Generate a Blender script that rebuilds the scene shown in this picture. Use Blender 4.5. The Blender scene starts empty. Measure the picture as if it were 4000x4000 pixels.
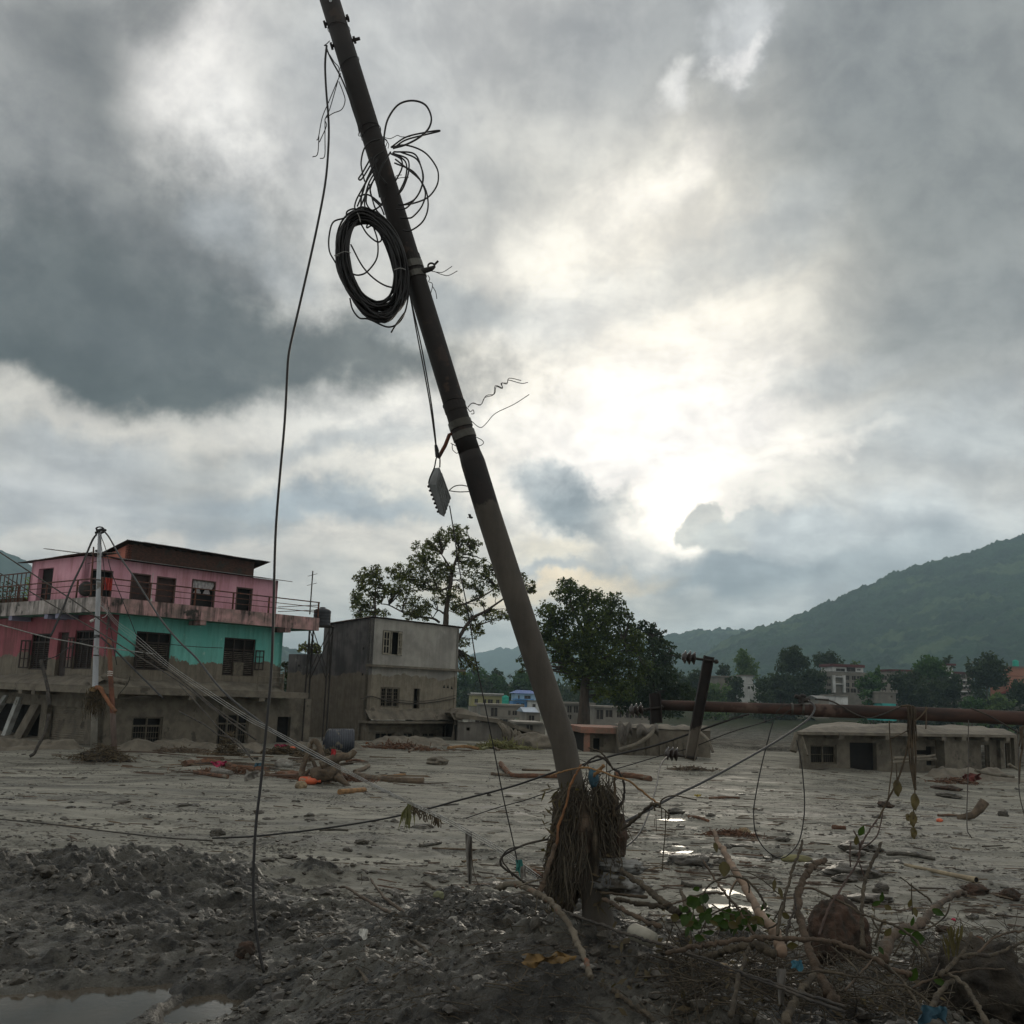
import bpy, math, random
import numpy as np
from mathutils import Vector, Matrix

random.seed(7)
RNG = np.random.default_rng(11)
SC = bpy.context.scene
COL = SC.collection

# ------------------------------------------------------------------ camera
EYE = Vector((0.0, 0.0, 2.8))
PITCH, ROLL = math.radians(10.13), math.radians(1.95)
FPX = 4000.0
_F = Vector((0, math.cos(PITCH), math.sin(PITCH)))
_R0, _U0 = Vector((1, 0, 0)), Vector((0, -math.sin(PITCH), math.cos(PITCH)))
_R = _R0 * math.cos(ROLL) + _U0 * math.sin(ROLL)
_U = _U0 * math.cos(ROLL) - _R0 * math.sin(ROLL)
cd = bpy.data.cameras.new('camera')
cd.sensor_width = 36.0
cd.lens = 36.0
cd.clip_start, cd.clip_end = 0.1, 20000
cam = bpy.data.objects.new('camera', cd)
COL.objects.link(cam)
cam.matrix_world = Matrix(((_R.x, _U.x, -_F.x, EYE.x), (_R.y, _U.y, -_F.y, EYE.y), (_R.z, _U.z, -_F.z, EYE.z), (0, 0, 0, 1)))
SC.camera = cam


def ray(px, py):
    return _F + _R * ((px - 2000) / FPX) + _U * ((2000 - py) / FPX)


def P(px, py, Y):
    d = ray(px, py)
    return EYE + d * (Y / d.y)


def azel(px, py):
    d = ray(px, py).normalized()
    return math.atan2(d.x, d.y), math.asin(d.z)


def c(r, g, b):
    f = lambda v: (v / 255 / 12.92) if v <= 10 else (((v / 255) + 0.055) / 1.055) ** 2.4
    return (f(r), f(g), f(b), 1.0)


# ------------------------------------------------------------------ render settings, exposure
SC.render.engine = 'CYCLES'
SC.view_settings.view_transform = 'Standard'
SC.view_settings.look = 'None'
SC.view_settings.exposure = 0.0
SC.view_settings.gamma = 1.0
cy = SC.cycles
cy.use_denoising = True
cy.use_adaptive_sampling = True
cy.adaptive_threshold = 0.02
cy.max_bounces = 6
cy.diffuse_bounces = 3
cy.glossy_bounces = 3
cy.transmission_bounces = 4
cy.volume_bounces = 0
cy.transparent_max_bounces = 8
cy.sample_clamp_indirect = 4.0

# ------------------------------------------------------------------ sky
SUN_AZ, SUN_EL = azel(2640, 2030)
world = bpy.data.worlds.new('World')
SC.world = world
world.use_nodes = True
wt = world.node_tree
wt.nodes.clear()


class NT:
    """small helper for node graphs"""
    def __init__(self, tree):
        self.t = tree

    def n(self, typ, **kw):
        nd = self.t.nodes.new(typ)
        for k, v in kw.items():
            setattr(nd, k, v)
        return nd

    def l(self, a, b):
        self.t.links.new(a, b)

    def put(self, sock, v):
        if isinstance(v, bpy.types.NodeSocket):
            self.l(v, sock)
        else:
            sock.default_value = v

    def math(self, op, a, b=None, c_=None, clamp=False):
        nd = self.n('ShaderNodeMath', operation=op, use_clamp=clamp)
        self.put(nd.inputs[0], a)
        if b is not None:
            self.put(nd.inputs[1], b)
        if c_ is not None:
            self.put(nd.inputs[2], c_)
        return nd.outputs[0]

    def vmath(self, op, a, b=None, scale=None):
        nd = self.n('ShaderNodeVectorMath', operation=op)
        self.put(nd.inputs[0], a)
        if b is not None:
            self.put(nd.inputs[1], b)
        if scale is not None:
            self.put(nd.inputs['Scale'], scale)
        return nd.outputs['Value'] if op in ('LENGTH', 'DOT_PRODUCT') else nd.outputs[0]

    def noise(self, vec, scale, detail=4, rough=0.55, out='Fac', dist=0.0, lac=2.0):
        nd = self.n('ShaderNodeTexNoise')
        self.l(vec, nd.inputs['Vector'])
        nd.inputs['Scale'].default_value = scale
        nd.inputs['Detail'].default_value = detail
        nd.inputs['Roughness'].default_value = rough
        nd.inputs['Distortion'].default_value = dist
        nd.inputs['Lacunarity'].default_value = lac
        return nd.outputs[out]

    def mrange(self, v, a, b, o0=0.0, o1=1.0, smooth=True):
        nd = self.n('ShaderNodeMapRange', interpolation_type='SMOOTHSTEP' if smooth else 'LINEAR')
        self.put(nd.inputs['Value'], v)
        nd.inputs['From Min'].default_value = a
        nd.inputs['From Max'].default_value = b
        nd.inputs['To Min'].default_value = o0
        nd.inputs['To Max'].default_value = o1
        return nd.outputs['Result']

    def mix(self, fac, a, b, blend='MIX'):
        nd = self.n('ShaderNodeMix', data_type='RGBA', blend_type=blend)
        self.put(nd.inputs['Factor'], fac)
        self.put(nd.inputs['A'] if False else nd.inputs[6], a)
        self.put(nd.inputs[7], b)
        return nd.outputs[2]

    def comb(self, x, y, z=0.0):
        nd = self.n('ShaderNodeCombineXYZ')
        for i, v in enumerate((x, y, z)):
            self.put(nd.inputs[i], v)
        return nd.outputs[0]

    def sep(self, v):
        nd = self.n('ShaderNodeSeparateXYZ')
        self.l(v, nd.inputs[0])
        return nd.outputs


W = NT(wt)
tc = W.n('ShaderNodeTexCoord')
D = W.vmath('NORMALIZE', tc.outputs['Generated'])
# clear sky far above the clouds
sky = W.n('ShaderNodeTexSky', sky_type='NISHITA')
sky.sun_disc = False
sky.sun_elevation = SUN_EL
sky.sun_rotation = SUN_AZ
sky.air_density, sky.dust_density = 1.0, 3.0
W.l(D, sky.inputs['Vector'])
SKYK = 0.1
clear = W.vmath('SCALE', sky.outputs[0], scale=1.0)

# cloud-edge warps: large billows and finer fray
w1 = W.vmath('SCALE', W.vmath('SUBTRACT', W.noise(D, 4.5, 3, 0.5, 'Color'), (0.5, 0.5, 0.5)), scale=0.22)
w2 = W.vmath('SCALE', W.vmath('SUBTRACT', W.noise(D, 16.0, 5, 0.6, 'Color'), (0.5, 0.5, 0.5)), scale=0.075)


def azel_nodes(vec):
    s = W.sep(W.vmath('NORMALIZE', vec))
    return W.comb(W.math('ARCTAN2', s[0], s[1]), W.math('ARCSINE', s[2]), 0.0)


COORD = {'soft': azel_nodes(W.vmath('ADD', D, w1)),
         'fine': azel_nodes(W.vmath('ADD', W.vmath('ADD', D, W.vmath('SCALE', w1, scale=0.35)), w2)),
         'calm': azel_nodes(W.vmath('ADD', D, W.vmath('SCALE', w2, scale=0.5)))}
# cloud texture on a flat layer overhead, so it compresses towards the horizon
s_ = W.sep(D)
zz = W.math('MAXIMUM', W.math('ADD', W.math('ABSOLUTE', s_[2]), 0.22), 0.05)
LAY = W.comb(W.math('DIVIDE', s_[0], zz), W.math('DIVIDE', s_[1], zz), 0.0)
n_big = W.noise(W.vmath('ADD', LAY, (3.1, 7.7, 0)), 1.1, 6, 0.55, dist=0.3)
n_mid = W.noise(LAY, 3.2, 6, 0.58, dist=0.2)
n_fine = W.noise(azel_nodes(D), 26.0, 5, 0.6)

# even grey overcast everywhere, varied by the cloud layer
skycol = W.mix(W.mrange(n_big, 0.3, 0.7), c(134, 136, 135), c(176, 177, 173))
gap = W.mrange(n_mid, 0.66, 0.8, 0.0, 0.35)
skycol = W.mix(gap, skycol, W.vmath('SCALE', clear, scale=SKYK))


def blob(px, py, rx, ry, col, a=1.0, rot=0.0, e0=1.25, e1=0.2, coord='soft', nz=0.0):
    """one bank of cloud or opening: centre, radii in thousandths of a radian * 4, colour, strength"""
    global skycol
    az, el = azel(px, py)
    m = W.n('ShaderNodeMapping', vector_type='TEXTURE')
    W.l(COORD[coord], m.inputs['Vector'])
    m.inputs['Location'].default_value = (az, el, 0)
    m.inputs['Rotation'].default_value = (0, 0, math.radians(rot))
    m.inputs['Scale'].default_value = (rx / 4000, ry / 4000, 1)
    q = W.vmath('LENGTH', m.outputs[0])
    if nz:
        q = W.math('ADD', q, W.math('MULTIPLY', W.math('SUBTRACT', n_fine, 0.5), nz))
    k = W.mrange(q, e0, e1, 0.0, a)
    skycol = W.mix(k, skycol, col)
    return k


# upper left: dark cloud, bright opening
blob(150, 620, 800, 800, c(100, 103, 104), 0.8)
blob(420, 250, 420, 300, c(84, 87, 88), 0.75, -20)
blob(860, 330, 360, 480, c(196, 196, 192), 0.85, 28, 1.35, 0.0)
blob(930, 640, 200, 280, c(196, 197, 194), 0.6, 12, coord='fine')
blob(640, 60, 220, 180, c(84, 87, 88), 0.7, 0, coord='fine')
blob(1500, 300, 520, 420, c(152, 156, 157), 0.6)
blob(1400, 800, 420, 300, c(176, 178, 176), 0.6)
# the sun's broad glow through thin cloud
blob(2500, 1450, 1750, 1300, c(184, 184, 176), 0.9, 25, 1.25, 0.1)
blob(2500, 1450, 1250, 850, c(218, 213, 198), 0.9, 25, 1.2, 0.1)
blob(2500, 1640, 960, 500, c(220, 217, 207), 0.95, 10, 1.25, 0.1)
blob(2600, 1720, 760, 330, (0.78, 0.76, 0.71, 1), 0.9, 8, 1.3, 0.1, 'fine')
blob(2250, 950, 420, 230, c(206, 204, 194), 0.6, 20, 1.3, 0.1, 'fine')
blob(2150, 1250, 330, 170, c(190, 192, 188), 0.7, 15, 1.3, 0.1, 'fine')
blob(2500, 1130, 300, 120, c(182, 184, 180), 0.5, 20, coord='fine')
# right: grey bank
blob(3700, 650, 950, 900, c(98, 103, 104), 0.9, 20, 1.25, 0.2)
blob(3250, 160, 800, 380, c(100, 105, 107), 0.8)
blob(2450, 130, 750, 320, c(122, 126, 128), 0.75)
blob(2860, 150, 130, 190, c(182, 186, 187), 0.55, 10, coord='fine')
blob(2870, 260, 90, 60, c(214, 214, 210), 0.6, 30, coord='fine')
blob(2650, 370, 130, 70, c(206, 207, 203), 0.6, 20, coord='fine')
blob(2600, 740, 300, 130, c(222, 219, 208), 0.6, 30, coord='fine')
blob(3000, 930, 480, 150, c(146, 151, 151), 0.6, 25, coord='fine')
blob(3650, 1300, 520, 280, c(108, 113, 114), 0.75, 8)
blob(3300, 1480, 330, 90, c(152, 156, 155), 0.7, 10, coord='fine')
blob(3750, 1700, 460, 200, c(150, 157, 159), 0.7, 5, coord='fine')
blob(3100, 1750, 420, 60, c(236, 232, 220), 0.6, 5, coord='fine')
# left: heavy dark bank with a flat base
blob(520, 1020, 720, 420, c(84, 87, 88), 0.88, 12, 1.3, 0.3, 'soft', 0.6)
blob(700, 1180, 260, 110, c(120, 123, 122), 0.5, 15, coord='fine', nz=0.5)
blob(200, 1270, 950, 360, c(64, 69, 70), 0.92, -2, 1.35, 0.3, 'soft', 0.5)
blob(1150, 1400, 900, 190, c(68, 73, 74), 0.92, -2, 1.3, 0.35, 'fine', 0.6)
blob(500, 1480, 950, 110, c(62, 67, 68), 0.9, -1, 1.25, 0.4, 'fine', 0.5)
blob(100, 1460, 520, 130, c(56, 61, 62), 0.85, 0, 1.3, 0.3, 'fine', 0.5)
blob(1750, 1240, 380, 150, c(132, 138, 140), 0.8, 10, 1.25, 0.3, 'fine')
blob(880, 900, 200, 130, c(140, 145, 147), 0.7, 0, coord='fine')
blob(1130, 1060, 150, 110, c(150, 155, 156), 0.5, 0, coord='fine')
# light band under it, then layered streaks towards the horizon
blob(500, 1650, 1300, 95, c(178, 176, 168), 0.85, -1, 1.5, 0.0, 'fine', 0.5)
blob(1500, 1660, 700, 110, c(200, 200, 194), 0.7, 3, 1.4, 0.1, 'fine', 0.5)
blob(380, 1770, 300, 110, c(150, 154, 155), 0.85, 6, coord='fine', nz=0.4)
blob(1300, 1760, 560, 70, c(152, 157, 158), 0.75, 10, coord='fine', nz=0.4)
blob(1350, 1850, 600, 80, c(208, 206, 196), 0.6, 4, coord='fine')
blob(250, 1960, 620, 130, c(156, 160, 162), 0.75, 0, coord='fine', nz=0.3)
blob(1250, 1990, 680, 100, c(136, 146, 152), 0.9, 2, 1.25, 0.3, 'fine', 0.4)
blob(800, 2080, 260, 36, c(140, 147, 151), 0.8, 2, 1.2, 0.4, 'fine', 0.5)
blob(600, 2140, 800, 80, c(184, 180, 172), 0.7, 3, coord='fine')
blob(1500, 2140, 500, 110, c(196, 192, 182), 0.7, 0, coord='fine')
blob(1000, 2320, 1000, 140, c(184, 182, 175), 0.7, 0)
# low cloud right of the pole
blob(2180, 1900, 230, 110, c(150, 158, 161), 0.85, -8, 1.2, 0.35, 'fine', 0.5)
blob(2350, 1990, 330, 130, c(118, 127, 132), 0.95, -10, 1.15, 0.4, 'fine', 0.6)
blob(2500, 2060, 170, 80, c(112, 121, 126), 0.9, -14, 1.15, 0.5, 'fine', 0.6)
blob(2200, 2110, 260, 60, c(214, 206, 184), 0.6, 0, coord='fine')
blob(3350, 2100, 850, 190, c(176, 182, 182), 0.9, 3, 1.25, 0.3, 'fine', 0.3)
blob(2800, 2190, 520, 110, c(124, 134, 140), 0.9, -2, 1.2, 0.4, 'fine', 0.5)
blob(3300, 2240, 850, 210, c(134, 144, 149), 0.85, 4, coord='fine', nz=0.3)
blob(2250, 2250, 380, 60, c(222, 204, 170), 0.75, 6, coord='fine', nz=0.4)
blob(2150, 2190, 240, 36, c(146, 152, 155), 0.75, 4, coord='fine', nz=0.4)
blob(2600, 2420, 800, 140, c(182, 188, 188), 0.7, 0)
blob(1950, 2330, 340, 50, c(226, 208, 174), 0.7, 0, coord='fine', nz=0.4)
# the sun's opening between the cumulus heads
blob(2610, 1990, 300, 190, c(248, 243, 230), 0.7, 20, 1.3, 0.0, 'fine')
blob(2640, 1950, 170, 130, (1.2, 1.13, 0.98, 1), 0.95, 0, 1.3, 0.1, 'fine')
blob(2640, 2020, 70, 90, (1.9, 1.75, 1.45, 1), 0.95, 0, 1.4, 0.1, 'calm', 0.3)
blob(2765, 2040, 85, 70, c(186, 187, 180), 0.95, 0, 1.1, 0.8, 'calm', 1.0)
blob(2720, 2080, 90, 60, c(184, 186, 180), 0.95, 0, 1.12, 0.75, 'calm', 1.0)
blob(2840, 2100, 130, 70, c(178, 182, 178), 0.95, 0, 1.15, 0.7, 'calm', 1.0)
blob(2960, 2050, 110, 65, c(176, 181, 179), 0.9, 0, 1.1, 0.8, 'calm', 1.0)
blob(3150, 2090, 240, 110, c(170, 177, 178), 0.85, 0, 1.12, 0.65, 'calm', 0.9)
skycol = W.mix(W.mrange(n_mid, 0.3, 0.72, 0.2, 0.0), skycol, (0.1, 0.11, 0.12, 1))
n_wisp = W.noise(W.vmath('ADD', LAY, W.vmath('SCALE', w1, scale=2.0)), 5.5, 9, 0.6, dist=0.25)
tx = W.math('ADD', W.math('MULTIPLY', n_wisp, 0.6), W.math('MULTIPLY', n_fine, 0.4))
skycol = W.mix(1.0, skycol, W.mix(W.mrange(tx, 0.33, 0.67), (0.82, 0.8, 0.82, 1), (1.18, 1.145, 1.13, 1)), 'MULTIPLY')
bg = W.n('ShaderNodeBackground')
W.l(W.vmath('SCALE', skycol, scale=1.9 / SKYK), bg.inputs['Color'])
bg.inputs['Strength'].default_value = SKYK
wo = W.n('ShaderNodeOutputWorld')
W.l(bg.outputs[0], wo.inputs['Surface'])

# ------------------------------------------------------------------ sun, veiled by cloud
sl = bpy.data.lights.new('sun', 'SUN')
sl.energy = 0.9
sl.angle = math.radians(12)
sl.color = (1.0, 0.9, 0.74)
so = bpy.data.objects.new('sun', sl)
COL.objects.link(so)
sd = Vector((math.sin(SUN_AZ) * math.cos(SUN_EL), math.cos(SUN_AZ) * math.cos(SUN_EL), math.sin(SUN_EL)))
so.rotation_euler = sd.to_track_quat('Z', 'Y').to_euler()

# ------------------------------------------------------------------ materials (procedural, world-space)
_MATS = {}


def M(name, c1, c2=None, scale=4.0, rough=0.8, rough2=None, bump=0.0, bscale=20.0, metal=0.0, spec=0.4,
      streak=None, mud=None, stretch=None, detail=5, trans=0.0, fleck=None, split=(0.35, 0.65)):
    """c1/c2 mottled by noise; streak=(colour, amount): vertical run-down stains;
    mud=(z, colour): dried flood coat below a wavy line; fleck=(colour, amount, scale): chips and patches"""
    if name in _MATS:
        return _MATS[name]
    m = bpy.data.materials.new(name)
    m.use_nodes = True
    g = NT(m.node_tree)
    b = m.node_tree.nodes['Principled BSDF']
    geo = g.n('ShaderNodeNewGeometry')
    pos = geo.outputs['Position']
    v = pos if stretch is None else g.vmath('MULTIPLY', pos, stretch)
    nz = g.noise(v, scale, detail, 0.6)
    f = g.mrange(nz, split[0], split[1])
    col = g.mix(f, c1, c2 or c1)
    if fleck:
        col = g.mix(g.mrange(g.noise(pos, fleck[2], 4, 0.65), 0.66 - 0.2 * fleck[1], 0.72 - 0.16 * fleck[1]), col, fleck[0])
    if streak:
        sv = g.vmath('MULTIPLY', pos, (1.0, 1.0, 0.09))
        s1 = g.noise(sv, 3.4, 4, 0.7)
        s2 = g.noise(pos, 0.8, 3, 0.6)
        col = g.mix(g.math('MULTIPLY', g.mrange(g.math('ADD', g.math('MULTIPLY', s1, 0.65), g.math('MULTIPLY', s2, 0.35)), 0.45, 0.62), streak[1]), col, streak[0])
    r = g.mrange(nz, 0.3, 0.7, rough, rough2 if rough2 is not None else rough)
    if mud:
        z = g.sep(pos)[2]
        zn = g.math('ADD', z, g.math('MULTIPLY', g.math('SUBTRACT', g.noise(pos, 0.7, 7, 0.7), 0.5), 1.3))
        k = g.mrange(zn, mud[0] + 0.035, mud[0] - 0.035)
        mc = g.mix(g.mrange(g.math('ADD', g.math('MULTIPLY', g.noise(pos, 2.3, 5, 0.65), 0.5), g.math('MULTIPLY', g.noise(g.vmath('MULTIPLY', pos, (1, 1, 0.14)), 7.0, 5, 0.7), 0.5)), 0.34, 0.66), tuple(x * 0.58 for x in mud[1][:3]) + (1,), mud[1])
        col = g.mix(k, col, mc)
    g.l(col, b.inputs['Base Color'])
    g.put(b.inputs['Roughness'], r)
    b.inputs['Metallic'].default_value = metal
    b.inputs['Specular IOR Level'].default_value = spec
    if trans:
        b.inputs['Transmission Weight'].default_value = trans
    if bump:
        bp = g.n('ShaderNodeBump')
        bp.inputs['Strength'].default_value = 1.0
        bp.inputs['Distance'].default_value = bump
        g.l(g.noise(v, bscale, 5, 0.65), bp.inputs['Height'])
        g.l(bp.outputs[0], b.inputs['Normal'])
    _MATS[name] = m
    return m


def leaf_mat(name, c1, c2, scale=0.7):
    if name in _MATS:
        return _MATS[name]
    m = bpy.data.materials.new(name)
    m.use_nodes = True
    g = NT(m.node_tree)
    b = m.node_tree.nodes['Principled BSDF']
    geo = g.n('ShaderNodeNewGeometry')
    f = g.mrange(g.math('ADD', g.math('MULTIPLY', g.noise(geo.outputs['Position'], scale, 3), 0.7), g.math('MULTIPLY', geo.outputs['Random Per Island'], 0.3)), 0.3, 0.7)
    col = g.mix(f, c1, c2)
    g.l(col, b.inputs['Base Color'])
    b.inputs['Roughness'].default_value = 0.6
    b.inputs['Specular IOR Level'].default_value = 0.25
    tr = g.n('ShaderNodeBsdfTranslucent')
    g.l(g.mix(1.0, col, (1.0, 1.15, 0.5, 1), 'MULTIPLY'), tr.inputs['Color'])
    mx = g.n('ShaderNodeMixShader')
    mx.inputs[0].default_value = 0.35
    g.l(b.outputs[0], mx.inputs[1])
    g.l(tr.outputs[0], mx.inputs[2])
    g.l(mx.outputs[0], m.node_tree.nodes['Material Output'].inputs['Surface'])
    _MATS[name] = m
    return m


# ------------------------------------------------------------------ mesh building
WL = {}      # world location of every object built


class MB:
    def __init__(self):
        self.v, self.f = [], []

    def add(self, vs, fs):
        o = len(self.v)
        self.v += [tuple(x) for x in vs]
        self.f += [tuple(i + o for i in q) for q in fs]
        return self

    def quad(self, a, b, c_, d):
        return self.add([a, b, c_, d], [(0, 1, 2, 3)])

    def hexa(self, p):
        """eight corners: bottom ring 0-3, top ring 4-7"""
        return self.add(p, [(3, 2, 1, 0), (4, 5, 6, 7), (0, 1, 5, 4), (1, 2, 6, 5), (2, 3, 7, 6), (3, 0, 4, 7)])

    def box(self, o, ax, ay, az):
        """box from corner o with edge vectors"""
        o, ax, ay, az = map(Vector, (o, ax, ay, az))
        return self.hexa([o, o + ax, o + ax + ay, o + ay, o + az, o + ax + az, o + ax + ay + az, o + ay + az])

    def cbox(self, ctr, sx, sy, sz, rot=None):
        ctr = Vector(ctr)
        pts = [Vector((x * sx / 2, y * sy / 2, z * sz / 2)) for z in (-1, 1) for x, y in ((-1, -1), (1, -1), (1, 1), (-1, 1))]
        if rot is not None:
            pts = [rot @ p for p in pts]
        return self.hexa([p + ctr for p in pts])

    def tube(self, path, r, n=8, jit=0.0, cap=True, closed=False, rs=None):
        path = [Vector(p) for p in path]
        k = len(path)
        rs_ = r if isinstance(r, (list, tuple)) else [r] * k
        o = len(self.v)
        up = None
        for i, p in enumerate(path):
            if closed:
                t = path[(i + 1) % k] - path[i - 1]
            else:
                t = path[min(i + 1, k - 1)] - path[max(i - 1, 0)]
            if t.length < 1e-9:
                t = Vector((0, 0, 1))
            t.normalize()
            if up is None:
                up = Vector((0, 0, 1)) if abs(t.z) < 0.9 else Vector((1, 0, 0))
            a = t.cross(up)
            if a.length < 1e-6:
                a = t.orthogonal()
            a.normalize()
            b = a.cross(t).normalized()
            up = b
            for j in range(n):
                an = 2 * math.pi * j / n
                rr = rs_[i] * (1 + (random.uniform(-jit, jit) if jit else 0))
                self.v.append(tuple(p + a * (math.cos(an) * rr) + b * (math.sin(an) * rr)))
        m = k if closed else k - 1
        for i in range(m):
            for j in range(n):
                q, w = o + i * n, o + ((i + 1) % k) * n
                self.f.append((q + j, q + (j + 1) % n, w + (j + 1) % n, w + j))
        if cap and not closed:
            self.f.append(tuple(o + j for j in reversed(range(n))))
            self.f.append(tuple(o + (k - 1) * n + j for j in range(n)))
        return self

    def lump(self, ctr, rx, ry, rz, sub=2, amp=0.2, seed=0, rot=0.0, freq=1.6):
        """an uneven rounded lump"""
        vs, fs = ICO[sub]
        n = vs / np.linalg.norm(vs, axis=1)[:, None]
        d = 1 + amp * 2 * (fbm3(n * freq + seed * 7.31 + 5, 3 if sub < 4 else 6) - 0.5) * 2
        p = n * d[:, None] * np.array([rx, ry, rz])
        ca, sa = math.cos(rot), math.sin(rot)
        p = np.stack([p[:, 0] * ca - p[:, 1] * sa, p[:, 0] * sa + p[:, 1] * ca, p[:, 2]], 1) + np.array(ctr)
        return self.add(p.tolist(), fs.tolist())

    def sheet(self, fn, nu, nv):
        """grid from fn(u, v) -> point"""
        o = len(self.v)
        for i in range(nu + 1):
            for j in range(nv + 1):
                self.v.append(tuple(fn(i / nu, j / nv)))
        for i in range(nu):
            for j in range(nv):
                a = o + i * (nv + 1) + j
                self.f.append((a, a + nv + 1, a + nv + 2, a + 1))
        return self

    def build(self, name, mat, parent=None, label=None, cat=None, group=None, kind=None, smooth=False, base=None):
        me = bpy.data.meshes.new(name)
        V = np.array(self.v, dtype=float).reshape(-1, 3)
        if base is None:
            base = Vector((float((V[:, 0].min() + V[:, 0].max()) / 2), float((V[:, 1].min() + V[:, 1].max()) / 2), float(V[:, 2].min()))) if len(V) else Vector()
        base = Vector(base)
        me.from_pydata((V - np.array(base)).tolist(), [], self.f)
        if mat:
            me.materials.append(mat)
        if smooth:
            me.polygons.foreach_set('use_smooth', [True] * len(me.polygons))
        me.update()
        return link(name, me, base, parent, label, cat, group, kind)


def link(name, me, base, parent=None, label=None, cat=None, group=None, kind=None):
    o = bpy.data.objects.new(name, me)
    COL.objects.link(o)
    base = Vector(base)
    WL[o.name] = base.copy()
    if parent is not None:
        o.parent = parent
        o.location = base - WL[parent.name]
    else:
        o.location = base
    tag(o, label, cat, group, kind)
    return o


def tag(o, label=None, cat=None, group=None, kind=None):
    for k, v in (('label', label), ('category', cat), ('group', group), ('kind', kind)):
        if v:
            o[k] = v
    return o


def thing(name, base, label, cat, group=None):
    return link(name, None, base, None, label, cat, group)


def npmesh(name, V, F, mat, parent=None, base=(0, 0, 0), smooth=True, **kw):
    """mesh from numpy arrays: V (n,3), F (m,3 or 4)"""
    me = bpy.data.meshes.new(name)
    V = np.asarray(V, dtype=np.float32) - np.array(base, dtype=np.float32)
    k = F.shape[1]
    me.vertices.add(len(V))
    me.vertices.foreach_set('co', V.ravel())
    me.loops.add(F.size)
    me.loops.foreach_set('vertex_index', F.ravel().astype(np.int32))
    me.polygons.add(len(F))
    me.polygons.foreach_set('loop_start', np.arange(0, F.size, k, dtype=np.int32))
    me.polygons.foreach_set('use_smooth', np.full(len(F), smooth))
    me.update(calc_edges=True)
    me.materials.append(mat)
    return link(name, me, base, parent, **kw)


def copy_tree(o, loc, rz=None, sc=None, label=None):
    r = o.copy()
    COL.objects.link(r)
    r.location = loc
    WL[r.name] = Vector(loc)
    if rz is not None:
        r.rotation_euler = (0, 0, rz)
    if sc is not None:
        r.scale = sc
    if label:
        r['label'] = label
    for ch in [x for x in COL.objects if x.parent == o]:
        q = ch.copy()
        COL.objects.link(q)
        q.parent = r
        for gch in [x for x in COL.objects if x.parent == ch]:
            w = gch.copy()
            COL.objects.link(w)
            w.parent = q
    return r


# ------------------------------------------------------------------ noise in numpy
_PERM = np.random.default_rng(3).random(65536).astype(np.float32)


def _h(ix, iy, iz):
    return _PERM[((ix * 73856093) ^ (iy * 19349663) ^ (iz * 83492791)) & 65535]


def vnoise(x, y, z=None):
    x, y = np.asarray(x, dtype=np.float64), np.asarray(y, dtype=np.float64)
    z = np.zeros_like(x) if z is None else np.asarray(z, dtype=np.float64)
    ix, iy, iz = (np.floor(a).astype(np.int64) for a in (x, y, z))
    fx, fy, fz = x - ix, y - iy, z - iz
    fx, fy, fz = (a * a * a * (a * (a * 6 - 15) + 10) for a in (fx, fy, fz))
    r = 0
    for dx in (0, 1):
        for dy in (0, 1):
            for dz in (0, 1):
                r = r + _h(ix + dx, iy + dy, iz + dz) * (fx if dx else 1 - fx) * (fy if dy else 1 - fy) * (fz if dz else 1 - fz)
    return r


def vnoise2(x, y):
    ix, iy = np.floor(x).astype(np.int64), np.floor(y).astype(np.int64)
    fx, fy = x - ix, y - iy
    fx, fy = (a * a * a * (a * (a * 6 - 15) + 10) for a in (fx, fy))
    z = np.int64(0)
    return ((_h(ix, iy, z) * (1 - fx) + _h(ix + 1, iy, z) * fx) * (1 - fy) + (_h(ix, iy + 1, z) * (1 - fx) + _h(ix + 1, iy + 1, z) * fx) * fy)


def fbm(x, y, oct_=4, gain=0.5, lac=2.03):
    a, s, n, r = 1.0, 0.0, 0.0, 0
    for i in range(oct_):
        r = r + a * vnoise2(x + i * 17.3, y - i * 9.1)
        n += a
        a *= gain
        # rotate between octaves so that no grid shows
        x, y = (x * 0.8 - y * 0.6) * lac, (x * 0.6 + y * 0.8) * lac
    return r / n


def billow(x, y, oct_=3):
    a, n, r = 1.0, 0.0, 0
    for i in range(oct_):
        r = r + a * np.abs(2 * vnoise2(x + i * 13.7, y + i * 5.9) - 1)
        n += a
        a *= 0.5
        x, y = (x * 0.8 - y * 0.6) * 2.1, (x * 0.6 + y * 0.8) * 2.1
    return r / n


def fbm3(p, oct_=3):
    a, n, r = 1.0, 0.0, 0
    for i in range(oct_):
        r = r + a * vnoise(p[:, 0], p[:, 1], p[:, 2])
        n += a
        a *= 0.5
        p = p * 2.07 + 3.1
    return r / n


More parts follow.
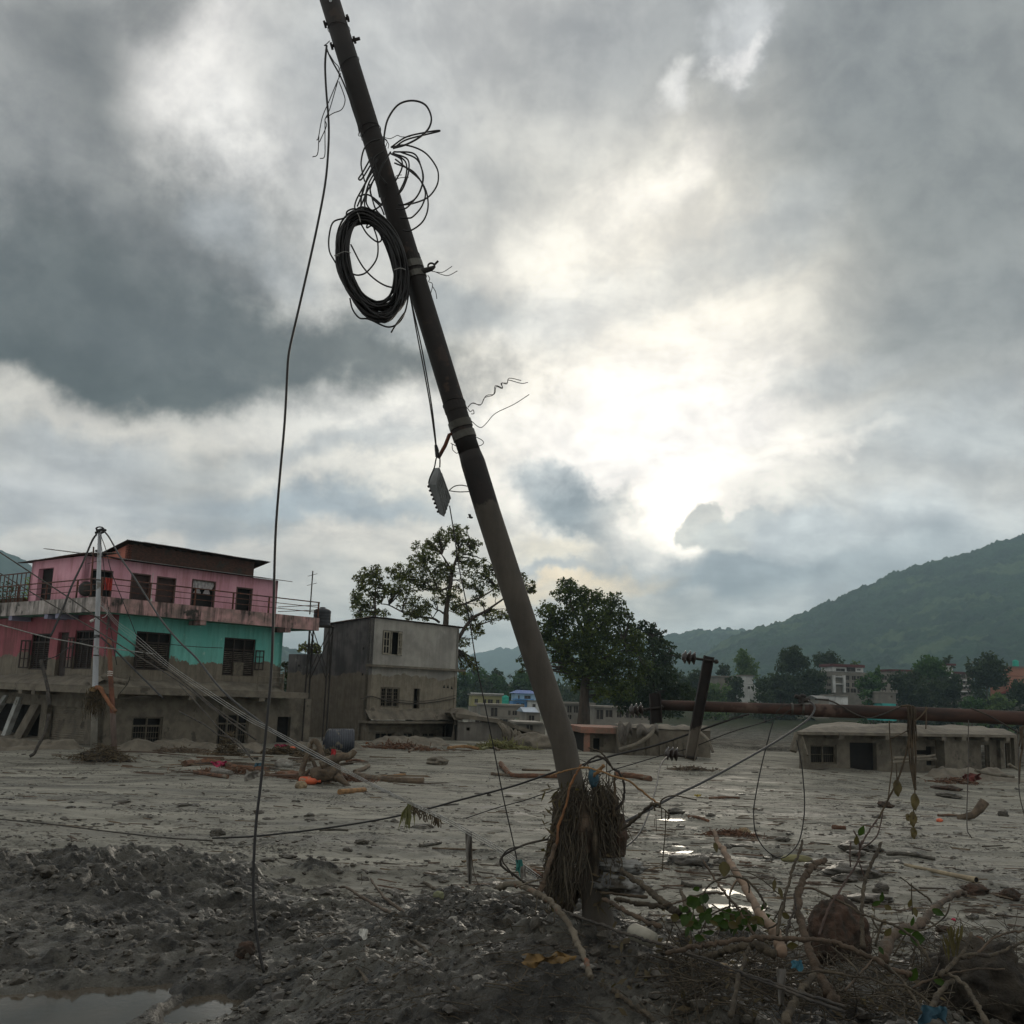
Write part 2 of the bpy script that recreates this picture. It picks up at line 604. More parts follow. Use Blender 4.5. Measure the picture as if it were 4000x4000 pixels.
def _ico():
    t = (1 + 5 ** 0.5) / 2
    v = np.array([(-1, t, 0), (1, t, 0), (-1, -t, 0), (1, -t, 0), (0, -1, t), (0, 1, t), (0, -1, -t), (0, 1, -t), (t, 0, -1), (t, 0, 1), (-t, 0, -1), (-t, 0, 1)], dtype=float)
    f = np.array([(0, 11, 5), (0, 5, 1), (0, 1, 7), (0, 7, 10), (0, 10, 11), (1, 5, 9), (5, 11, 4), (11, 10, 2), (10, 7, 6), (7, 1, 8), (3, 9, 4), (3, 4, 2), (3, 2, 6), (3, 6, 8), (3, 8, 9), (4, 9, 5), (2, 4, 11), (6, 2, 10), (8, 6, 7), (9, 8, 1)])
    out = {}
    for lev in range(5):
        v = v / np.linalg.norm(v, axis=1)[:, None]
        out[lev] = (v.copy(), f.copy())
        vs, nf, cache = v.tolist(), [], {}
        def mid(a, b):
            k = (min(a, b), max(a, b))
            if k not in cache:
                cache[k] = len(vs)
                vs.append([(vs[a][i] + vs[b][i]) / 2 for i in range(3)])
            return cache[k]
        for a, b, c_ in f.tolist():
            x, y, z = mid(a, b), mid(b, c_), mid(c_, a)
            nf += [(a, x, z), (b, y, x), (c_, z, y), (x, y, z)]
        v, f = np.array(vs), np.array(nf)
    return out


ICO = _ico()


def sstep(a, b, x):
    t = np.clip((x - a) / (b - a), 0, 1)
    return t * t * (3 - 2 * t)


def smooth_path(pts, k=6):
    """Catmull-Rom through points"""
    pts = [Vector(p) for p in pts]
    if len(pts) < 3:
        return pts
    q = [pts[0] * 2 - pts[1]] + pts + [pts[-1] * 2 - pts[-2]]
    out = []
    for i in range(1, len(q) - 2):
        p0, p1, p2, p3 = q[i - 1], q[i], q[i + 1], q[i + 2]
        for j in range(k):
            t = j / k
            out.append(0.5 * ((2 * p1) + (p2 - p0) * t + (2 * p0 - 5 * p1 + 4 * p2 - p3) * t * t + (3 * p1 - p0 - 3 * p2 + p3) * t ** 3))
    out.append(pts[-1])
    return out


# ------------------------------------------------------------------ the ground
PUDDLE_Z = 0.10


def _pud(x, y):
    """how far inside the big puddle at lower left (1 = well inside)"""
    w = (fbm(x * 2.1, y * 2.1, 4) - 0.5) * 0.9
    d = np.minimum(np.minimum(-2.82 - x - 0.12 * (9.6 - y), 9.55 + 0.5 * (x + 4.2) - y), np.minimum(x + 7.5, y - 5.0))
    q2 = ((x + 2.42) / 0.36) ** 2 + ((y - 9.2) / 0.62) ** 2
    return np.maximum(sstep(-0.12, 0.22, d + w * 0.5), sstep(1.3, 0.6, q2 + w * 1.5))


def rough_zone(x, y):
    """1 on the churned bank near the camera, 0 on the smooth flow beyond"""
    edge = 15.6 - 0.055 * (x + 6) - 1.1 * sstep(-1, 3, x) * 2.4 - 0.6 * sstep(2.5, 5, x)
    n = (fbm(x * 0.45 + 4, y * 0.6, 5, 0.6) - 0.5) * 9
    return sstep(1.6, -1.6, y + n - edge)


def H(x, y, detail=True):
    x, y = np.asarray(x, dtype=np.float64), np.asarray(y, dtype=np.float64)
    rz = rough_zone(x, y)
    z = 0.22 * rz
    # mound the pole stands on, and its shoulder to the right
    z = z + 0.72 * np.exp(-(((x - 0.3) / 2.0) ** 2 + ((y - 7.9) / 2.2) ** 2))
    z = z + 0.30 * np.exp(-(((x - 0.1) / 1.6) ** 2 + ((y - 10.6) / 1.5) ** 2))
    z = z + 0.38 * np.exp(-(((x - 3.4) / 1.6) ** 2 + ((y - 6.4) / 1.5) ** 2))
    z = z + 0.28 * np.exp(-(((x + 6.8) / 2.6) ** 2 + ((y - 14.6) / 1.5) ** 2)) + 0.16 * np.exp(-(((x + 1.5) / 1.6) ** 2 + ((y - 11.0) / 1.0) ** 2))
    z = z + 0.35 * sstep(5.2, 3.6, y)
    # the flow plain: long gentle swells; lower by the sunken house and at the river
    far = sstep(64, 150, y) * -3.2 + sstep(190, 420, y) * 5.0 + sstep(420, 900, y) * 10
    z = z + far + (fbm(x * 0.05 + 9, y * 0.09, 3) - 0.5) * 0.7 * sstep(18, 34, y)
    z = z - 0.55 * np.exp(-(((x - 19.5) / 6.5) ** 2 + ((y - 39) / 9) ** 2))
    z = z + 0.5 * sstep(6, 9, x) * sstep(50, 62, y) * sstep(95, 70, y)
    z = z + 1.1 * np.exp(-(((x + 3.4) / 7.0) ** 2 + ((y - 60) / 3.0) ** 2)) * 0.25
    if not detail:
        return z
    pud = _pud(x, y)
    near = sstep(40, 14, y)
    # clods on the bank
    cl = billow(x * 1.6, y * 1.6, 3)
    cl2 = billow(x * 5.2 + 40, y * 5.2, 3)
    cl3 = fbm(x * 17, y * 17, 3)
    mk = sstep(0.36, 0.62, fbm(x * 0.8 + 30, y * 0.8, 3))
    z = z + rz * ((0.22 * (1 - cl) - 0.11) * (0.5 + 0.9 * mk) + (0.13 * (1 - cl2) - 0.07) * (0.3 + mk) + (cl3 - 0.5) * 0.07 + (fbm(x * 38, y * 38, 2) - 0.5) * 0.03)
    # combed ripples and small crusts on the flow
    sm = (1 - rz) * near
    z = z + sm * ((fbm(x * 0.55 + y * 0.1, y * 2.2, 4) - 0.5) * 0.15 + 0.055 * sstep(0.6, 0.75, fbm(x * 1.3, y * 3.2 + 11, 4)) + (fbm(x * 6, y * 9, 3) - 0.5) * 0.022)
    z = z + (1 - near) * (fbm(x * 0.3, y * 0.9, 4) - 0.5) * 0.22
    m = 0.75 * sstep(-1.6, 0.1, np.minimum(np.minimum(-2.2 - x, 9.75 + 0.4 * (x + 4.2) - y), y - 5.0))
    z = z * (1 - m) + m * (PUDDLE_Z + 0.045 + 0.22 * (z - 0.25))
    z = z * (1 - pud) + (PUDDLE_Z - 0.06) * pud
    return z


def G(px, py, lift=0.0, detail=True):
    """the point of the ground a photo pixel looks at"""
    d = ray(px, py)
    ys = np.concatenate([np.linspace(3.5, 30, 1200), np.geomspace(30.05, 900, 1500)])
    xs = d.x / d.y * ys
    zs = EYE.z + d.z / d.y * ys
    below = zs < H(xs, ys, detail)
    i = int(np.argmax(below)) if below.any() else len(ys) - 1
    y = float(ys[i])
    return Vector((float(xs[i]), y, float(H(np.array([xs[i]]), np.array([y]), detail)[0]) + lift))


def HZ(x, y, detail=True):
    return float(H(np.array([x]), np.array([y]), detail)[0])


def ground_mat():
    m = bpy.data.materials.new('mud')
    m.use_nodes = True
    g = NT(m.node_tree)
    b = m.node_tree.nodes['Principled BSDF']
    geo = g.n('ShaderNodeNewGeometry')
    pos = geo.outputs['Position']
    at = g.n('ShaderNodeAttribute', attribute_name='churned')
    rz = at.outputs['Fac']
    flow = g.vmath('MULTIPLY', pos, (0.32, 1.6, 1.0))
    n1 = g.noise(flow, 0.55, 6, 0.62)
    n2 = g.noise(flow, 2.6, 6, 0.65)
    n3 = g.noise(pos, 9.0, 5, 0.65)
    n4 = g.noise(pos, 1.1, 5, 0.6)
    silt = g.mix(g.mrange(n1, 0.32, 0.68), MUD[0], MUD[1])
    silt = g.mix(g.mrange(n2, 0.5, 0.68, 0.0, 0.75), silt, MUD[2])
    crust = g.math('MULTIPLY', g.mrange(n3, 0.56, 0.66), g.mrange(n2, 0.4, 0.6))
    patch = g.mrange(g.noise(g.vmath('MULTIPLY', pos, (0.55, 1.3, 1)), 0.5, 6, 0.7), 0.5, 0.6)
    gran = g.mrange(g.noise(pos, 16, 5, 0.7), 0.44, 0.58)
    silt = g.mix(g.math('MULTIPLY', g.math('MULTIPLY', patch, gran), 0.85), silt, MUD[3])
    silt = g.mix(crust, silt, MUD[3])
    clod = g.mix(g.mrange(n4, 0.35, 0.65), MUD[4], MUD[5])
    clod = g.mix(g.mrange(n3, 0.46, 0.64, 0.0, 0.9), clod, MUD[6])
    pale = g.mrange(g.noise(pos, 0.75, 6, 0.68), 0.5, 0.58)
    clod = g.mix(g.math('MULTIPLY', pale, 0.8), clod, MUD[0])
    rgh = g.mix(pale, (0.5, 0.5, 0.5, 1), (0.36, 0.36, 0.36, 1))
    edge = g.mrange(g.math('ADD', rz, g.math('MULTIPLY', g.math('SUBTRACT', n3, 0.5), 0.9)), 0.3, 0.7)
    g.l(g.mix(g.mrange(g.math('ADD', g.sep(pos)[1], g.math('MULTIPLY', g.math('SUBTRACT', n4, 0.5), 60)), 200, 270), g.mix(edge, silt, clod), c(58, 62, 44)), b.inputs['Base Color'])
    wet = g.mrange(g.math('ADD', g.math('MULTIPLY', n1, 0.6), g.math('MULTIPLY', n2, 0.4)), 0.4, 0.54, 0.56, 0.88)
    g.l(g.mix(g.mrange(g.sep(pos)[1], 36, 66), g.mix(edge, g.comb(wet, wet, wet), rgh), (1, 1, 1, 1)), b.inputs['Roughness'])
    g.l(g.mrange(g.sep(pos)[1], 16, 46, 0.4, 0.06), b.inputs['Specular IOR Level'])
    bp = g.n('ShaderNodeBump')
    bp.inputs['Distance'].default_value = 0.065
    hh = g.math('ADD', g.math('MULTIPLY', g.noise(pos, 28, 5, 0.7), g.math('ADD', g.math('MULTIPLY', rz, 0.8), 0.2)), g.math('MULTIPLY', n2, 0.5))
    g.l(hh, bp.inputs['Height'])
    g.l(bp.outputs[0], b.inputs['Normal'])
    return m


MUD = [c(107, 105, 96), c(150, 147, 135), c(80, 78, 71), c(44, 42, 37), c(54, 52, 46), c(96, 93, 85), c(28, 27, 24)]


def build_ground():
    # rows closer together near the camera; columns follow the widening view and go on past it
    near = np.linspace(3.6, 17, 460)
    mid = np.geomspace(17.03, 60, 280)
    far = np.geomspace(60.3, 6000, 110)
    ys = np.concatenate([near, mid, far])
    u = np.linspace(-1, 1, 600)
    half = np.where(ys < 900, 4.0 + ys * 0.66, 600 + (ys - 900) * 1.1)
    half = np.maximum.accumulate(half)
    X = u[None, :] * half[:, None]
    Y = np.repeat(ys[:, None], len(u), 1)
    x, y = X.ravel(), Y.ravel()
    z = H(x, y)
    n, k = X.shape
    idx = np.arange(n * k).reshape(n, k)
    F = np.stack([idx[:-1, :-1], idx[:-1, 1:], idx[1:, 1:], idx[1:, :-1]], -1).reshape(-1, 4)
    o = npmesh('ground', np.stack([x, y, z], 1), F, ground_mat(), kind='structure')
    a = o.data.attributes.new('churned', 'FLOAT', 'POINT')
    churn = np.maximum(rough_zone(x, y), 0.9 * sstep(50, 62, y + (fbm(x * .2, y * .2, 3) - .5) * 14) * sstep(2, 8, x - (y - 50) * .05))
    a.data.foreach_set('value', churn.astype(np.float32))
    return o


GROUND = build_ground()
# ground beside and behind the standpoint: a coarser sheet meeting the fine one from below
def build_apron():
    xs = np.concatenate([-np.geomspace(3000, 8, 40), np.linspace(-7.5, 7.5, 20), np.geomspace(8, 3000, 40)])
    ys = np.concatenate([-np.geomspace(1200, 6, 30), np.linspace(-5.5, 3.6, 14)])
    X, Y = np.meshgrid(xs, ys)
    x, y = X.ravel(), Y.ravel()
    z = H(x, np.maximum(y, 3.6)) - 0.004
    idx = np.arange(X.size).reshape(X.shape)
    F = np.stack([idx[:-1, :-1], idx[:-1, 1:], idx[1:, 1:], idx[1:, :-1]], -1).reshape(-1, 4)
    o = npmesh('ground', np.stack([x, y, z], 1), F, GROUND.data.materials[0], kind='structure')
    a = o.data.attributes.new('churned', 'FLOAT', 'POINT')
    a.data.foreach_set('value', np.full(len(x), 0.8, np.float32))


build_apron()

WATER2 = M('silty_water', c(84, 77, 65), c(70, 64, 54), 2.0, rough=0.34, bump=0.004, bscale=20, spec=0.15)
WATER = M('puddle_water', c(70, 64, 54), c(80, 72, 60), 2.0, rough=0.07, bump=0.0006, bscale=14, spec=0.6)
mb = MB()
mb.quad((-7.8, 4.6, PUDDLE_Z), (-1.9, 4.6, PUDDLE_Z), (-1.9, 10.4, PUDDLE_Z), (-7.8, 10.4, PUDDLE_Z))
mb.build('puddle', WATER, kind='structure')

# ------------------------------------------------------------------ hills
def hill(name, ridge, Y, depth, mat, bump, wave, step, base_z=-6.0, seed=0):
    """a wooded hill whose skyline runs through photo pixels at distance Y; it rises over 'depth' metres"""
    pts = sorted((P(px, py, Y) for px, py in ridge), key=lambda p: p.x)
    rx = np.array([p.x for p in pts])
    rzs = np.array([p.z for p in pts])
    xs = np.arange(rx[0], rx[-1], step)
    n = int(depth / step)
    t = np.linspace(0, 1.12, n)
    X, T = np.meshgrid(xs, t)
    top = np.interp(X, rx, rzs)
    prof = np.where(T < 1, (1 - (1 - T) ** 1.25), 1 - (T - 1) * 0.8)
    YY = Y - depth * (1 - T) * 1.0
    Z = base_z + (top - base_z) * prof
    fine = fbm(X / (wave * .35) + 5, YY / (wave * .35), 2) - .5
    spur = (fbm(X / (depth * 0.22) + seed, YY / (depth * 0.6) + seed, 4) - 0.5)
    Z = Z + spur * (top - base_z) * 0.42 * np.sin(np.clip(T, 0, 1) * math.pi)
    cr = 1 - billow(X / wave + seed, YY / wave, 2)
    Z = Z + bump * (cr - 0.4) * (0.35 + 1.1 * fbm(X / (wave * 5) + 2, YY / (wave * 5), 2))
    tall = sstep(0.66, 0.8, vnoise2(X / (wave * 0.9) + 77, YY / (wave * 0.9)))
    Z = Z + tall * bump * 0.55 + fine * bump * 0.9
    idx = np.arange(X.size).reshape(X.shape)
    F = np.stack([idx[:-1, :-1], idx[:-1, 1:], idx[1:, 1:], idx[1:, :-1]], -1).reshape(-1, 4)
    return npmesh(name, np.stack([X.ravel(), YY.ravel(), Z.ravel()], 1), F, mat, kind='structure')


def hill_mat(name, c1, c2, c3, s):
    m = M(name, c1, c2, s, rough=0.9, spec=0.1, fleck=(c3, 0.55, s * 0.35), bump=3.0, bscale=s * 5)
    return m


HM = hill_mat('hill_woods', c(24, 42, 32), c(46, 68, 48), c(72, 88, 60), 0.022)
hill('hill', [(2380, 2560), (2600, 2494), (2700, 2476), (2870, 2466), (2960, 2478), (3100, 2500), (3300, 2560), (3500, 2640)], 2600, 700, HM, 12, 20, 5, seed=3)
hill('hill', [(2560, 2660), (2700, 2590), (2860, 2500), (3000, 2452), (3130, 2410), (3300, 2330), (3500, 2245), (3650, 2200), (3800, 2160), (3920, 2120), (4000, 2092), (4300, 2050), (4900, 2060), (5800, 2200)], 1800, 900, HM, 8, 13, 3.0, seed=8)
hill('hill', [(1300, 2640), (1500, 2600), (1750, 2590), (1870, 2560), (1950, 2538), (2000, 2545), (2040, 2530), (2150, 2490), (2300, 2470), (2500, 2540), (2700, 2640)], 5200, 900, HM, 26, 50, 22, seed=14)
hill('hill', [(1500, 2700), (1800, 2680), (1990, 2640), (2080, 2610), (2250, 2590), (2500, 2640), (2700, 2690)], 3600, 500, HM, 18, 34, 16, seed=19)
hill('hill', [(-5200, 2350), (-2500, 2200), (-1200, 2100), (-400, 2110), (0, 2158), (40, 2166), (90, 2200), (160, 2260), (300, 2340), (600, 2450), (800, 2520), (1000, 2540), (1130, 2552), (1300, 2640)], 2300, 700, HM, 14, 22, 7, seed=23)

# ------------------------------------------------------------------ building kit
MUDZ = 3.72
MUDC = c(118, 110, 96)
MUDB = MUDC


class Facade:
    """a vertical wall plane: corner point, direction along it, outward normal"""
    def __init__(self, o, u, n):
        self.o, self.u, self.n = Vector((o[0], o[1], 0)), Vector((u[0], u[1], 0)).normalized(), Vector((n[0], n[1], 0)).normalized()

    def hit(self, px, py, off=0.0):
        d = ray(px, py)
        k = ((self.o + self.n * off) - EYE).dot(self.n) / d.dot(self.n)
        p = EYE + d * k
        return (p - self.o).dot(self.u), p.z

    def rect(self, x0, y0, x1, y1, off=0.0):
        ym, xm = (y0 + y1) / 2, (x0 + x1) / 2
        t0, t1 = self.hit(x0, ym, off)[0], self.hit(x1, ym, off)[0]
        return min(t0, t1), max(t0, t1), self.hit(xm, y1, off)[1], self.hit(xm, y0, off)[1]

    def pt(self, t, z, off=0.0):
        p = self.o + self.u * t + self.n * off
        return Vector((p.x, p.y, z))

    def box(self, mb, t0, t1, z0, z1, f0, f1):
        """box on the wall between offsets f0 and f1"""
        return mb.hexa([self.pt(t0, z0, f1), self.pt(t1, z0, f1), self.pt(t1, z0, f0), self.pt(t0, z0, f0),
                        self.pt(t0, z1, f1), self.pt(t1, z1, f1), self.pt(t1, z1, f0), self.pt(t0, z1, f0)])

    def wall(self, t0, t1, z0, z1, holes=(), th=0.22, off=0.0, top=None):
        """wall slab with openings; top: function t -> z for a sloping upper edge"""
        mb = MB()
        ts = sorted({t0, t1, *[h[0] for h in holes], *[h[1] for h in holes]})
        zs = sorted({z0, z1, *[h[2] for h in holes], *[h[3] for h in holes]})
        ts = [t for t in ts if t0 <= t <= t1]
        zs = [z for z in zs if z0 <= z <= z1]
        for a, b in zip(ts, ts[1:]):
            for lo, hi in zip(zs, zs[1:]):
                tm, zm = (a + b) / 2, (lo + hi) / 2
                if any(h[0] < tm < h[1] and h[2] < zm < h[3] for h in holes):
                    continue
                if top and hi == z1:
                    za, zb = top(a), top(b)
                    f0, f1 = off - th, off
                    mb.hexa([self.pt(a, lo, f1), self.pt(b, lo, f1), self.pt(b, lo, f0), self.pt(a, lo, f0),
                             self.pt(a, za, f1), self.pt(b, zb, f1), self.pt(b, zb, f0), self.pt(a, za, f0)])
                else:
                    self.box(mb, a, b, lo, hi, off - th, off)
        return mb


def window(fac, parent, r, frame, kind='bars', cols=3, rows=2, bar=None, rec=0.06, dark=None, transom=0.0, fw=0.07, name='window', label=None):
    """framed opening r=(t0,t1,z0,z1): frame, mullions, bars or louvres, pane behind"""
    t0, t1, z0, z1 = r
    e = 0.004
    mb = MB()
    fac.box(mb, t0 + e, t0 + fw, z0 + e, z1 - e, -rec - 0.09, -rec)
    fac.box(mb, t1 - fw, t1 - e, z0 + e, z1 - e, -rec - 0.09, -rec)
    fac.box(mb, t0 + fw, t1 - fw, z1 - fw, z1 - e, -rec - 0.09, -rec)
    fac.box(mb, t0 + fw, t1 - fw, z0 + e, z0 + fw, -rec - 0.09, -rec)
    zt = z1 - transom if transom else z1 - fw
    if transom:
        fac.box(mb, t0 + fw, t1 - fw, zt - fw, zt, -rec - 0.085, -rec - 0.005)
    for i in range(1, cols):
        t = t0 + (t1 - t0) * i / cols
        fac.box(mb, t - fw * 0.45, t + fw * 0.45, z0 + fw, z1 - fw, -rec - 0.08, -rec - 0.008)
    w = mb.build(name, frame, parent, label)
    zb, zh = z0 + fw, (zt - fw if transom else z1 - fw)
    bm = bar or frame
    if kind in ('bars', 'grille'):
        n = max(3, int((t1 - t0) / 0.12))
        for i in range(1, n):
            t = t0 + (t1 - t0) * i / n
            b = MB()
            b.tube([fac.pt(t, zb, -rec - 0.03), fac.pt(t, zh, -rec - 0.03)], 0.009, 5)
            b.build('bar', bm, w)
        for k in range(1, rows + 1):
            z = zb + (zh - zb) * k / (rows + 1)
            b = MB()
            fac.box(b, t0 + fw, t1 - fw, z - 0.014, z + 0.014, -rec - 0.052, -rec - 0.044)
            b.build('crossbar', bm, w)
    elif kind == 'louvre':
        b = MB()
        for i in range(cols):
            a0 = t0 + (t1 - t0) * i / cols + fw * 0.7
            a1 = t0 + (t1 - t0) * (i + 1) / cols - fw * 0.7
            z = zb + 0.05
            while z < zh - 0.05:
                b.hexa([fac.pt(a0, z, -rec - 0.02), fac.pt(a1, z, -rec - 0.02), fac.pt(a1, z + 0.012, -rec - 0.06), fac.pt(a0, z + 0.012, -rec - 0.06),
                        fac.pt(a0, z + 0.02, -rec - 0.02), fac.pt(a1, z + 0.02, -rec - 0.02), fac.pt(a1, z + 0.045, -rec - 0.06), fac.pt(a0, z + 0.045, -rec - 0.06)])
                z += 0.085
        b.build('louvre_slats', bm, w, kind='stuff')
    if dark is not None:
        b = MB()
        fac.box(b, t0 + fw, t1 - fw, z0 + fw, z1 - fw, -rec - 0.115, -rec - 0.1)
        b.build('pane', dark, w)
    return w


def casement(fac, parent, t, z0, z1, w, ang, frame, glass=None, side=1, name='open_shutter'):
    """a shutter or sash swung open about a vertical hinge at t"""
    d = fac.u * (math.cos(ang) * side) + fac.n * math.sin(ang)
    nn = Vector((-d.y, d.x, 0))
    o = fac.pt(t, z0, 0.01)
    mb = MB()
    hgt = z1 - z0
    up = Vector((0, 0, 1))
    f = 0.06
    for a0, a1, b0, b1 in ((0, f, 0, hgt), (w - f, w, 0, hgt), (f, w - f, 0, f), (f, w - f, hgt - f, hgt), (f, w - f, hgt * 0.33, hgt * 0.33 + f * 0.7), (f, w - f, hgt * 0.64, hgt * 0.64 + f * 0.7), (w * 0.5 - 0.02, w * 0.5 + 0.02, f, hgt - f)):
        mb.box(o + d * a0 + up * b0, d * (a1 - a0), nn * 0.035, up * (b1 - b0))
    s = mb.build(name, frame, parent)
    if glass is not None:
        g = MB()
        g.box(o + d * f + up * f + nn * 0.014, d * (w - 2 * f), nn * 0.006, up * (hgt * 0.33 - f))
        g.build('lower_panel', glass, s)
    return s


def corrugated(name, a, b, slope, mat, parent, pitch=0.09, amp=0.018, panel=0.82, th=0.004, sag=0.0, piece='roof_sheet'):
    """sheets laid side by side along a->b, each running 'slope' from the eave"""
    a, b, slope = Vector(a), Vector(b), Vector(slope)
    L = (b - a).length
    d = (b - a) / L
    nrm = d.cross(slope).normalized()
    if nrm.z < 0:
        nrm = -nrm
    n = max(1, round(L / panel))
    for i in range(n):
        s0, s1 = L * i / n - 0.02, L * (i + 1) / n + 0.02
        k = max(8, int((s1 - s0) / pitch * 4))
        mb = MB()
        lift = (i % 2) * 0.006 + random.uniform(0, 0.012)
        ext = random.uniform(-0.05, 0.05)
        ring = []
        for j in range(k + 1):
            s = s0 + (s1 - s0) * j / k
            hgt = amp * math.sin(s / pitch * 2 * math.pi) + lift + sag * math.sin(math.pi * s / L)
            p = a + d * s + nrm * hgt - slope.normalized() * ext
            ring.append((p, p + slope))
        for (p, q), (p2, q2) in zip(ring, ring[1:]):
            mb.add([p, p2, q2, q], [(0, 1, 2, 3)])
            mb.add([p - nrm * th, q - nrm * th, q2 - nrm * th, p2 - nrm * th], [(0, 1, 2, 3)])
            mb.add([p, p - nrm * th, p2 - nrm * th, p2], [(0, 1, 2, 3)])
        mb.build(piece, mat, parent)


WOODD = M('dark_window_wood', c(38, 30, 26), c(52, 42, 35), 6, rough=0.7)
MUDW = M('muddy_wood', c(104, 97, 84), c(82, 76, 66), 5, rough=0.9, bump=0.01)
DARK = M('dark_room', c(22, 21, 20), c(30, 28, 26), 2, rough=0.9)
CONC = M('muddy_concrete', c(116, 109, 96), c(94, 88, 78), 2.2, rough=0.92, bump=0.02, bscale=8, fleck=(c(80, 75, 66), 0.35, 1.2))
RUST = M('rusty_steel', c(96, 58, 42), c(62, 40, 32), 6, rough=0.8, bump=0.004, bscale=40, fleck=(c(120, 76, 52), 0.3, 4))
IRON = M('dark_iron', c(46, 43, 41), c(60, 55, 50), 8, rough=0.6, metal=0.4)
TIN = M('weathered_tin', c(112, 114, 112), c(80, 74, 68), 2.5, rough=0.45, metal=0.7, fleck=(c(92, 66, 50), 0.4, 2.0), stretch=(1, 1, 0.3))
TIND = M('dark_rusty_tin', c(66, 58, 52), c(88, 70, 58), 2.5, rough=0.6, metal=0.5, fleck=(c(110, 80, 60), 0.3, 2.0))
WHITEPLA = M('white_plastic', c(206, 204, 196), c(180, 178, 170), 4, rough=0.5)
CORD = M('black_cable', c(26, 25, 24), c(34, 32, 31), 6, rough=0.55)
CORDG = M('grey_cable', c(150, 150, 146), c(120, 118, 112), 9, rough=0.6)
CORDM = M('muddy_cable', c(74, 68, 60), c(48, 45, 42), 7, rough=0.8)


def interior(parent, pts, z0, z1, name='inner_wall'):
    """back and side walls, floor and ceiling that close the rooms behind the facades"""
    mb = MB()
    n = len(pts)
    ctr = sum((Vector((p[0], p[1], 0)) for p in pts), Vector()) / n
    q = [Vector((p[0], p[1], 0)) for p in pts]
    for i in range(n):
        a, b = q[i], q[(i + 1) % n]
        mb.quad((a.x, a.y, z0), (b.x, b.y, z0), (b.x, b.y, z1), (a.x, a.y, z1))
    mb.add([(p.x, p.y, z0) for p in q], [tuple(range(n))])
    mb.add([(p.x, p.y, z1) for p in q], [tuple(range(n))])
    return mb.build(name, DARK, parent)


A40 = math.radians(40)
uR, nR = Vector((math.sin(A40), math.cos(A40), 0)), Vector((math.cos(A40), -math.sin(A40), 0))
uL, nL = Vector((-math.cos(A40), math.sin(A40), 0)), Vector((-math.sin(A40), -math.cos(A40), 0))


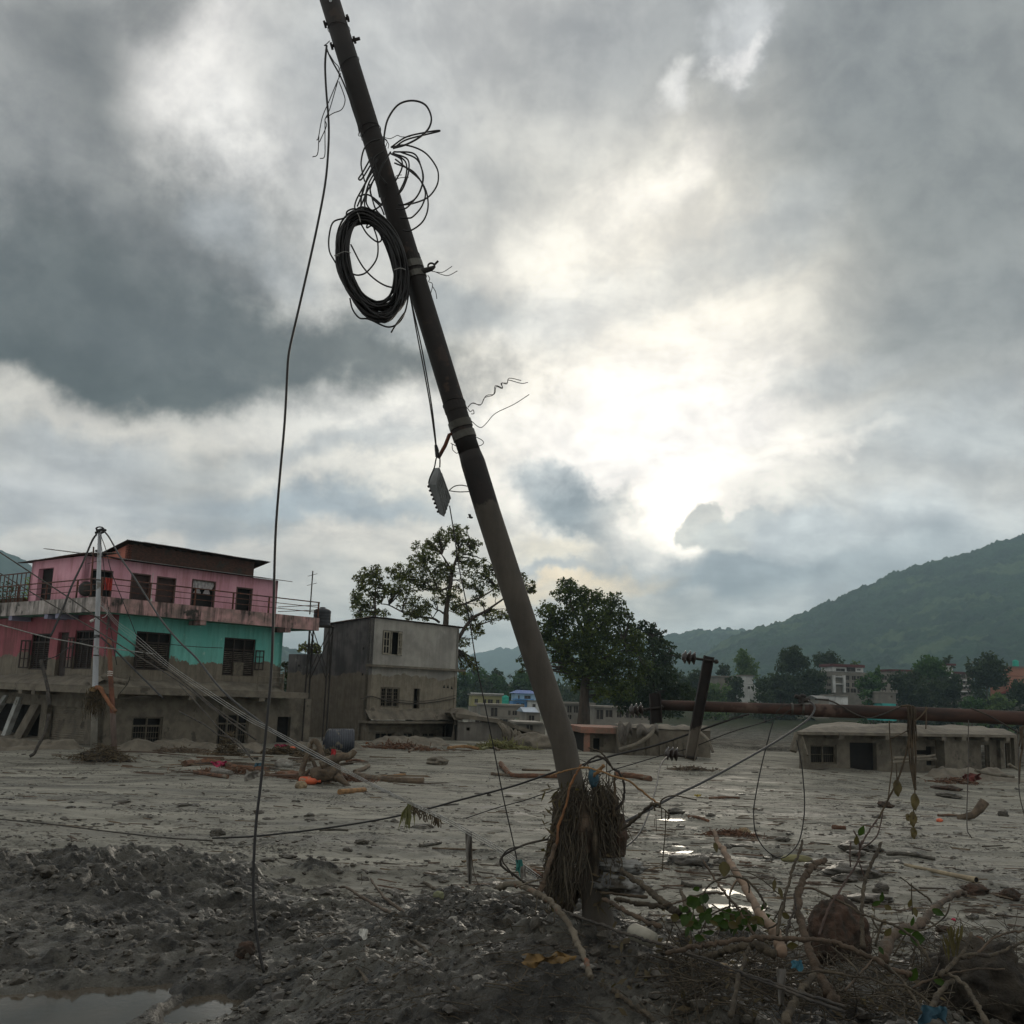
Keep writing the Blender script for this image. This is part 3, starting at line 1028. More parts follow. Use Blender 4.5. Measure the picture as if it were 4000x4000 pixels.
# ------------------------------------------------------------------ pink and turquoise house
def pink_house():
    k = P(362, 2661, 42.0)
    K = Vector((k.x, k.y, 0))
    C1 = K - nR * 1.0 - nL * 1.0
    C2 = K - nR * 2.3 - nL * 0.35
    R0, L0 = Facade(K, uR, nR), Facade(K, uL, nL)           # balcony edges
    R1, L1 = Facade(C1, uR, nR), Facade(C1, uL, nL)         # middle storey
    R2, L2 = Facade(C2, uR, nR), Facade(C2, uL, nL)         # top storey
    T = thing('apartment_house', (C1.x, C1.y, 0), 'pink and turquoise house with balcony railings, lowest storey buried in mud', 'house')
    pinkd = M('dark_pink_paint', c(138, 74, 82), c(152, 88, 94), 0.7, rough=0.85, streak=(c(96, 64, 60), 0.6), mud=(MUDZ + 0.1, MUDC), bump=0.006)
    turq = M('turquoise_paint', c(98, 172, 160), c(114, 182, 170), 0.8, rough=0.85, streak=(c(84, 140, 126), 0.6), mud=(MUDZ + 0.1, MUDC), bump=0.006, fleck=(c(150, 196, 184), 0.12, 3))
    pinkl = M('light_pink_paint', c(200, 144, 156), c(212, 160, 172), 0.6, rough=0.85, streak=(c(166, 112, 114), 0.65), bump=0.004)
    para = M('mouldy_pink_parapet', c(186, 146, 142), c(128, 110, 103), 1.4, rough=0.9, streak=(c(48, 46, 42), 0.92), bump=0.006, fleck=(c(58, 56, 50), 0.4, 1.6))
    brick = M('rough_brick', c(84, 58, 48), c(58, 46, 40), 7, rough=0.95, bump=0.03, bscale=14, fleck=(c(60, 56, 50), 0.5, 1.1), stretch=(1, 1, 3))
    under = M('balcony_soffit', c(96, 150, 130), c(70, 110, 96), 1.2, rough=0.9, fleck=(c(50, 56, 48), 0.5, 0.9))
    zs1, zs1t, zs2, zs2t, zpar = 2.30, 2.58, 5.60, 5.76, 6.22
    tE = R1.hit(1100, 2560)[0]
    tB = R0.hit(1246, 2440)[0]
    tS = R0.hit(1205, 2725)[0]
    LL = 13.0
    # lowest storey, mostly under the mud line
    g3 = R1.rect(513, 2800, 632, 2935)
    g4 = R1.rect(846, 2788, 968, 2960)
    sh = L1.rect(170, 2760, 330, 2960)
    v1 = L1.rect(-160, 2745, 150, 2960)
    R1.wall(0, tE, -0.6, zs1, [g3, g4]).build('lower_wall', CONC, T)
    L1.wall(0.0, LL, -0.6, zs1, [sh, v1]).build('lower_wall', CONC, T)
    w = window(R1, T, g3, MUDW, 'grille', 2, 3, MUDW, transom=0.35)
    w = window(R1, T, g4, MUDW, 'grille', 3, 2, MUDW, transom=0.42)
    # rolling shutter, bellied out by the flood
    mb = MB()
    t0, t1, z0, z1 = sh
    def rollfn(u, v):
        t = t0 + (t1 - t0) * u
        z = z0 + (z1 - z0) * v
        belly = 0.28 * math.sin(math.pi * u) * (1 - v) ** 1.3 + 0.012 * math.sin(z * 2 * math.pi / 0.09)
        return L1.pt(t, z, belly - 0.1)
    mb.sheet(rollfn, 14, 90)
    mb.build('roller_shutter', CONC, T, 'mud coated roller shutter bellied outwards')
    # tilted white pillars and fallen panels in the open bay at the far left
    pw = M('dirty_white_paint', c(170, 172, 168), c(142, 142, 136), 2, rough=0.8, fleck=(c(110, 104, 92), 0.4, 1.5))
    for (ax, ay), (bx, by), wd, nm, mt in (((62, 2722), (18, 2890), 0.36, 'leaning_pillar', pw), ((10, 2715), (-90, 2890), 0.36, 'leaning_pillar', pw), ((128, 2752), (70, 2890), 0.75, 'tilted_panel', CONC), ((178, 2715), (182, 2910), 0.22, 'bay_post', MUDW)):
        a, b = L1.hit(ax, ay, 0.2), L1.hit(bx, by, 0.2)
        mb = MB()
        hw = wd / 2
        mb.hexa([L1.pt(b[0] - hw, b[1] - 0.3, 0.45), L1.pt(b[0] + hw, b[1] - 0.3, 0.45), L1.pt(b[0] + hw, b[1] - 0.3, 0.2), L1.pt(b[0] - hw, b[1] - 0.3, 0.2),
                 L1.pt(a[0] - hw, a[1], 0.1), L1.pt(a[0] + hw, a[1], 0.1), L1.pt(a[0] + hw, a[1], -0.15), L1.pt(a[0] - hw, a[1], -0.15)])
        mb.build(nm, mt, T)
    mb = MB()
    a = L1.pt(L1.hit(-40, 2920)[0], 0.15, 0.9); b = L1.pt(L1.hit(160, 2905)[0], 0.12, 0.5)
    mb.hexa([a + Vector((0, 0, -.1)), b + Vector((0, 0, -.1)), b + nL * -1.2 + Vector((0, 0, .1)), a + nL * -1.2 + Vector((0, 0, .1)), a, b, b + nL * -1.2 + Vector((0, 0, .2)), a + nL * -1.2 + Vector((0, 0, .2))])
    mb.build('fallen_slab', CONC, T)
    # first slab with the mud lying on it, and its beam ends
    def slab(name, mat, z0, z1, tR, tL, ov=0.0):
        mb = MB()
        c0 = K + nR * ov + nL * ov
        pts = [c0, c0 + uR * tR, c0 + uR * tR - nR * 9.5, c0 + uL * tL + uR * 9.5, c0 + uL * tL]
        n = len(pts)
        lo, hi = [(p.x, p.y, z0) for p in pts], [(p.x, p.y, z1) for p in pts]
        mb.add(lo + hi, [tuple(reversed(range(n))), tuple(range(n, 2 * n))] + [(i, (i + 1) % n, n + (i + 1) % n, n + i) for i in range(n)])
        return mb.build(name, mat, T)
    slab('floor_slab', CONC, zs1, zs1t, tS, LL)
    slab('floor_slab', under, zs2, zs2t, tB, LL)
    for f, pxs, m, zlo, zhi in ((R0, (1, 4.7, 8.4), CONC, zs1 - 0.18, zs1 - 0.003), (R0, (4.9, 9.6), para, zs2 - 0.2, zs2 - 0.003), (L0, (5, 6.2, 9), CONC, zs1 - 0.16, zs1 - 0.003), (L0, (3.6, 4.6, 8), M('blue_grey_paint', c(134, 134, 152), c(120, 120, 138), 2), zs2 - 0.2, zs2 - 0.003)):
        for t in pxs:
            mb = MB()
            f.box(mb, t - 0.16, t + 0.16, zlo, zhi, -0.9, -0.02)
            mb.build('beam_end', m, T)
    # mud heaped on the first slab
    mb = MB()
    def heap(u, v):
        t = (tE + 0.6) * u
        hgt = (0.24 + 0.26 * float(fbm(np.array([t * 0.9]), np.array([v * 1.1]), 3)[0])) * (1 - v ** 1.6) + 0.01
        p = R0.pt(t, zs1t + hgt, -0.96 + 0.93 * v)
        return p
    mb.sheet(heap, 44, 8)
    def heap2(u, v):
        t = LL * u
        hgt = (0.26 + 0.28 * float(fbm(np.array([t * 0.9 + 40]), np.array([v * 1.1]), 3)[0])) * (1 - v ** 1.6) + 0.01
        return L0.pt(t, zs1t + hgt, -0.96 + 0.93 * v)
    mb.sheet(heap2, 40, 8)
    mb.build('mud_on_slab', CONC, T, smooth=True)
    # middle storey
    w1 = R1.rect(527, 2469, 665, 2618)
    w2 = R1.rect(872, 2493, 996, 2640)
    l1, l2, l3 = L1.rect(118, 2475, 190, 2616), L1.rect(219, 2470, 260, 2655), L1.rect(288, 2462, 362, 2614)
    R1.wall(0, tE, zs1t, zs2, [w1, w2]).build('middle_wall', turq, T)
    L1.wall(0.0, LL, zs1t, zs2, [l1, l2, l3]).build('middle_wall', pinkd, T)
    mb = MB()
    R1.box(mb, -0.02, 0.42, zs1t, zs2 - 0.004, 0.003, 0.02)
    mb.build('corner_band', pinkd, T)
    window(R1, T, w1, WOODD, 'louvre', 3, 2, M('shutter_slats', c(96, 88, 78), c(60, 54, 48), 6), transom=0.42)
    window(R1, T, w2, WOODD, 'louvre', 3, 2, M('shutter_slats', c(96, 88, 78), c(60, 54, 48), 6), transom=0.5)
    for r in (l1, l3):
        window(L1, T, r, WOODD, 'louvre', 3, 2, WOODD, transom=0.35)
    for r, f in ((l2, L1),):
        mb = MB()
        f.box(mb, r[0], r[1], r[2], r[3], -0.2, -0.16)
        mb.build('door', WOODD, T)
    casement(R1, T, w1[0], w1[2] + 0.02, w1[3] - 0.4, 0.36, math.radians(70), WOODD, MUDW, -1)
    casement(R1, T, w2[1], w2[2] + 0.3, w2[3] - 0.5, 0.42, math.radians(35), WOODD, None, 1)
    casement(L1, T, l1[1], l1[2] + 0.05, l1[3] - 0.3, 0.5, math.radians(30), WOODD, None, 1)
    casement(L1, T, l3[1], l3[2] + 0.02, l3[3] - 0.3, 0.42, math.radians(25), WOODD, None, 1)
    # muddy door leaf standing in the second window
    mb = MB()
    a, b, z0, z1 = w2
    R1.box(mb, a + (b - a) * 0.34, a + (b - a) * 0.64, z0, z0 + 0.62, -0.06, 0.03)
    mb.build('lower_panel', MUDW, T)
    # inside of the storeys
    def room(C, tR, tL, z0, z1, e=0.23):
        c0 = C - nR * e - nL * e
        interior(T, [c0, c0 + uR * (tR - e), c0 + uR * (tR - e) + uL * 6, c0 + uR * 6 + uL * (tL - 1), c0 + uL * (tL - 1)], z0, z1)
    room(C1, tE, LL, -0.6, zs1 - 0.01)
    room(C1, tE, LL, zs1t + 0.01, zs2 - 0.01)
    # end wall of the turquoise storeys
    e1 = R1.pt(tE, 0, 0)
    mb = MB()
    mb.hexa([e1 + Vector((0, 0, zs1t)), e1 + uL * 6 + Vector((0, 0, zs1t)), e1 + uL * 6 - uR * 0.2 + Vector((0, 0, zs1t)), e1 - uR * 0.2 + Vector((0, 0, zs1t)),
             e1 + Vector((0, 0, zs2)), e1 + uL * 6 + Vector((0, 0, zs2)), e1 + uL * 6 - uR * 0.2 + Vector((0, 0, zs2)), e1 - uR * 0.2 + Vector((0, 0, zs2))])
    mb.build('end_wall', turq, T)
    # parapets
    mb = MB()
    R0.box(mb, 0, tB, zs2 + 0.0, zpar, -0.13, 0.012)
    mb.build('parapet', para, T)
    mb = MB()
    L0.box(mb, 0.0, LL, zs2 + 0.0, zpar - 0.004, -0.13, 0.012)
    mb.build('parapet', M('mouldy_white_parapet', c(176, 168, 162), c(124, 118, 112), 1.4, rough=0.9, streak=(c(52, 50, 47), 0.92), fleck=(c(60, 58, 52), 0.4, 1.6)), T)
    # red pipe railing
    rl = MB()
    for f, L in ((R0, tB), (L0, LL)):
        rl.tube([f.pt(0, 6.99, -0.06), f.pt(L, 6.99, -0.06)], 0.03, 6)
    rail = rl.build('railing', RUST, T)
    for zz_ in (6.5, 6.75):
        for f, L in ((R0, tB), (L0, LL)):
            mb = MB()
            mb.tube([f.pt(0, zz_, -0.06), f.pt(L, zz_, -0.06)], 0.018, 6)
            mb.build('rail', RUST, rail)
    for f, ts in ((R0, (0.02, 2.2, 4.4, 6.4, 8.4, tB - 0.05)), (L0, (2.2, 4.9, 7.6, 10.3, 12.9))):
        for t in ts:
            mb = MB()
            f.box(mb, t - 0.03, t + 0.03, zpar, 6.985, -0.09, -0.03)
            mb.build('post', RUST, rail)
    for dz in (6.62, 6.86):       # the railing turns back at the free end
        mb = MB()
        a = R0.pt(tB - 0.05, dz, -0.06)
        mb.tube([a, a + uL * 3.2], 0.018, 6)
        mb.build('rail', RUST, rail)
    # top storey
    ze = 8.08
    tT = R2.hit(1082, 2340)[0]
    lT = L2.hit(112, 2330)[0]
    tops = [R2.rect(332, 2224, 436, 2380), R2.rect(507, 2240, 584, 2380), R2.rect(608, 2254, 684, 2380), R2.rect(746, 2266, 840, 2372), R2.rect(920, 2295, 984, 2400)]
    tops = [(max(a, 0.3), b, max(z0, 5.80), z1) for a, b, z0, z1 in tops]
    tl = L2.rect(146, 2220, 204, 2330)
    tl = (tl[0], tl[1], 5.80, tl[3])
    eR = lambda t: ze - 0.02
    R2.wall(0, tT, zs2t, ze, tops).build('upper_wall', pinkl, T)
    L2.wall(0.0, lT, zs2t, ze, [tl]).build('upper_wall', pinkl, T)
    c2 = C2 - nR * 0.23 - nL * 0.23
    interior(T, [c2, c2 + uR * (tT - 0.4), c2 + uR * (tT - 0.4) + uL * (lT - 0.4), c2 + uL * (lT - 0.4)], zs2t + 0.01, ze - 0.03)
    e2, e3 = R2.pt(tT, 0, 0), L2.pt(lT, 0, 0)
    for p, d, n_ in ((e2, uL, -uR), (e3, uR, -uL)):
        mb = MB()
        z = Vector((0, 0, zs2t)); zt = Vector((0, 0, ze - 0.01))
        ln = lT if d is uL else tT
        mb.hexa([p + z, p + d * ln + z, p + d * ln + n_ * 0.2 + z, p + n_ * 0.2 + z, p + zt, p + d * ln + zt, p + d * ln + n_ * 0.2 + zt, p + n_ * 0.2 + zt])
        mb.build('end_wall', pinkl, T)
    drk = M('brown_door', c(64, 46, 42), c(50, 38, 36), 3)
    for i in (1, 2):
        a, b, z0, z1 = tops[i]
        mb = MB()
        R2.box(mb, a + 0.05, b - 0.05, z0, z1 - 0.05, -0.18, -0.14)
        mb.build('door', drk, T)
    for i, r in enumerate(tops):
        fm = MB()
        a, b, z0, z1 = r
        R2.box(fm, a, a + 0.06, z0, z1, -0.12, 0.014); R2.box(fm, b - 0.06, b, z0, z1, -0.12, 0.014); R2.box(fm, a + 0.06, b - 0.06, z1 - 0.06, z1, -0.12, 0.014)
        fm.build('door_frame', M('brown_frame', c(92, 70, 62), c(76, 58, 52), 3), T)
    # curtains in the wide opening
    a, b, z0, z1 = tops[3]
    lace = M('lace_curtain', c(186, 180, 178), c(150, 144, 146), 9, rough=0.9)
    for s, cx in ((1, a + (b - a) * 0.26), (-1, a + (b - a) * 0.72)):
        mb = MB()
        def cur(u, v, s=s, cx=cx):
            wd = (0.36 * (1 - v) ** 0.9 + 0.09) if v < 0.62 else 0.09 + 0.11 * (v - 0.62) / 0.38
            t = cx + (u - 0.5) * 2 * wd + s * 0.05 * v
            return R2.pt(t, z1 - 0.06 - (z1 - z0 - 0.7) * v, -0.1 + 0.035 * math.sin(u * 22))
        mb.sheet(cur, 24, 12)
        mb.build('curtain', lace, T, smooth=True)
    # electric conduit and meter box
    mb = MB()
    mt = R2.hit(596, 2260)[0]
    R2.box(mb, mt - 0.01, mt + 0.01, 6.5, 7.7, 0.003, 0.02); R2.box(mb, mt - 0.05, mt + 0.05, 6.32, 6.55, 0.003, 0.06)
    mb.build('meter_box', WHITEPLA, T)
    # lower tin roof along the front, and the brick attic behind it with its own tin roof
    a = R2.pt(-0.45, ze + 0.02, 0.45); b = R2.pt(tT + 0.5, ze - 0.02, 0.45)
    corrugated('roof', a, b, -nR * 3.4 + Vector((0, 0, 0.42)), TIN, T)
    a = L2.pt(lT + 0.55, ze - 0.06, 0.42); b = L2.pt(-0.5, ze + 0.03, 0.42)
    corrugated('roof', a, b, -nL * 1.7 + Vector((0, 0, 0.22)), TIND, T)
    A0 = C2 - nR * 1.5
    RA = Facade(A0, uR, nR)
    t0, t1 = RA.hit(496, 2190)[0], RA.hit(990, 2250)[0]
    za = 9.05
    zb_ = ze + 0.15
    mb = RA.wall(t0, t1, zb_, za, [], 0.22)
    mb.build('brick_wall', brick, T)
    e = RA.pt(t0, 0, 0)
    pinkg = M('orange_pink_gable', c(200, 124, 104), c(184, 112, 96), 2)
    mb = MB()
    mb.hexa([e + Vector((0, 0, zb_)), e + uL * 3.2 + Vector((0, 0, zb_)), e + uL * 3.2 - uR * -0.2 + Vector((0, 0, zb_)), e + uR * 0.2 + Vector((0, 0, zb_)),
             e + Vector((0, 0, za)), e + uL * 3.2 + Vector((0, 0, zb_ + 0.15)), e + uL * 3.2 + uR * 0.2 + Vector((0, 0, zb_ + 0.15)), e + uR * 0.2 + Vector((0, 0, za))])
    mb.build('gable_wall', pinkg, T)
    for i in range(14):            # broken courses along the top of the brick wall
        mb = MB()
        t = t0 + (t1 - t0) * (i + random.random() * 0.6) / 14
        RA.box(mb, t, t + 0.22, za + 0.002, za + random.choice((0.06, 0.1)), -0.2, -0.01)
        mb.build('brick', brick, T)
    a = RA.pt(t0 - 0.25, za + 0.16, 0.35); b = RA.pt(t1 + 0.75, za + 0.08, 0.35)
    corrugated('roof', a, b, -nR * 3.6 + Vector((0, 0, -0.75)), TIND, T)
    # side block right of the turquoise wall, half in the mud
    mb = MB()
    sb = Facade(R1.pt(tE + 0.05, 0, -0.5), uR, nR)
    hole = sb.rect(1080, 2800, 1132, 2950)
    sb.wall(0, 2.4, -0.5, 2.26, [hole]).build('side_wall', CONC, T)
    c3 = sb.pt(0.1, 0, -0.24)
    interior(T, [c3, c3 + uR * 2.1, c3 + uR * 2.1 + uL * 3, c3 + uL * 3], -0.5, 2.2)
    # muddy railing left on the slab
    mr = MB()
    a, b = R0.hit(1016, 2608), R0.hit(1112, 2620)
    for dz in (0, 0.25, 0.5):
        mr.tube([R0.pt(a[0], zs1t + 0.42 + dz, -0.1), R0.pt(b[0], zs1t + 0.42 + dz, -0.1)], 0.02, 6)
    for t in (a[0], (a[0] + b[0]) / 2, b[0]):
        mr.tube([R0.pt(t, zs1t, -0.1), R0.pt(t, zs1t + 0.96, -0.1)], 0.025, 6)
    mr.build('muddy_railing', CONC, T)
    mb = MB()
    mb.tube([R0.pt(b[0] + 0.05, zs1t, -0.2), R0.pt(b[0] + 0.05, zs1t + 0.85, -0.2)], 0.11, 8, 0.2)
    mb.build('broken_post', CONC, T)
    return R0, L0, R2, T, K, tB


PH = pink_house()
R0, L0, R2, T_PINK, K_PINK, tB_ = PH


# things standing on or hanging from the pink house
def on_pink():
    # round dark dish and a red cloth on the railing
    mb = MB()
    a = P(335, 2300, 43.2)
    mb.lump(a, 0.32, 0.14, 0.32, 2, 0.03, 3)
    mb.build('satellite_dish', IRON, label='dark round dish on the pink balcony beside the grey pole', cat='satellite dish', smooth=True)
    mb = MB()
    t0, z0 = R0.hit(408, 2290)
    def cl(u, v):
        return R0.pt(t0 + 0.36 * u, 6.99 - 0.5 * v, 0.0 + 0.05 * math.sin(u * 17) - 0.02 * v)
    mb.sheet(cl, 18, 6)
    def cl2(u, v):
        return R0.pt(t0 + 0.36 * u, 6.99 - 0.3 * v, -0.12 + 0.04 * math.sin(u * 15))
    mb.sheet(cl2, 18, 6)
    mb.build('hanging_cloth', M('red_cloth', c(176, 66, 54), c(140, 48, 42), 6, rough=0.9), label='red cloth hung over the balcony railing right of the grey pole', cat='cloth', smooth=True)
    # two roof aerials
    for (x, y0, y1, Y, lab, n) in ((366, 2136, 2330, 42.3, 'rusty television aerial post rising behind the grey pole', 2), (1222, 2230, 2400, 49.2, 'thin television aerial on the free end of the balcony', 2)):
        a, b = P(x, y0, Y), P(x - 12, y1, Y)
        t = thing('television_aerial', b, lab, 'aerial')
        mb = MB(); mb.tube([b, a], 0.032, 6); mb.build('mast', RUST if x < 500 else IRON, t)
        for i in range(n):
            z = a.z - 0.2 - 0.45 * i
            q = a.lerp(b, (a.z - z) / (a.z - b.z))
            m2 = MB(); m2.tube([q + Vector((-0.25, 0.1, -0.06)), q + Vector((0.25, -0.1, 0.06))], 0.012, 5)
            m2.build('crossbar', IRON, t)
    # terrace at far left: grille, planter and plants
    g = thing('terrace_grille', P(60, 2300, 45), 'tall rusty bar grille on the terrace at the left edge', 'grille')
    f = L0
    tt = [f.hit(x, 2250, -1.0)[0] for x in (-60, 118)]
    mb = MB(); f.box(mb, tt[1], tt[0], 7.72, 7.77, -1.03, -0.98); mb.build('top_rail', RUST, g)
    k = 0
    for i in range(12):
        t = tt[1] + (tt[0] - tt[1]) * i / 11
        mb = MB(); f.box(mb, t - 0.014, t + 0.014, 5.76, 7.72, -1.03, -0.99); mb.build('bar', RUST, g)
    mb = MB()
    t0 = f.hit(30, 2330, -0.8)[0]
    f.box(mb, t0 - 1.0, t0 + 3, 5.78, 6.6, -1.4, -1.1)
    mb.build('low_wall', M('brown_plank', c(84, 66, 54), c(62, 50, 42), 3, stretch=(1, 1, 5)), label='brown boarded low wall under the terrace plants', cat='low wall')
    for px, nm, lab, hgt, grass in ((14, 'potted_shrub', 'dark leafy shrub on the terrace at the left edge', 0.75, False), (94, 'maize_plant', 'pale green maize plant beside the pink wall', 1.35, True)):
        t0, _ = f.hit(px, 2300, -0.9)
        b = f.pt(t0, 6.55, -1.2)
        T = thing(nm, b, lab, 'plant')
        mb = MB(); mb.tube([b - Vector((0, 0, .75)), b + Vector((0, 0, hgt * 0.7))], 0.025, 5); mb.build('stem', MUDW, T)
        lf = MB()
        for i in range(26 if grass else 130):
            o = b + Vector((random.gauss(0, .06 if grass else .28), random.gauss(0, .06 if grass else .2), hgt * random.random() * (0.8 if grass else 1.2) - .1))
            d = Vector((random.uniform(-1, 1), random.uniform(-1, 1), random.uniform(0.3, 1.2) if grass else random.uniform(-.5, .6))).normalized()
            L = random.uniform(.4, .75) if grass else random.uniform(.1, .18)
            sd_ = d.orthogonal().normalized() * (0.03 if grass else 0.045)
            tip = o + d * L - Vector((0, 0, 0.18 if grass else 0))
            m_ = o + d * L * 0.5 + Vector((0, 0, 0.05))
            lf.add([o, m_ + sd_, tip, m_ - sd_], [(0, 1, 2, 3)])
        lf.build('foliage', leaf_mat('maize_leaf' if grass else 'shrub_leaf', c(96, 124, 62) if grass else c(44, 58, 34), c(130, 152, 80) if grass else c(60, 74, 42)), T)


on_pink()


# ------------------------------------------------------------------ grey three-storey house
A42 = math.radians(42)
vR, mR = Vector((math.sin(A42), math.cos(A42), 0)), Vector((math.cos(A42), -math.sin(A42), 0))
vL, mL = Vector((-math.cos(A42), math.sin(A42), 0)), Vector((-math.sin(A42), -math.cos(A42), 0))


def grey_house():
    k = P(1436, 2697, 55.5)
    C = Vector((k.x, k.y, 0))
    R, L = Facade(C, vR, mR), Facade(C, vL, mL)
    T = thing('plastered_house', C, 'bare grey plastered house with small windows, mud caked to its middle', 'house')
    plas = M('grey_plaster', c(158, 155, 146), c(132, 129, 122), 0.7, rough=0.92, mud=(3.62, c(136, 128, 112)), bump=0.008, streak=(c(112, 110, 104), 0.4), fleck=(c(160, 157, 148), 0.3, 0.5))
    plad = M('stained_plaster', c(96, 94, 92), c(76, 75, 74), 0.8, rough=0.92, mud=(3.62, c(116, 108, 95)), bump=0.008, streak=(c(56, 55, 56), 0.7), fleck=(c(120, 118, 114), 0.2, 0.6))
    tR = R.hit(1788, 2600)[0]
    tL = L.hit(1262, 2520)[0]
    tL2 = L.hit(1124, 2620)[0]
    zl, zm = 1.18, 4.05
    ztop = R.hit(1448, 2412)[1]
    zR = R.hit(1788, 2452)[1]
    zL = L.hit(1262, 2442)[1]
    top = lambda t: ztop + (zR - ztop) * t / tR
    topL = lambda t: ztop + (zL - ztop) * t / tL
    w = [R.rect(1493, 2464, 1572, 2560), R.rect(1486, 2684, 1562, 2764), R.rect(1614, 2690, 1642, 2768)]
    lo = [R.rect(1478, 2862, 1552, 2970), R.rect(1590, 2862, 1630, 2900), R.rect(1662, 2862, 1716, 2970), R.rect(1742, 2832, 1770, 2945)]
    lo = [(a, b, max(z0, -0.5), z1) for a, b, z0, z1 in lo]
    z3 = max(ztop, zR)
    R.wall(0, tR, zm + 0.12, z3, [w[0]], top=top).build('upper_wall', plas, T)
    R.wall(0, tR, zl + 0.16, zm - 0.003, w[1:], off=-0.03).build('middle_wall', plas, T)
    R.wall(0, tR, -0.6, zl - 0.1, lo, off=-0.3).build('lower_wall', CONC, T)
    # vent holes and the three small triangular openings
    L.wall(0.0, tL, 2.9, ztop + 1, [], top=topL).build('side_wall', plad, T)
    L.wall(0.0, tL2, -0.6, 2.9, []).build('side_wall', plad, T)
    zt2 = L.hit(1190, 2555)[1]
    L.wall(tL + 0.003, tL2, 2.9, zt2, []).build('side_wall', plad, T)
    for px, py in ((1420, 2533), (1416, 2634), (1168, 2600)):
        t, z = L.hit(px, py)
        mb = MB(); L.box(mb, t - 0.07, t + 0.07, z - 0.06, z + 0.06, 0.002, 0.006); mb.build('vent_hole', DARK, T)
    for px, py in ((1736, 2682), (1751, 2683), (1766, 2687)):
        t, z = R.hit(px, py)
        mb = MB(); mb.add([R.pt(t - 0.1, z - 0.08, -0.026), R.pt(t + 0.1, z - 0.08, -0.026), R.pt(t, z + 0.12, -0.026), R.pt(t - 0.1, z - 0.08, -0.035), R.pt(t + 0.1, z - 0.08, -0.035), R.pt(t, z + 0.12, -0.035)], [(0, 1, 2), (0, 3, 4, 1), (1, 4, 5, 2), (2, 5, 3, 0)])
        mb.build('vent_opening', DARK, T)
    # ledges: upper thin, lower heaped with mud
    mb = MB(); R.box(mb, -0.02, tR + 0.35, zm, zm + 0.12, -0.3, 0.32); mb.build('ledge', CONC, T)
    mb = MB(); R.box(mb, -0.12, tR + 0.25, zl - 0.1, zl + 0.02, -0.5, 0.42); mb.build('ledge', CONC, T)
    mb = MB()
    def heap(u, v):
        t = -0.1 + (tR + 0.3) * u
        hh = (0.42 + 0.3 * float(fbm(np.array([t * 1.3]), np.array([v * 2]), 3)[0])) * max(0.0, 1 - v) ** 0.8 + 0.02 + 0.12 * float(billow(np.array([t * 2.2]), np.array([v * 2.0]), 2)[0])
        return R.pt(t, zl + 0.02 + hh, -0.03 + 0.44 * v)
    mb.sheet(heap, 60, 10)
    mb.build('mud_on_ledge', CONC, T, smooth=True)
    cream = M('cream_window_wood', c(150, 144, 128), c(126, 120, 106), 4)
    window(R, T, w[0], cream, 'none', 2, 0, fw=0.06)
    a, b, z0, z1 = w[0]
    casement(R, T, a + 0.06, z0 + 0.05, z1 - 0.05, 0.42, math.radians(14), cream, None, 1, 'window_sash')
    casement(R, T, b - 0.06, z0 + 0.05, z1 - 0.05, 0.42, math.radians(18), cream, None, -1, 'window_sash')
    window(R, T, w[1], MUDW, 'grille', 3, 4, MUDW, fw=0.09)
    mb = MB(); a, b, z0, z1 = w[2]; R.box(mb, a, a + 0.08, z0, z1, -0.2, -0.03); R.box(mb, b - 0.08, b, z0, z1, -0.2, -0.03); mb.build('window_frame', MUDW, T)
    window(R, T, lo[0], MUDW, 'grille', 3, 2, MUDW, rec=0.36, transom=0.35)
    window(R, T, lo[1], MUDW, 'grille', 2, 1, MUDW, rec=0.36)
    window(R, T, lo[2], MUDW, 'grille', 2, 3, MUDW, rec=0.36, name='door')
    window(R, T, lo[3], MUDW, 'grille', 2, 3, MUDW, rec=0.36)
    c0 = C - mR * 0.56 - mL * 0.24
    for z0, z1 in ((-0.6, zl - 0.11), (zl + 0.2, zm - 0.01), (zm + 0.13, zR - 0.2)):
        ln = tL if z0 > 3 else tL2
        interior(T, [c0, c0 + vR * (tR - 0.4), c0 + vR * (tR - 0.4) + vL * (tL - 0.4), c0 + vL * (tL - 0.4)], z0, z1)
    # far side walls
    e = R.pt(tR, 0, 0)
    mb = MB(); mb.box(e + Vector((0, 0, -0.6)) - vR * 0.2, vR * 0.2, vL * tL, Vector((0, 0, zR - 0.05 + 0.6))); mb.build('end_wall', plas, T)
    # sheet roof falling to the back
    a = R.pt(-0.12, ztop + 0.05, 0.18); b = R.pt(tR + 0.4, zR + 0.05, 0.18)
    corrugated('roof', a, b, vL * (tL + 0.15) + Vector((0, 0, zL - ztop)), TIND, T, amp=0.022)
    mb = MB()          # terrace floor of the lower part
    p = L.pt(tL, zt2 - 0.5, -0.23)
    mb.box(p, vL * (tL2 - tL), -mL * 5, Vector((0, 0, 0.12))); mb.build('terrace_floor', CONC, T)
    # leaning splinter of wall at the right-hand corner
    mb = MB(); a = P(1782, 2815, 58.6); b = P(1760, 2935, 58.2)
    mb.tube([a, a.lerp(b, .5) + Vector((0.08, 0, 0)), b], [0.1, 0.18, 0.26], 6, 0.2); mb.build('leaning_post', CONC, T)
    return R, L, tR


GR, GL, tGR = grey_house()


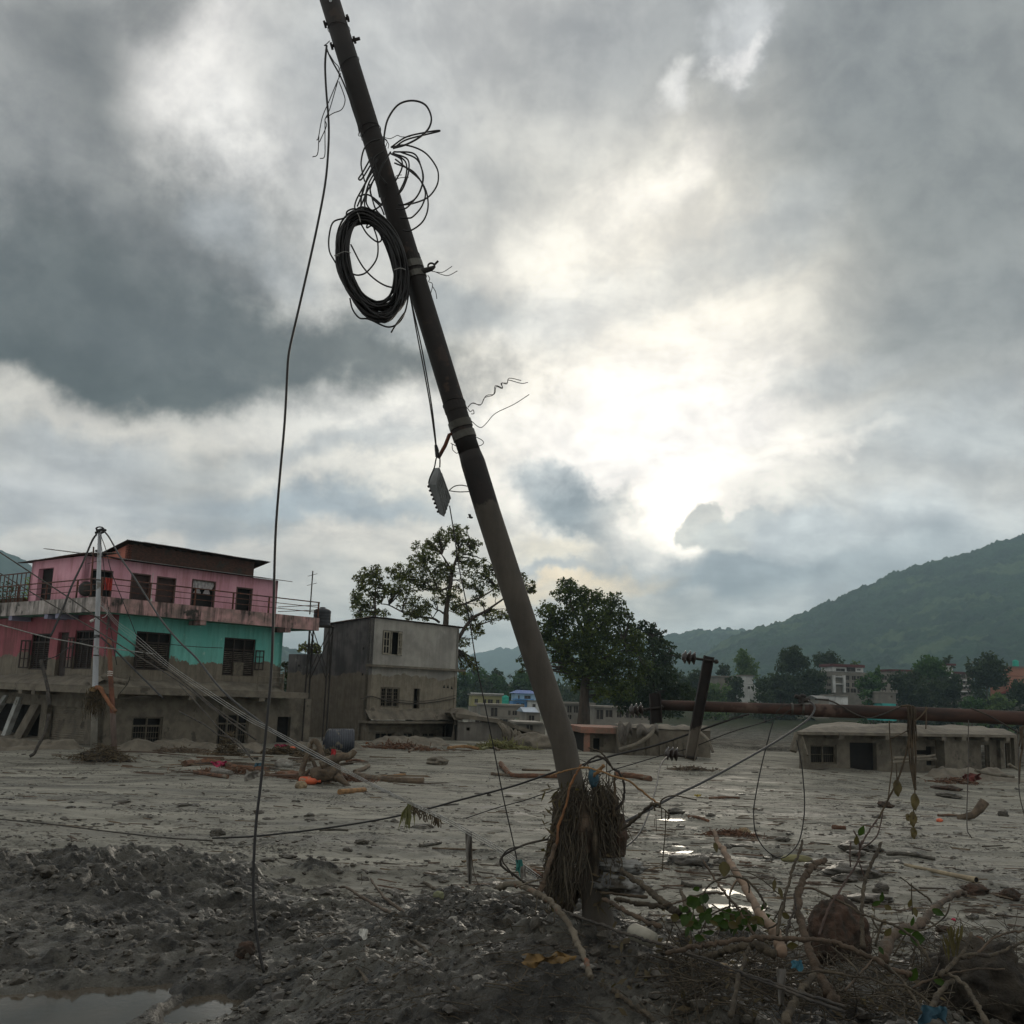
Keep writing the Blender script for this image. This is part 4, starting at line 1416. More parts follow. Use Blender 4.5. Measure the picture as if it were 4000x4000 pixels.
def sag_cables():
    for pts, lab in ((((1410, 2730), (1450, 2720), (1500, 2734), (1560, 2744), (1622, 2748), (1700, 2742), (1778, 2728)), 'sagging cable across the middle windows of the grey house'),):
        mb = MB()
        q = [GR.pt(GR.hit(x, y, 0.08)[0], GR.hit(x, y, 0.08)[1], 0.08) for x, y in pts]
        mb.tube(smooth_path(q, 5), 0.03, 5)
        q2 = [p + Vector((0, 0, 0.12)) for p in q[2:]]
        q2[-1] += Vector((0, 0, 0.05))
        mb.tube(smooth_path(q2, 5), 0.018, 5)
        mb.build('sagging_cable', CORDM, label=lab, cat='cable')


sag_cables()


def water_tank(name, ctr, axis, r, L, ribs, mat, label, cap_dir=1):
    """ribbed plastic tank: axis direction, radius, length"""
    axis = Vector(axis).normalized()
    T = thing(name, Vector(ctr) - Vector((0, 0, r)), label, 'water tank')
    mb = MB()
    prof = []
    n = ribs * 6
    for i in range(n + 1):
        u = i / n
        rr = r * (1 + 0.022 * (1 if (i % 6) in (1, 2, 3) else 0) - 0.06 * (u < 0.02) - 0.06 * (u > 0.98))
        prof.append((u * L - L / 2, rr))
    path = [Vector(ctr) + axis * x for x, _ in prof]
    mb.tube(path, [q for _, q in prof], 40)
    mb.build('tank_shell', mat, T)
    end = Vector(ctr) + axis * cap_dir * L / 2
    m2 = MB(); m2.tube([end - axis * cap_dir * 0.01, end + axis * cap_dir * r * 0.1, end + axis * cap_dir * r * 0.22, end + axis * cap_dir * r * 0.26], [r * 0.92, r * 0.8, r * 0.45, r * 0.2], 32)
    m2.build('tank_shoulder', mat, T)
    m3 = MB(); m3.tube([end + axis * cap_dir * r * 0.2, end + axis * cap_dir * r * 0.36], r * 0.33, 20); m3.build('lid', mat, T)
    return T


BLK = M('black_plastic', c(30, 31, 35), c(40, 41, 45), 3, rough=0.45)
NVY = M('muddy_navy_plastic', c(46, 49, 58), c(62, 65, 72), 2, rough=0.5, fleck=(c(110, 104, 92), 0.45, 2.2), mud=None)
q = P(1258, 2414, 52.5)
water_tank('water_tank', q, (0, 0, 1), 0.43, 0.78, 5, BLK, 'black ribbed tank up on the steel frame between the two houses')


def tank_frame():
    T = thing('tank_frame', P(1240, 2560, 52.5), 'steel angle frame carrying the black tank between the houses', 'frame')
    q = P(1258, 2414, 52.5)
    tp = q.z - 0.4
    ft = q.z - 3.4
    cs = [Vector((q.x + sx * 0.5, q.y + sy * 0.5, 0)) for sx, sy in ((-1, -1), (1, -1), (1, 1), (-1, 1))]
    for p in cs:
        mb = MB(); mb.cbox((p.x, p.y, (tp + ft) / 2 - 1.6), 0.07, 0.07, tp - ft + 3.2); mb.build('leg', IRON, T)
    for a, b in ((0, 1), (1, 2), (2, 3), (3, 0)):
        for lo, hi in ((ft + 0.3, tp - 0.2), (tp - 0.2, ft + 0.3)):
            m2 = MB(); m2.tube([(cs[a].x, cs[a].y, lo), (cs[b].x, cs[b].y, hi)], 0.025, 5); m2.build('brace', IRON, T)
    m3 = MB(); m3.cbox((q.x, q.y, tp - 0.03), 1.3, 1.3, 0.06); m3.build('platform', IRON, T)


tank_frame()
bt = G(1325, 2948)
tk = P(1330, 2895, bt.y)
water_tank('water_tank', (tk.x, tk.y, tk.z), (0.97, 0.22, 0.02), 46 * bt.y / 4000, 100 * bt.y / 4000, 12, NVY, 'muddy navy ribbed tank lying on its side before the grey house', -1)

# ------------------------------------------------------------------ half-buried houses
X3 = Vector((1, 0, 0))


def sunken_house():
    a = math.radians(60)
    u, n = Vector((math.sin(a), math.cos(a), 0)), Vector((math.cos(a), -math.sin(a), 0))
    p = P(3112, 2858, 44.0)
    E = Facade(p, u, n)                     # roof edge
    F = Facade(Vector((p.x, p.y, 0)) - n * 0.9, u, n)
    zr = p.z
    tR = E.hit(3978, 2875)[0]
    T = thing('buried_house', (p.x + 6, p.y + 3, -0.5), 'long flat-roofed house sunk to its window tops in mud beneath the fallen pole', 'house')
    g = F.rect(3166, 2910, 3268, 2985)
    d = F.rect(3320, 2901, 3425, 3010)
    s1 = F.rect(3575, 2930, 3618, 2948)
    s2 = F.rect(3618, 2916, 3652, 2990)
    d2 = F.rect(3748, 2905, 3782, 3060)
    o1 = F.rect(3833, 2910, 3866, 3000)
    o2 = F.rect(3910, 2904, 3946, 3000)
    hs = [(a_, b_, max(z0, -1.2), z1) for a_, b_, z0, z1 in (g, d, s1, s2, d2, o1, o2)]
    t0 = F.hit(3136, 2900)[0]
    t1 = F.hit(3968, 2920)[0]
    F.wall(t0, t1, -1.6, zr - 0.12, hs).build('front_wall', CONC, T)
    window(F, T, hs[0], MUDW, 'grille', 2, 1, MUDW)
    window(F, T, hs[4], MUDW, 'grille', 2, 3, MUDW, name='door')
    for h in (hs[5], hs[6]):
        mb = MB(); F.box(mb, h[0] + 0.03, h[0] + 0.1, h[2], h[3], -0.2, -0.12); F.box(mb, h[1] - 0.1, h[1] - 0.03, h[2], h[3], -0.2, -0.12)
        mb.build('window_frame', MUDW, T)
    tm = (hs[4][1] + hs[5][0]) / 2
    interior(T, [F.pt(t0 + .1, 0, -.23), F.pt(tm, 0, -.23), F.pt(tm, 0, -.23) + Vector((2, 5.7, 0)), F.pt(t0 + .1, 0, -.23) + Vector((2, 5.7, 0))], -1.6, zr - 0.14)
    # projecting bay
    ta, tb = F.hit(3655, 2950)[0], F.hit(3746, 2950)[0]
    mb = MB(); F.box(mb, ta, tb, -1.6, zr - 0.125, 0.003, 0.5); mb.build('bay_wall', CONC, T)
    for t in (F.hit(3900, 2900)[0], t1 - 0.25):
        mb = MB(); F.box(mb, t - 0.16, t + 0.16, -1.6, zr - 0.125, 0.003, 0.2); mb.build('pillar', CONC, T)
    # roof slab with beam ends and a thick skin of mud
    dv = Vector((0.33, 0.944, 0)) * 13.0
    r0, r1 = E.pt(0, zr - .12), E.pt(tR, zr - .12)
    up = Vector((0, 0, .12))
    mb = MB(); mb.hexa([r0, r1, r1 + dv, r0 + dv, r0 + up, r1 + up, r1 + dv + up, r0 + dv + up]); mb.build('roof_slab', CONC, T)
    for px in (3290, 3470, 3690, 3768, 3856, 3940):
        t = E.hit(px, 2880)[0]
        mb = MB(); E.box(mb, t - 0.15, t + 0.15, zr - 0.3, zr - 0.123, -0.85, -0.03); mb.build('beam_end', CONC, T)
    mb = MB()
    def skin(u_, v):
        t = tR * u_
        edge = min(1, v * 9, (1 - u_) * 25, u_ * 25)
        hh = 0.1 + 0.5 * float(fbm(np.array([t * 0.42 + 3]), np.array([v * 4.0]), 4)[0]) + 0.5 * math.exp(-((t - 6.8) / 2.2) ** 2 - ((v - 0.15) / 0.2) ** 2)
        return E.pt(t, zr + 0.004 + hh * edge * 0.5) + dv * (.002 + .995 * v)
    mb.sheet(skin, 70, 24)
    mb.build('mud_on_roof', CONC, T, smooth=True)
    a_, b_ = P(3118, 2866, 44.6), P(3098, 2935, 44.4)
    mb = MB(); mb.tube([a_, b_], 0.17, 6, 0.1); mb.build('leaning_post', CONC, T)
    mb = MB(); mb.tube([P(3133, 2880, 44.2), P(3155, 2950, 43.6)], 0.05, 5); mb.build('brace', MUDW, T)
    return F


SUNK = sunken_house()


def log_on(name, pts, r, mat, label, cat, group=None, n=9, jit=0.12, taper=0.8, smooth=False, kids=()):
    """a log, pipe or branch along ready-made 3-D points"""
    q = smooth_path(pts, 5)
    k = len(q)
    rs = [r * (1 - (1 - taper) * i / (k - 1)) for i in range(k)]
    mb = MB()
    mb.tube(q, rs, n, jit)
    return mb.build(name, mat, None, label, cat, group, smooth=smooth)


def ruins():
    # low collapsed house against the grey one
    F = Facade(P(1785, 2900, 57.5), Vector((0.97, 0.25, 0)), Vector((0.25, -0.97, 0)))
    T = thing('collapsed_house', F.pt(3, -0.3), 'collapsed low concrete house beside the grey one, its roof slab tilted to the ground', 'house')
    tl, tr = F.hit(1787, 2870)[0], F.hit(1968, 2870)[0]
    zt = F.hit(1860, 2822)[1]
    h = F.rect(1822, 2842, 1836, 2854)
    plas = M('pale_mud_plaster', c(128, 124, 116), c(108, 104, 97), 0.9, rough=0.92, streak=(c(88, 85, 80), 0.5), bump=0.01)
    F.wall(tl, tr, -0.8, zt, [h], th=0.25).build('front_wall', plas, T)
    mb = MB(); F.box(mb, h[0], h[1], h[2], h[3], -0.24, -0.2); mb.build('vent', DARK, T)
    F.wall(tl, tl + 0.2, -0.8, zt, off=-4.5).build('back_wall', plas, T)
    interior(T, [F.pt(tl, 0, -.3), F.pt(tr, 0, -.3), F.pt(tr + 2, 0, -6), F.pt(tl, 0, -6)], -0.8, zt - .2)
    mb = MB()
    a0, a1 = F.pt(tl - .2, zt + 0.25, .3), F.pt(tr - .4, zt + 0.0, .35)
    b0, b1 = F.hit(2150, 2905)
    e1 = F.pt(b0, b1 + .15, .6)
    dep = -F.n * 5.5
    up = Vector((0, 0, 0.22))
    mb.hexa([a0, a1, a1 + dep, a0 + dep, a0 + up, a1 + up, a1 + dep + up, a0 + dep + up])
    mb.build('roof_slab', CONC, T)
    mb = MB()
    mb.hexa([a1 + Vector((.02, 0, 0)), e1, e1 + dep * .8, a1 + dep, a1 + up, e1 + up, e1 + dep * .8 + up, a1 + dep + up])
    mb.build('tilted_slab', CONC, T)
    mb = MB()
    def heap(u, v):
        p = F.pt(tl - 0.3 + (tr - tl) * 1.05 * u, 0, .3 - 5 * v)
        hh = 0.5 * math.exp(-((u - .35) / .35) ** 2) + 0.35 * float(fbm(np.array([u * 5]), np.array([v * 4]), 3)[0])
        p.z = zt + 0.1 + hh * min(1, v * 6 + .1) * (1 - u * .5)
        return p
    mb.sheet(heap, 30, 12)
    mb.build('mud_on_roof', CONC, T, smooth=True)
    rnd = random.Random(5)
    for i in range(7):           # torn sheets and roots hanging from the broken edge
        x = 1945 + i * 13 + rnd.uniform(-5, 5)
        a = P(x, 2822 + i * 6, 57.0); b = P(x + rnd.uniform(0, 30), 2860 + i * 8 + rnd.uniform(0, 25), 56.6)
        mb = MB(); mb.tube([a, a.lerp(b, .5) + Vector((rnd.uniform(-.2, .2), -.1, 0)), b], [.1, .14, .07], 6, .3); mb.build('hanging_scrap', CONC if i % 2 else MUDW, T)
    F.wall(tr + .003, tr + .4, -0.8, zt - .3, off=-1.5).build('broken_wall', CONC, T)
    mb = MB(); q = G(2095, 2925, 0); mb.lump(q + Vector((0, 1, .1)), 1.2, .9, .62, 3, .2, 4); mb.build('mud_heap', CONC, label='smooth mud heap at the foot of the tilted slab', cat='mud heap', smooth=True)
    # buried hut with a brick-red roof edge
    F2 = Facade(P(2272, 2900, 52), Vector((0.995, 0.1, 0)), Vector((0.1, -0.995, 0)))
    T2 = thing('buried_hut', F2.pt(1, -.3), 'buried hut with a brick red roof edge right of the leaning pole', 'hut')
    red = M('red_mud_edge', c(150, 106, 90), c(118, 100, 86), 1.5, rough=.9, bump=.02)
    tl, tr = F2.hit(2284, 2880)[0], F2.hit(2420, 2880)[0]
    h = F2.rect(2317, 2884, 2343, 2935)
    zt = F2.hit(2350, 2864)[1]
    F2.wall(tl, tr, -.8, zt, [h]).build('front_wall', CONC, T2)
    interior(T2, [F2.pt(tl, 0, -.3), F2.pt(tr, 0, -.3), F2.pt(tr, 0, -4), F2.pt(tl, 0, -4)], -.8, zt - .02)
    mb = MB(); F2.box(mb, tl - .05, tl + .22, -.8, zt - .003, .003, .25); mb.build('pillar', red, T2)
    mb = MB(); F2.box(mb, tl - .25, tr + .4, zt, F2.hit(2350, 2841)[1], -4.4, .4); mb.build('roof_slab', red, T2)
    # long mud-choked wall with piers
    F3 = Facade(P(2402, 2900, 50.5), Vector((1, 0.06, 0)), Vector((0.06, -1, 0)))
    T3 = thing('buried_wall', F3.pt(2, -.3), 'long mud-choked wall with piers behind the lowest insulator', 'wall')
    tl, tr = F3.hit(2424, 2880)[0], F3.hit(2775, 2880)[0]
    zt = F3.hit(2600, 2850)[1]
    F3.wall(tl, tr, -.8, zt, th=2.4).build('wall', CONC, T3)
    for px in (2460, 2530, 2583, 2612, 2638, 2676, 2722):
        t = F3.hit(px, 2880)[0]
        mb = MB(); F3.box(mb, t - .09, t + .09, -.8, zt - rnd.uniform(.35, .6), .003, .14); mb.build('pier', MUDW, T3)
    mb = MB()
    def top(u, v):
        p = F3.pt(tl + (tr - tl) * u, 0, .1 - 2.5 * v)
        p.z = zt + .003 + .3 * float(fbm(np.array([u * 9]), np.array([v * 2]), 3)[0]) * min(1, v * 5 + .15)
        return p
    mb.sheet(top, 40, 6); mb.build('mud_on_wall', CONC, T3, smooth=True)
    clo = M('muddy_sacking', c(106, 100, 92), c(84, 80, 74), 4, rough=.95, bump=.02)
    for i, (x0, x1, y0, y1, lab) in enumerate(((2414, 2468, 2826, 2915, 'muddy sack draped over the left end of the buried wall'), (2486, 2570, 2836, 2890, 'heap of muddy sacking on top of the buried wall'))):
        mb = MB()
        def drape(u, v, x0=x0, x1=x1, y0=y0, y1=y1):
            p = P(x0 + (x1 - x0) * u, y0 + (y1 - y0) * v * (.75 + .25 * math.sin(u * 6 + i)), 50.1)
            return p + Vector((0, -.25 * math.sin(v * 3) + .1 * math.sin(u * 14 + v * 3), .12 * math.sin(u * 9)))
        mb.sheet(drape, 16, 10); mb.build('muddy_sack', clo, label=lab, cat='sack', smooth=True)
    log_on('muddy_branch', [P(2420, 2930, 49.5), P(2490, 2905, 49.3), P(2540, 2870, 49.4), P(2556, 2842, 49.8)], .1, CONC, 'bent muddy branch lying up against the buried wall', 'branch')
    log_on('muddy_branch', [P(2735, 2862, 50), P(2765, 2890, 49.4), P(2785, 2938, 49)], .08, CONC, 'bent muddy branch at the right end of the buried wall', 'branch')
    # beams and planks lodged against the long sunken house
    for pts, r, lab in (([(3490, 2962), (3600, 2958), (3652, 2950)], 6, 'muddy beam lodged under the middle of the sunken house'), ([(3480, 2980), (3580, 2968), (3655, 2964)], 7, 'lower muddy beam lodged under the middle of the sunken house'), ([(3810, 3010), (3880, 3025), (3960, 3035)], 7, 'long muddy trunk lying across the openings of the sunken house'), ([(3940, 2985), (3985, 3010)], 6, 'short muddy trunk at the right end of the sunken house')):
        q = [P(x, y, 41.5 + (x - 3400) * .006) for x, y in pts]
        log_on('muddy_beam', q, r * 42 / 4000, CONC, lab, 'beam')


ruins()


# ------------------------------------------------------------------ far houses
def far_house(name, label, Y, floors, roof=None, wins=(), depth=7, tilt=0.12, extra=None):
    """floors: list of (x0, y0, x1, y1, material) in photo pixels at distance Y; wins: (floor index, x0, y0, x1, y1)"""
    x0, y0, x1, y1, _ = floors[0]
    F = Facade(P(x0, y0, Y), Vector((math.cos(tilt), math.sin(tilt), 0)), Vector((math.sin(tilt), -math.cos(tilt), 0)))
    b = F.pt(F.hit((x0 + x1) / 2, y1)[0], F.hit((x0 + x1) / 2, floors[-1][3])[1])
    T = thing(name, b, label, 'house')
    for i, (x0, y0, x1, y1, mt) in enumerate(floors):
        a, b_, z0, z1 = F.rect(x0, y0, x1, y1)
        if i == len(floors) - 1:
            z0 -= 3.0
        off = -0.015 * i
        hs = [tuple(round(v * 2.5) / 2.5 for v in F.rect(*w[1:])) for w in wins if w[0] == i]
        hs = [(max(p, a + .05), min(q, b_ - .05), max(r_, z0 + .05), min(s, z1 - .05)) for p, q, r_, s in hs]
        F.wall(a, b_, z0, z1 - 0.01, hs, th=.3, off=off).build('front_wall', mt, T)
        for s_ in (a, b_ - .25):
            mb = MB(); mb.box(F.pt(s_, z0, off - .303), F.u * .25, -F.n * depth, Vector((0, 0, z1 - .01 - z0))); mb.build('side_wall', mt, T)
        mb = MB(); mb.box(F.pt(a, z0, off - depth - .31), F.u * (b_ - a), -F.n * .2, Vector((0, 0, z1 - .01 - z0))); mb.build('back_wall', mt, T)
        for h in hs:
            mb = MB(); F.box(mb, h[0] + .02, h[1] - .02, h[2] + .02, h[3] - .02, off - .26, off - .22)
            w = mb.build('window', WOODD, T)
            m2 = MB(); tm = (h[0] + h[1]) / 2; F.box(m2, tm - .03, tm + .03, h[2] + .02, h[3] - .02, off - .215, off - .18); m2.build('mullion', cream_(), w)
    if roof:
        kind, x0, y0, x1, y1, mt = roof
        a, b_, z0, z1 = F.rect(x0, y0, x1, y1)
        mb = MB()
        if kind == 'flat':
            F.box(mb, a, b_, z0, z1, -depth - .6, .35)
        else:
            q = [F.pt(a, z0, .5), F.pt(b_, z0, .5), F.pt(b_, z0, -depth - .6), F.pt(a, z0, -depth - .6)]
            i_ = (b_ - a) * (.22 if kind == 'hip' else 0.0)
            r1, r2 = F.pt(a + i_, z1, -depth / 2), F.pt(b_ - i_, z1, -depth / 2)
            mb.add(q + [r1, r2], [(0, 1, 5, 4), (1, 2, 5), (2, 3, 4, 5), (3, 0, 4), (3, 2, 1, 0)])
        mb.build('roof', mt, T)
    if extra:
        extra(F, T)
    return F, T


def cream_():
    return M('cream_window_wood', c(150, 144, 128), c(126, 120, 106), 4)


YEL = M('yellow_paint', c(150, 145, 100), c(132, 127, 90), .3)
BLU = M('blue_paint', c(70, 124, 178), c(86, 140, 190), .3)
PBL = M('pale_blue_paint', c(150, 180, 200), c(136, 168, 192), .3)
BLR = M('blue_tin', c(52, 86, 150), c(62, 98, 164), .5, rough=.5)
WHI = M('white_paint', c(206, 206, 202), c(180, 180, 176), .3, streak=(c(140, 138, 132), .4))
FCON = M('far_concrete', c(128, 122, 112), c(104, 100, 92), .3)
ORG = M('orange_paint', c(156, 106, 86), c(140, 96, 78), .3)
REDB = M('red_roof_band', c(96, 48, 46), c(80, 42, 42), .4)
TEAL = M('teal_paint', c(60, 168, 160), c(52, 150, 144), .5)


def balustrade(y0, y1, x0, x1, mat, n=14, off=.5):
    def f(F, T):
        a, b_, z0, z1 = F.rect(x0, y0, x1, y1)
        mb = MB(); F.box(mb, a, b_, z0 - .25, z0, -.3, off); mb.build('balcony_slab', mat, T)
        r = MB(); F.box(r, a, b_, z1 - .1, z1, off - .12, off - .02); r.build('balcony_rail', mat, T)
        for i in range(n):
            t = a + (b_ - a) * (i + .5) / n
            m2 = MB(); F.box(m2, t - .04, t + .04, z0, z1 - .1, off - .1, off - .04); m2.build('baluster', mat, T)
    return f


def far_village():
    far_house('yellow_house', 'yellow green house with a flat railed roof, far behind the thin wire', 250, [(1842, 2716, 1966, 2760, YEL), (1838, 2762, 1966, 2796, FCON)], ('flat', 1836, 2712, 1972, 2717, FCON), [(0, 1852, 2732, 1868, 2750), (0, 1884, 2732, 1898, 2752), (0, 1908, 2730, 1922, 2752), (0, 1938, 2732, 1952, 2750)], extra=balustrade(2716, 2707, 1838, 1968, WHI, 10, .2))
    far_house('blue_house', 'bright blue house with a blue hipped roof left of the leaning pole', 262, [(2012, 2708, 2096, 2738, PBL), (2004, 2740, 2070, 2768, BLU)], ('hip', 2002, 2696, 2104, 2709, BLR), [(0, 2022, 2716, 2032, 2732), (0, 2046, 2714, 2070, 2732), (1, 2014, 2746, 2028, 2762), (1, 2036, 2746, 2046, 2764)], extra=balustrade(2740, 2730, 2002, 2084, BLU, 12))
    far_house('white_house', 'small white block at the right flank of the blue house', 258, [(2068, 2740, 2112, 2786, WHI)], ('flat', 2066, 2736, 2114, 2740, FCON), [(0, 2082, 2748, 2092, 2762)])
    far_house('muddy_house', 'long muddy flat-roofed house below the yellow one', 190, [(1876, 2756, 2040, 2800, FCON), (1840, 2800, 2010, 2842, FCON)], ('flat', 1868, 2750, 2048, 2757, FCON), [(0, 1914, 2764, 1946, 2796), (0, 1982, 2772, 1996, 2790), (0, 2004, 2772, 2018, 2790), (1, 1860, 2806, 1890, 2830), (1, 1950, 2806, 1975, 2830), (1, 1980, 2812, 1994, 2828)])
    far_house('roadside_shed', 'low shed with pale blue tin awning left of the leaning pole', 150, [(2056, 2782, 2110, 2838, FCON)], ('gable', 2044, 2764, 2104, 2782, M('pale_blue_tin', c(150, 168, 186), c(124, 140, 156), .6, rough=.5)), [(0, 2064, 2794, 2084, 2818)])
    far_house('brick_hut', 'brown roofless hut low in the riverbed beside the leaning pole', 130, [(2020, 2826, 2130, 2868, FCON)], ('flat', 2014, 2820, 2120, 2828, FCON), [(0, 2060, 2832, 2076, 2860), (0, 2090, 2834, 2098, 2862)])
    far_house('grey_house', 'weathered grey house half hidden behind the dense tree trunk', 190, [(2200, 2752, 2320, 2830, FCON)], ('flat', 2196, 2744, 2326, 2753, FCON), [(0, 2214, 2760, 2234, 2782), (0, 2244, 2760, 2260, 2782), (0, 2216, 2792, 2234, 2812)])
    far_house('open_shed', 'long low shed in the shade right of the dense tree', 180, [(2322, 2768, 2560, 2812, FCON)], ('flat', 2318, 2760, 2566, 2768, FCON), [(0, 2330 + i * 38, 2774, 2354 + i * 38, 2806) for i in range(6)])
    far_house('white_cottage', 'white house with three small windows among trees above the fallen pole', 300, [(2910, 2640, 2942, 2672, WHI), (2908, 2674, 2976, 2722, WHI)], ('flat', 2906, 2637, 2946, 2641, FCON), [(1, 2922, 2682, 2931, 2694), (1, 2938, 2682, 2946, 2694), (1, 2960, 2682, 2972, 2694)])
    far_house('grey_cottage', 'grey house almost hidden by trees left of the white one', 305, [(2806, 2644, 2860, 2676, FCON)], ('flat', 2800, 2640, 2866, 2645, FCON), [(0, 2830, 2650, 2842, 2668)])
    def school(F, T):
        for px in (3254, 3294):
            t = F.hit(px, 2650)[0]; z0, z1 = F.hit(px, 2705)[1], F.hit(px, 2638)[1]
            mb = MB(); F.box(mb, t - .35, t + .35, z0, z1, .003, .9); mb.build('column', WHI, T)
        for y in (2642, 2670):
            a, b_, z0, z1 = F.rect(3254, y, 3300, y + 4)
            mb = MB(); F.box(mb, a, b_, z0, z1, .003, .7); mb.build('lintel', WHI, T)
    far_house('school_building', 'long dark school building with a white columned stair tower', 300, [(3250, 2604, 3372, 2624, WHI), (3200, 2626, 3480, 2660, FCON), (3200, 2662, 3480, 2712, FCON)], ('flat', 3242, 2595, 3376, 2606, REDB), [(0, 3264, 2610, 3300, 2622), (0, 3308, 2610, 3344, 2622), (0, 3350, 2612, 3362, 2622)] + [(i, 3206 + k * 24, y, 3224 + k * 24, y + 14) for i, y in ((1, 2640), (2, 2668), (2, 2690)) for k in range(11) if k not in (2, 3)], extra=school)
    def bands(F, T):
        for y in (2622, 2650, 2672, 2694):
            a, b_, z0, z1 = F.rect(3480, y, 3800, y + 5)
            mb = MB(); F.box(mb, a, b_, z0, z1, .003, .6); mb.build('floor_band', REDB if y == 2622 else WHI, T)
    far_house('office_block', 'long banded office block behind the dark trees at right', 310, [(3482, 2628, 3798, 2724, FCON)], ('flat', 3476, 2620, 3804, 2628, REDB), [(0, 3490 + k * 22, y, 3508 + k * 22, y + 13) for y in (2634, 2657, 2679, 2702) for k in range(14)], extra=bands)
    far_house('roof_pavilion', 'small red roofed pavilion on the office block', 308, [(3700, 2600, 3722, 2622, WHI)], ('flat', 3690, 2592, 3732, 2600, REDB))
    far_house('orange_house', 'orange house with a roof tank at the right edge', 290, [(3926, 2606, 4010, 2640, ORG), (3928, 2642, 4010, 2690, ORG)], ('flat', 3920, 2601, 4016, 2607, FCON), [(1, 3936, 2650, 3946, 2664), (1, 3962, 2650, 3976, 2664)])
    def crenel(F, T):
        for i in range(6):
            a, b_, z0, z1 = F.rect(3440 + i * 12, 2696, 3446 + i * 12, 2706)
            mb = MB(); F.box(mb, a, b_, z0, z1, -.3, 0); mb.build('roof_stub', FCON, T)
    far_house('grey_blockhouse', 'small grey concrete house with stubs on its roof above the fallen pole', 240, [(3440, 2706, 3500, 2748, FCON), (3446, 2748, 3500, 2764, TEAL)], ('flat', 3436, 2702, 3504, 2707, FCON), [(0, 3450, 2720, 3460, 2726), (0, 3476, 2720, 3486, 2726)], extra=crenel)
    far_house('white_hut', 'little white hut with a flat roof just above the fallen pole', 235, [(3262, 2720, 3312, 2738, WHI)], ('flat', 3258, 2714, 3316, 2720, FCON))
    far_house('tin_shed', 'low shed with a slanting tin roof behind the pole clamp', 232, [(3196, 2728, 3238, 2752, FCON)], ('gable', 3190, 2717, 3242, 2729, TIN))
    far_house('red_roofed_shed', 'shed with a dull red roof at the right edge', 262, [(3978, 2710, 4020, 2740, FCON)], ('gable', 3972, 2692, 4026, 2710, M('dull_red_tin', c(150, 72, 64), c(128, 62, 56), .5)))
    q = P(1974, 2735, 240)
    water_tank('water_tank', q, (0, 0, 1), .8, 1.7, 3, M('green_plastic', c(40, 150, 130), c(50, 160, 138), 1), 'far green tank on a roof between the yellow and blue houses')
    q = P(3967, 2592, 288)
    water_tank('water_tank', q, (0, 0, 1), .8, 1.5, 3, M('green_plastic', c(40, 150, 130), c(50, 160, 138), 1), 'far green tank on the orange house roof')


far_village()


# ------------------------------------------------------------------ trees
def leaf_arrays(clusters, size, dens, rng, flat=0.0, hang=0.0):
    """diamond leaves spread through lumpy clusters [(x, y, z, r)]"""
    Vs = []
    for cx, cy_, cz, r in clusters:
        n = max(6, int(dens * r * r))
        d = rng.normal(size=(n, 3))
        d /= np.linalg.norm(d, axis=1)[:, None]
        rad = r * (rng.random(n) ** 0.5) * rng.uniform(.8, 1.3, n)
        p = d * rad[:, None]
        keep = fbm3(p / r * 1.7 + rng.random(3) * 40, 2) > 0.34
        p = p[keep] * np.array([1, 1, .85]) + np.array([cx, cy_, cz])
        Vs.append(p)
    C = np.concatenate(Vs)
    n = len(C)
    a = rng.normal(size=(n, 3))
    a[:, 2] = a[:, 2] * (1 - flat) - hang
    a /= np.linalg.norm(a, axis=1)[:, None]
    b = np.cross(a, rng.normal(size=(n, 3)))
    b /= np.linalg.norm(b, axis=1)[:, None] + 1e-9
    s = size * rng.uniform(.6, 1.4, n)[:, None]
    V = np.stack([C - a * s, C + b * s * .5, C + a * s, C - b * s * .5], 1).reshape(-1, 3)
    F = np.arange(n * 4).reshape(-1, 4)
    return V, F


def limb(mb, a, b, r0, r1, rng, k=4, wob=.06):
    a, b = Vector(a), Vector(b)
    L = (b - a).length
    pts = [a + (b - a) * (i / k) + Vector((rng.normal(), rng.normal(), rng.normal() * .5)) * (wob * L * math.sin(math.pi * i / k)) + Vector((0, 0, .06 * L * math.sin(math.pi * i / k))) for i in range(k + 1)]
    mb.tube(pts, [r0 + (r1 - r0) * i / k for i in range(k + 1)], 4, cap=False)


BARK = M('tree_bark', c(74, 64, 54), c(54, 47, 41), 3, rough=.9, bump=.03, stretch=(1, 1, .3))


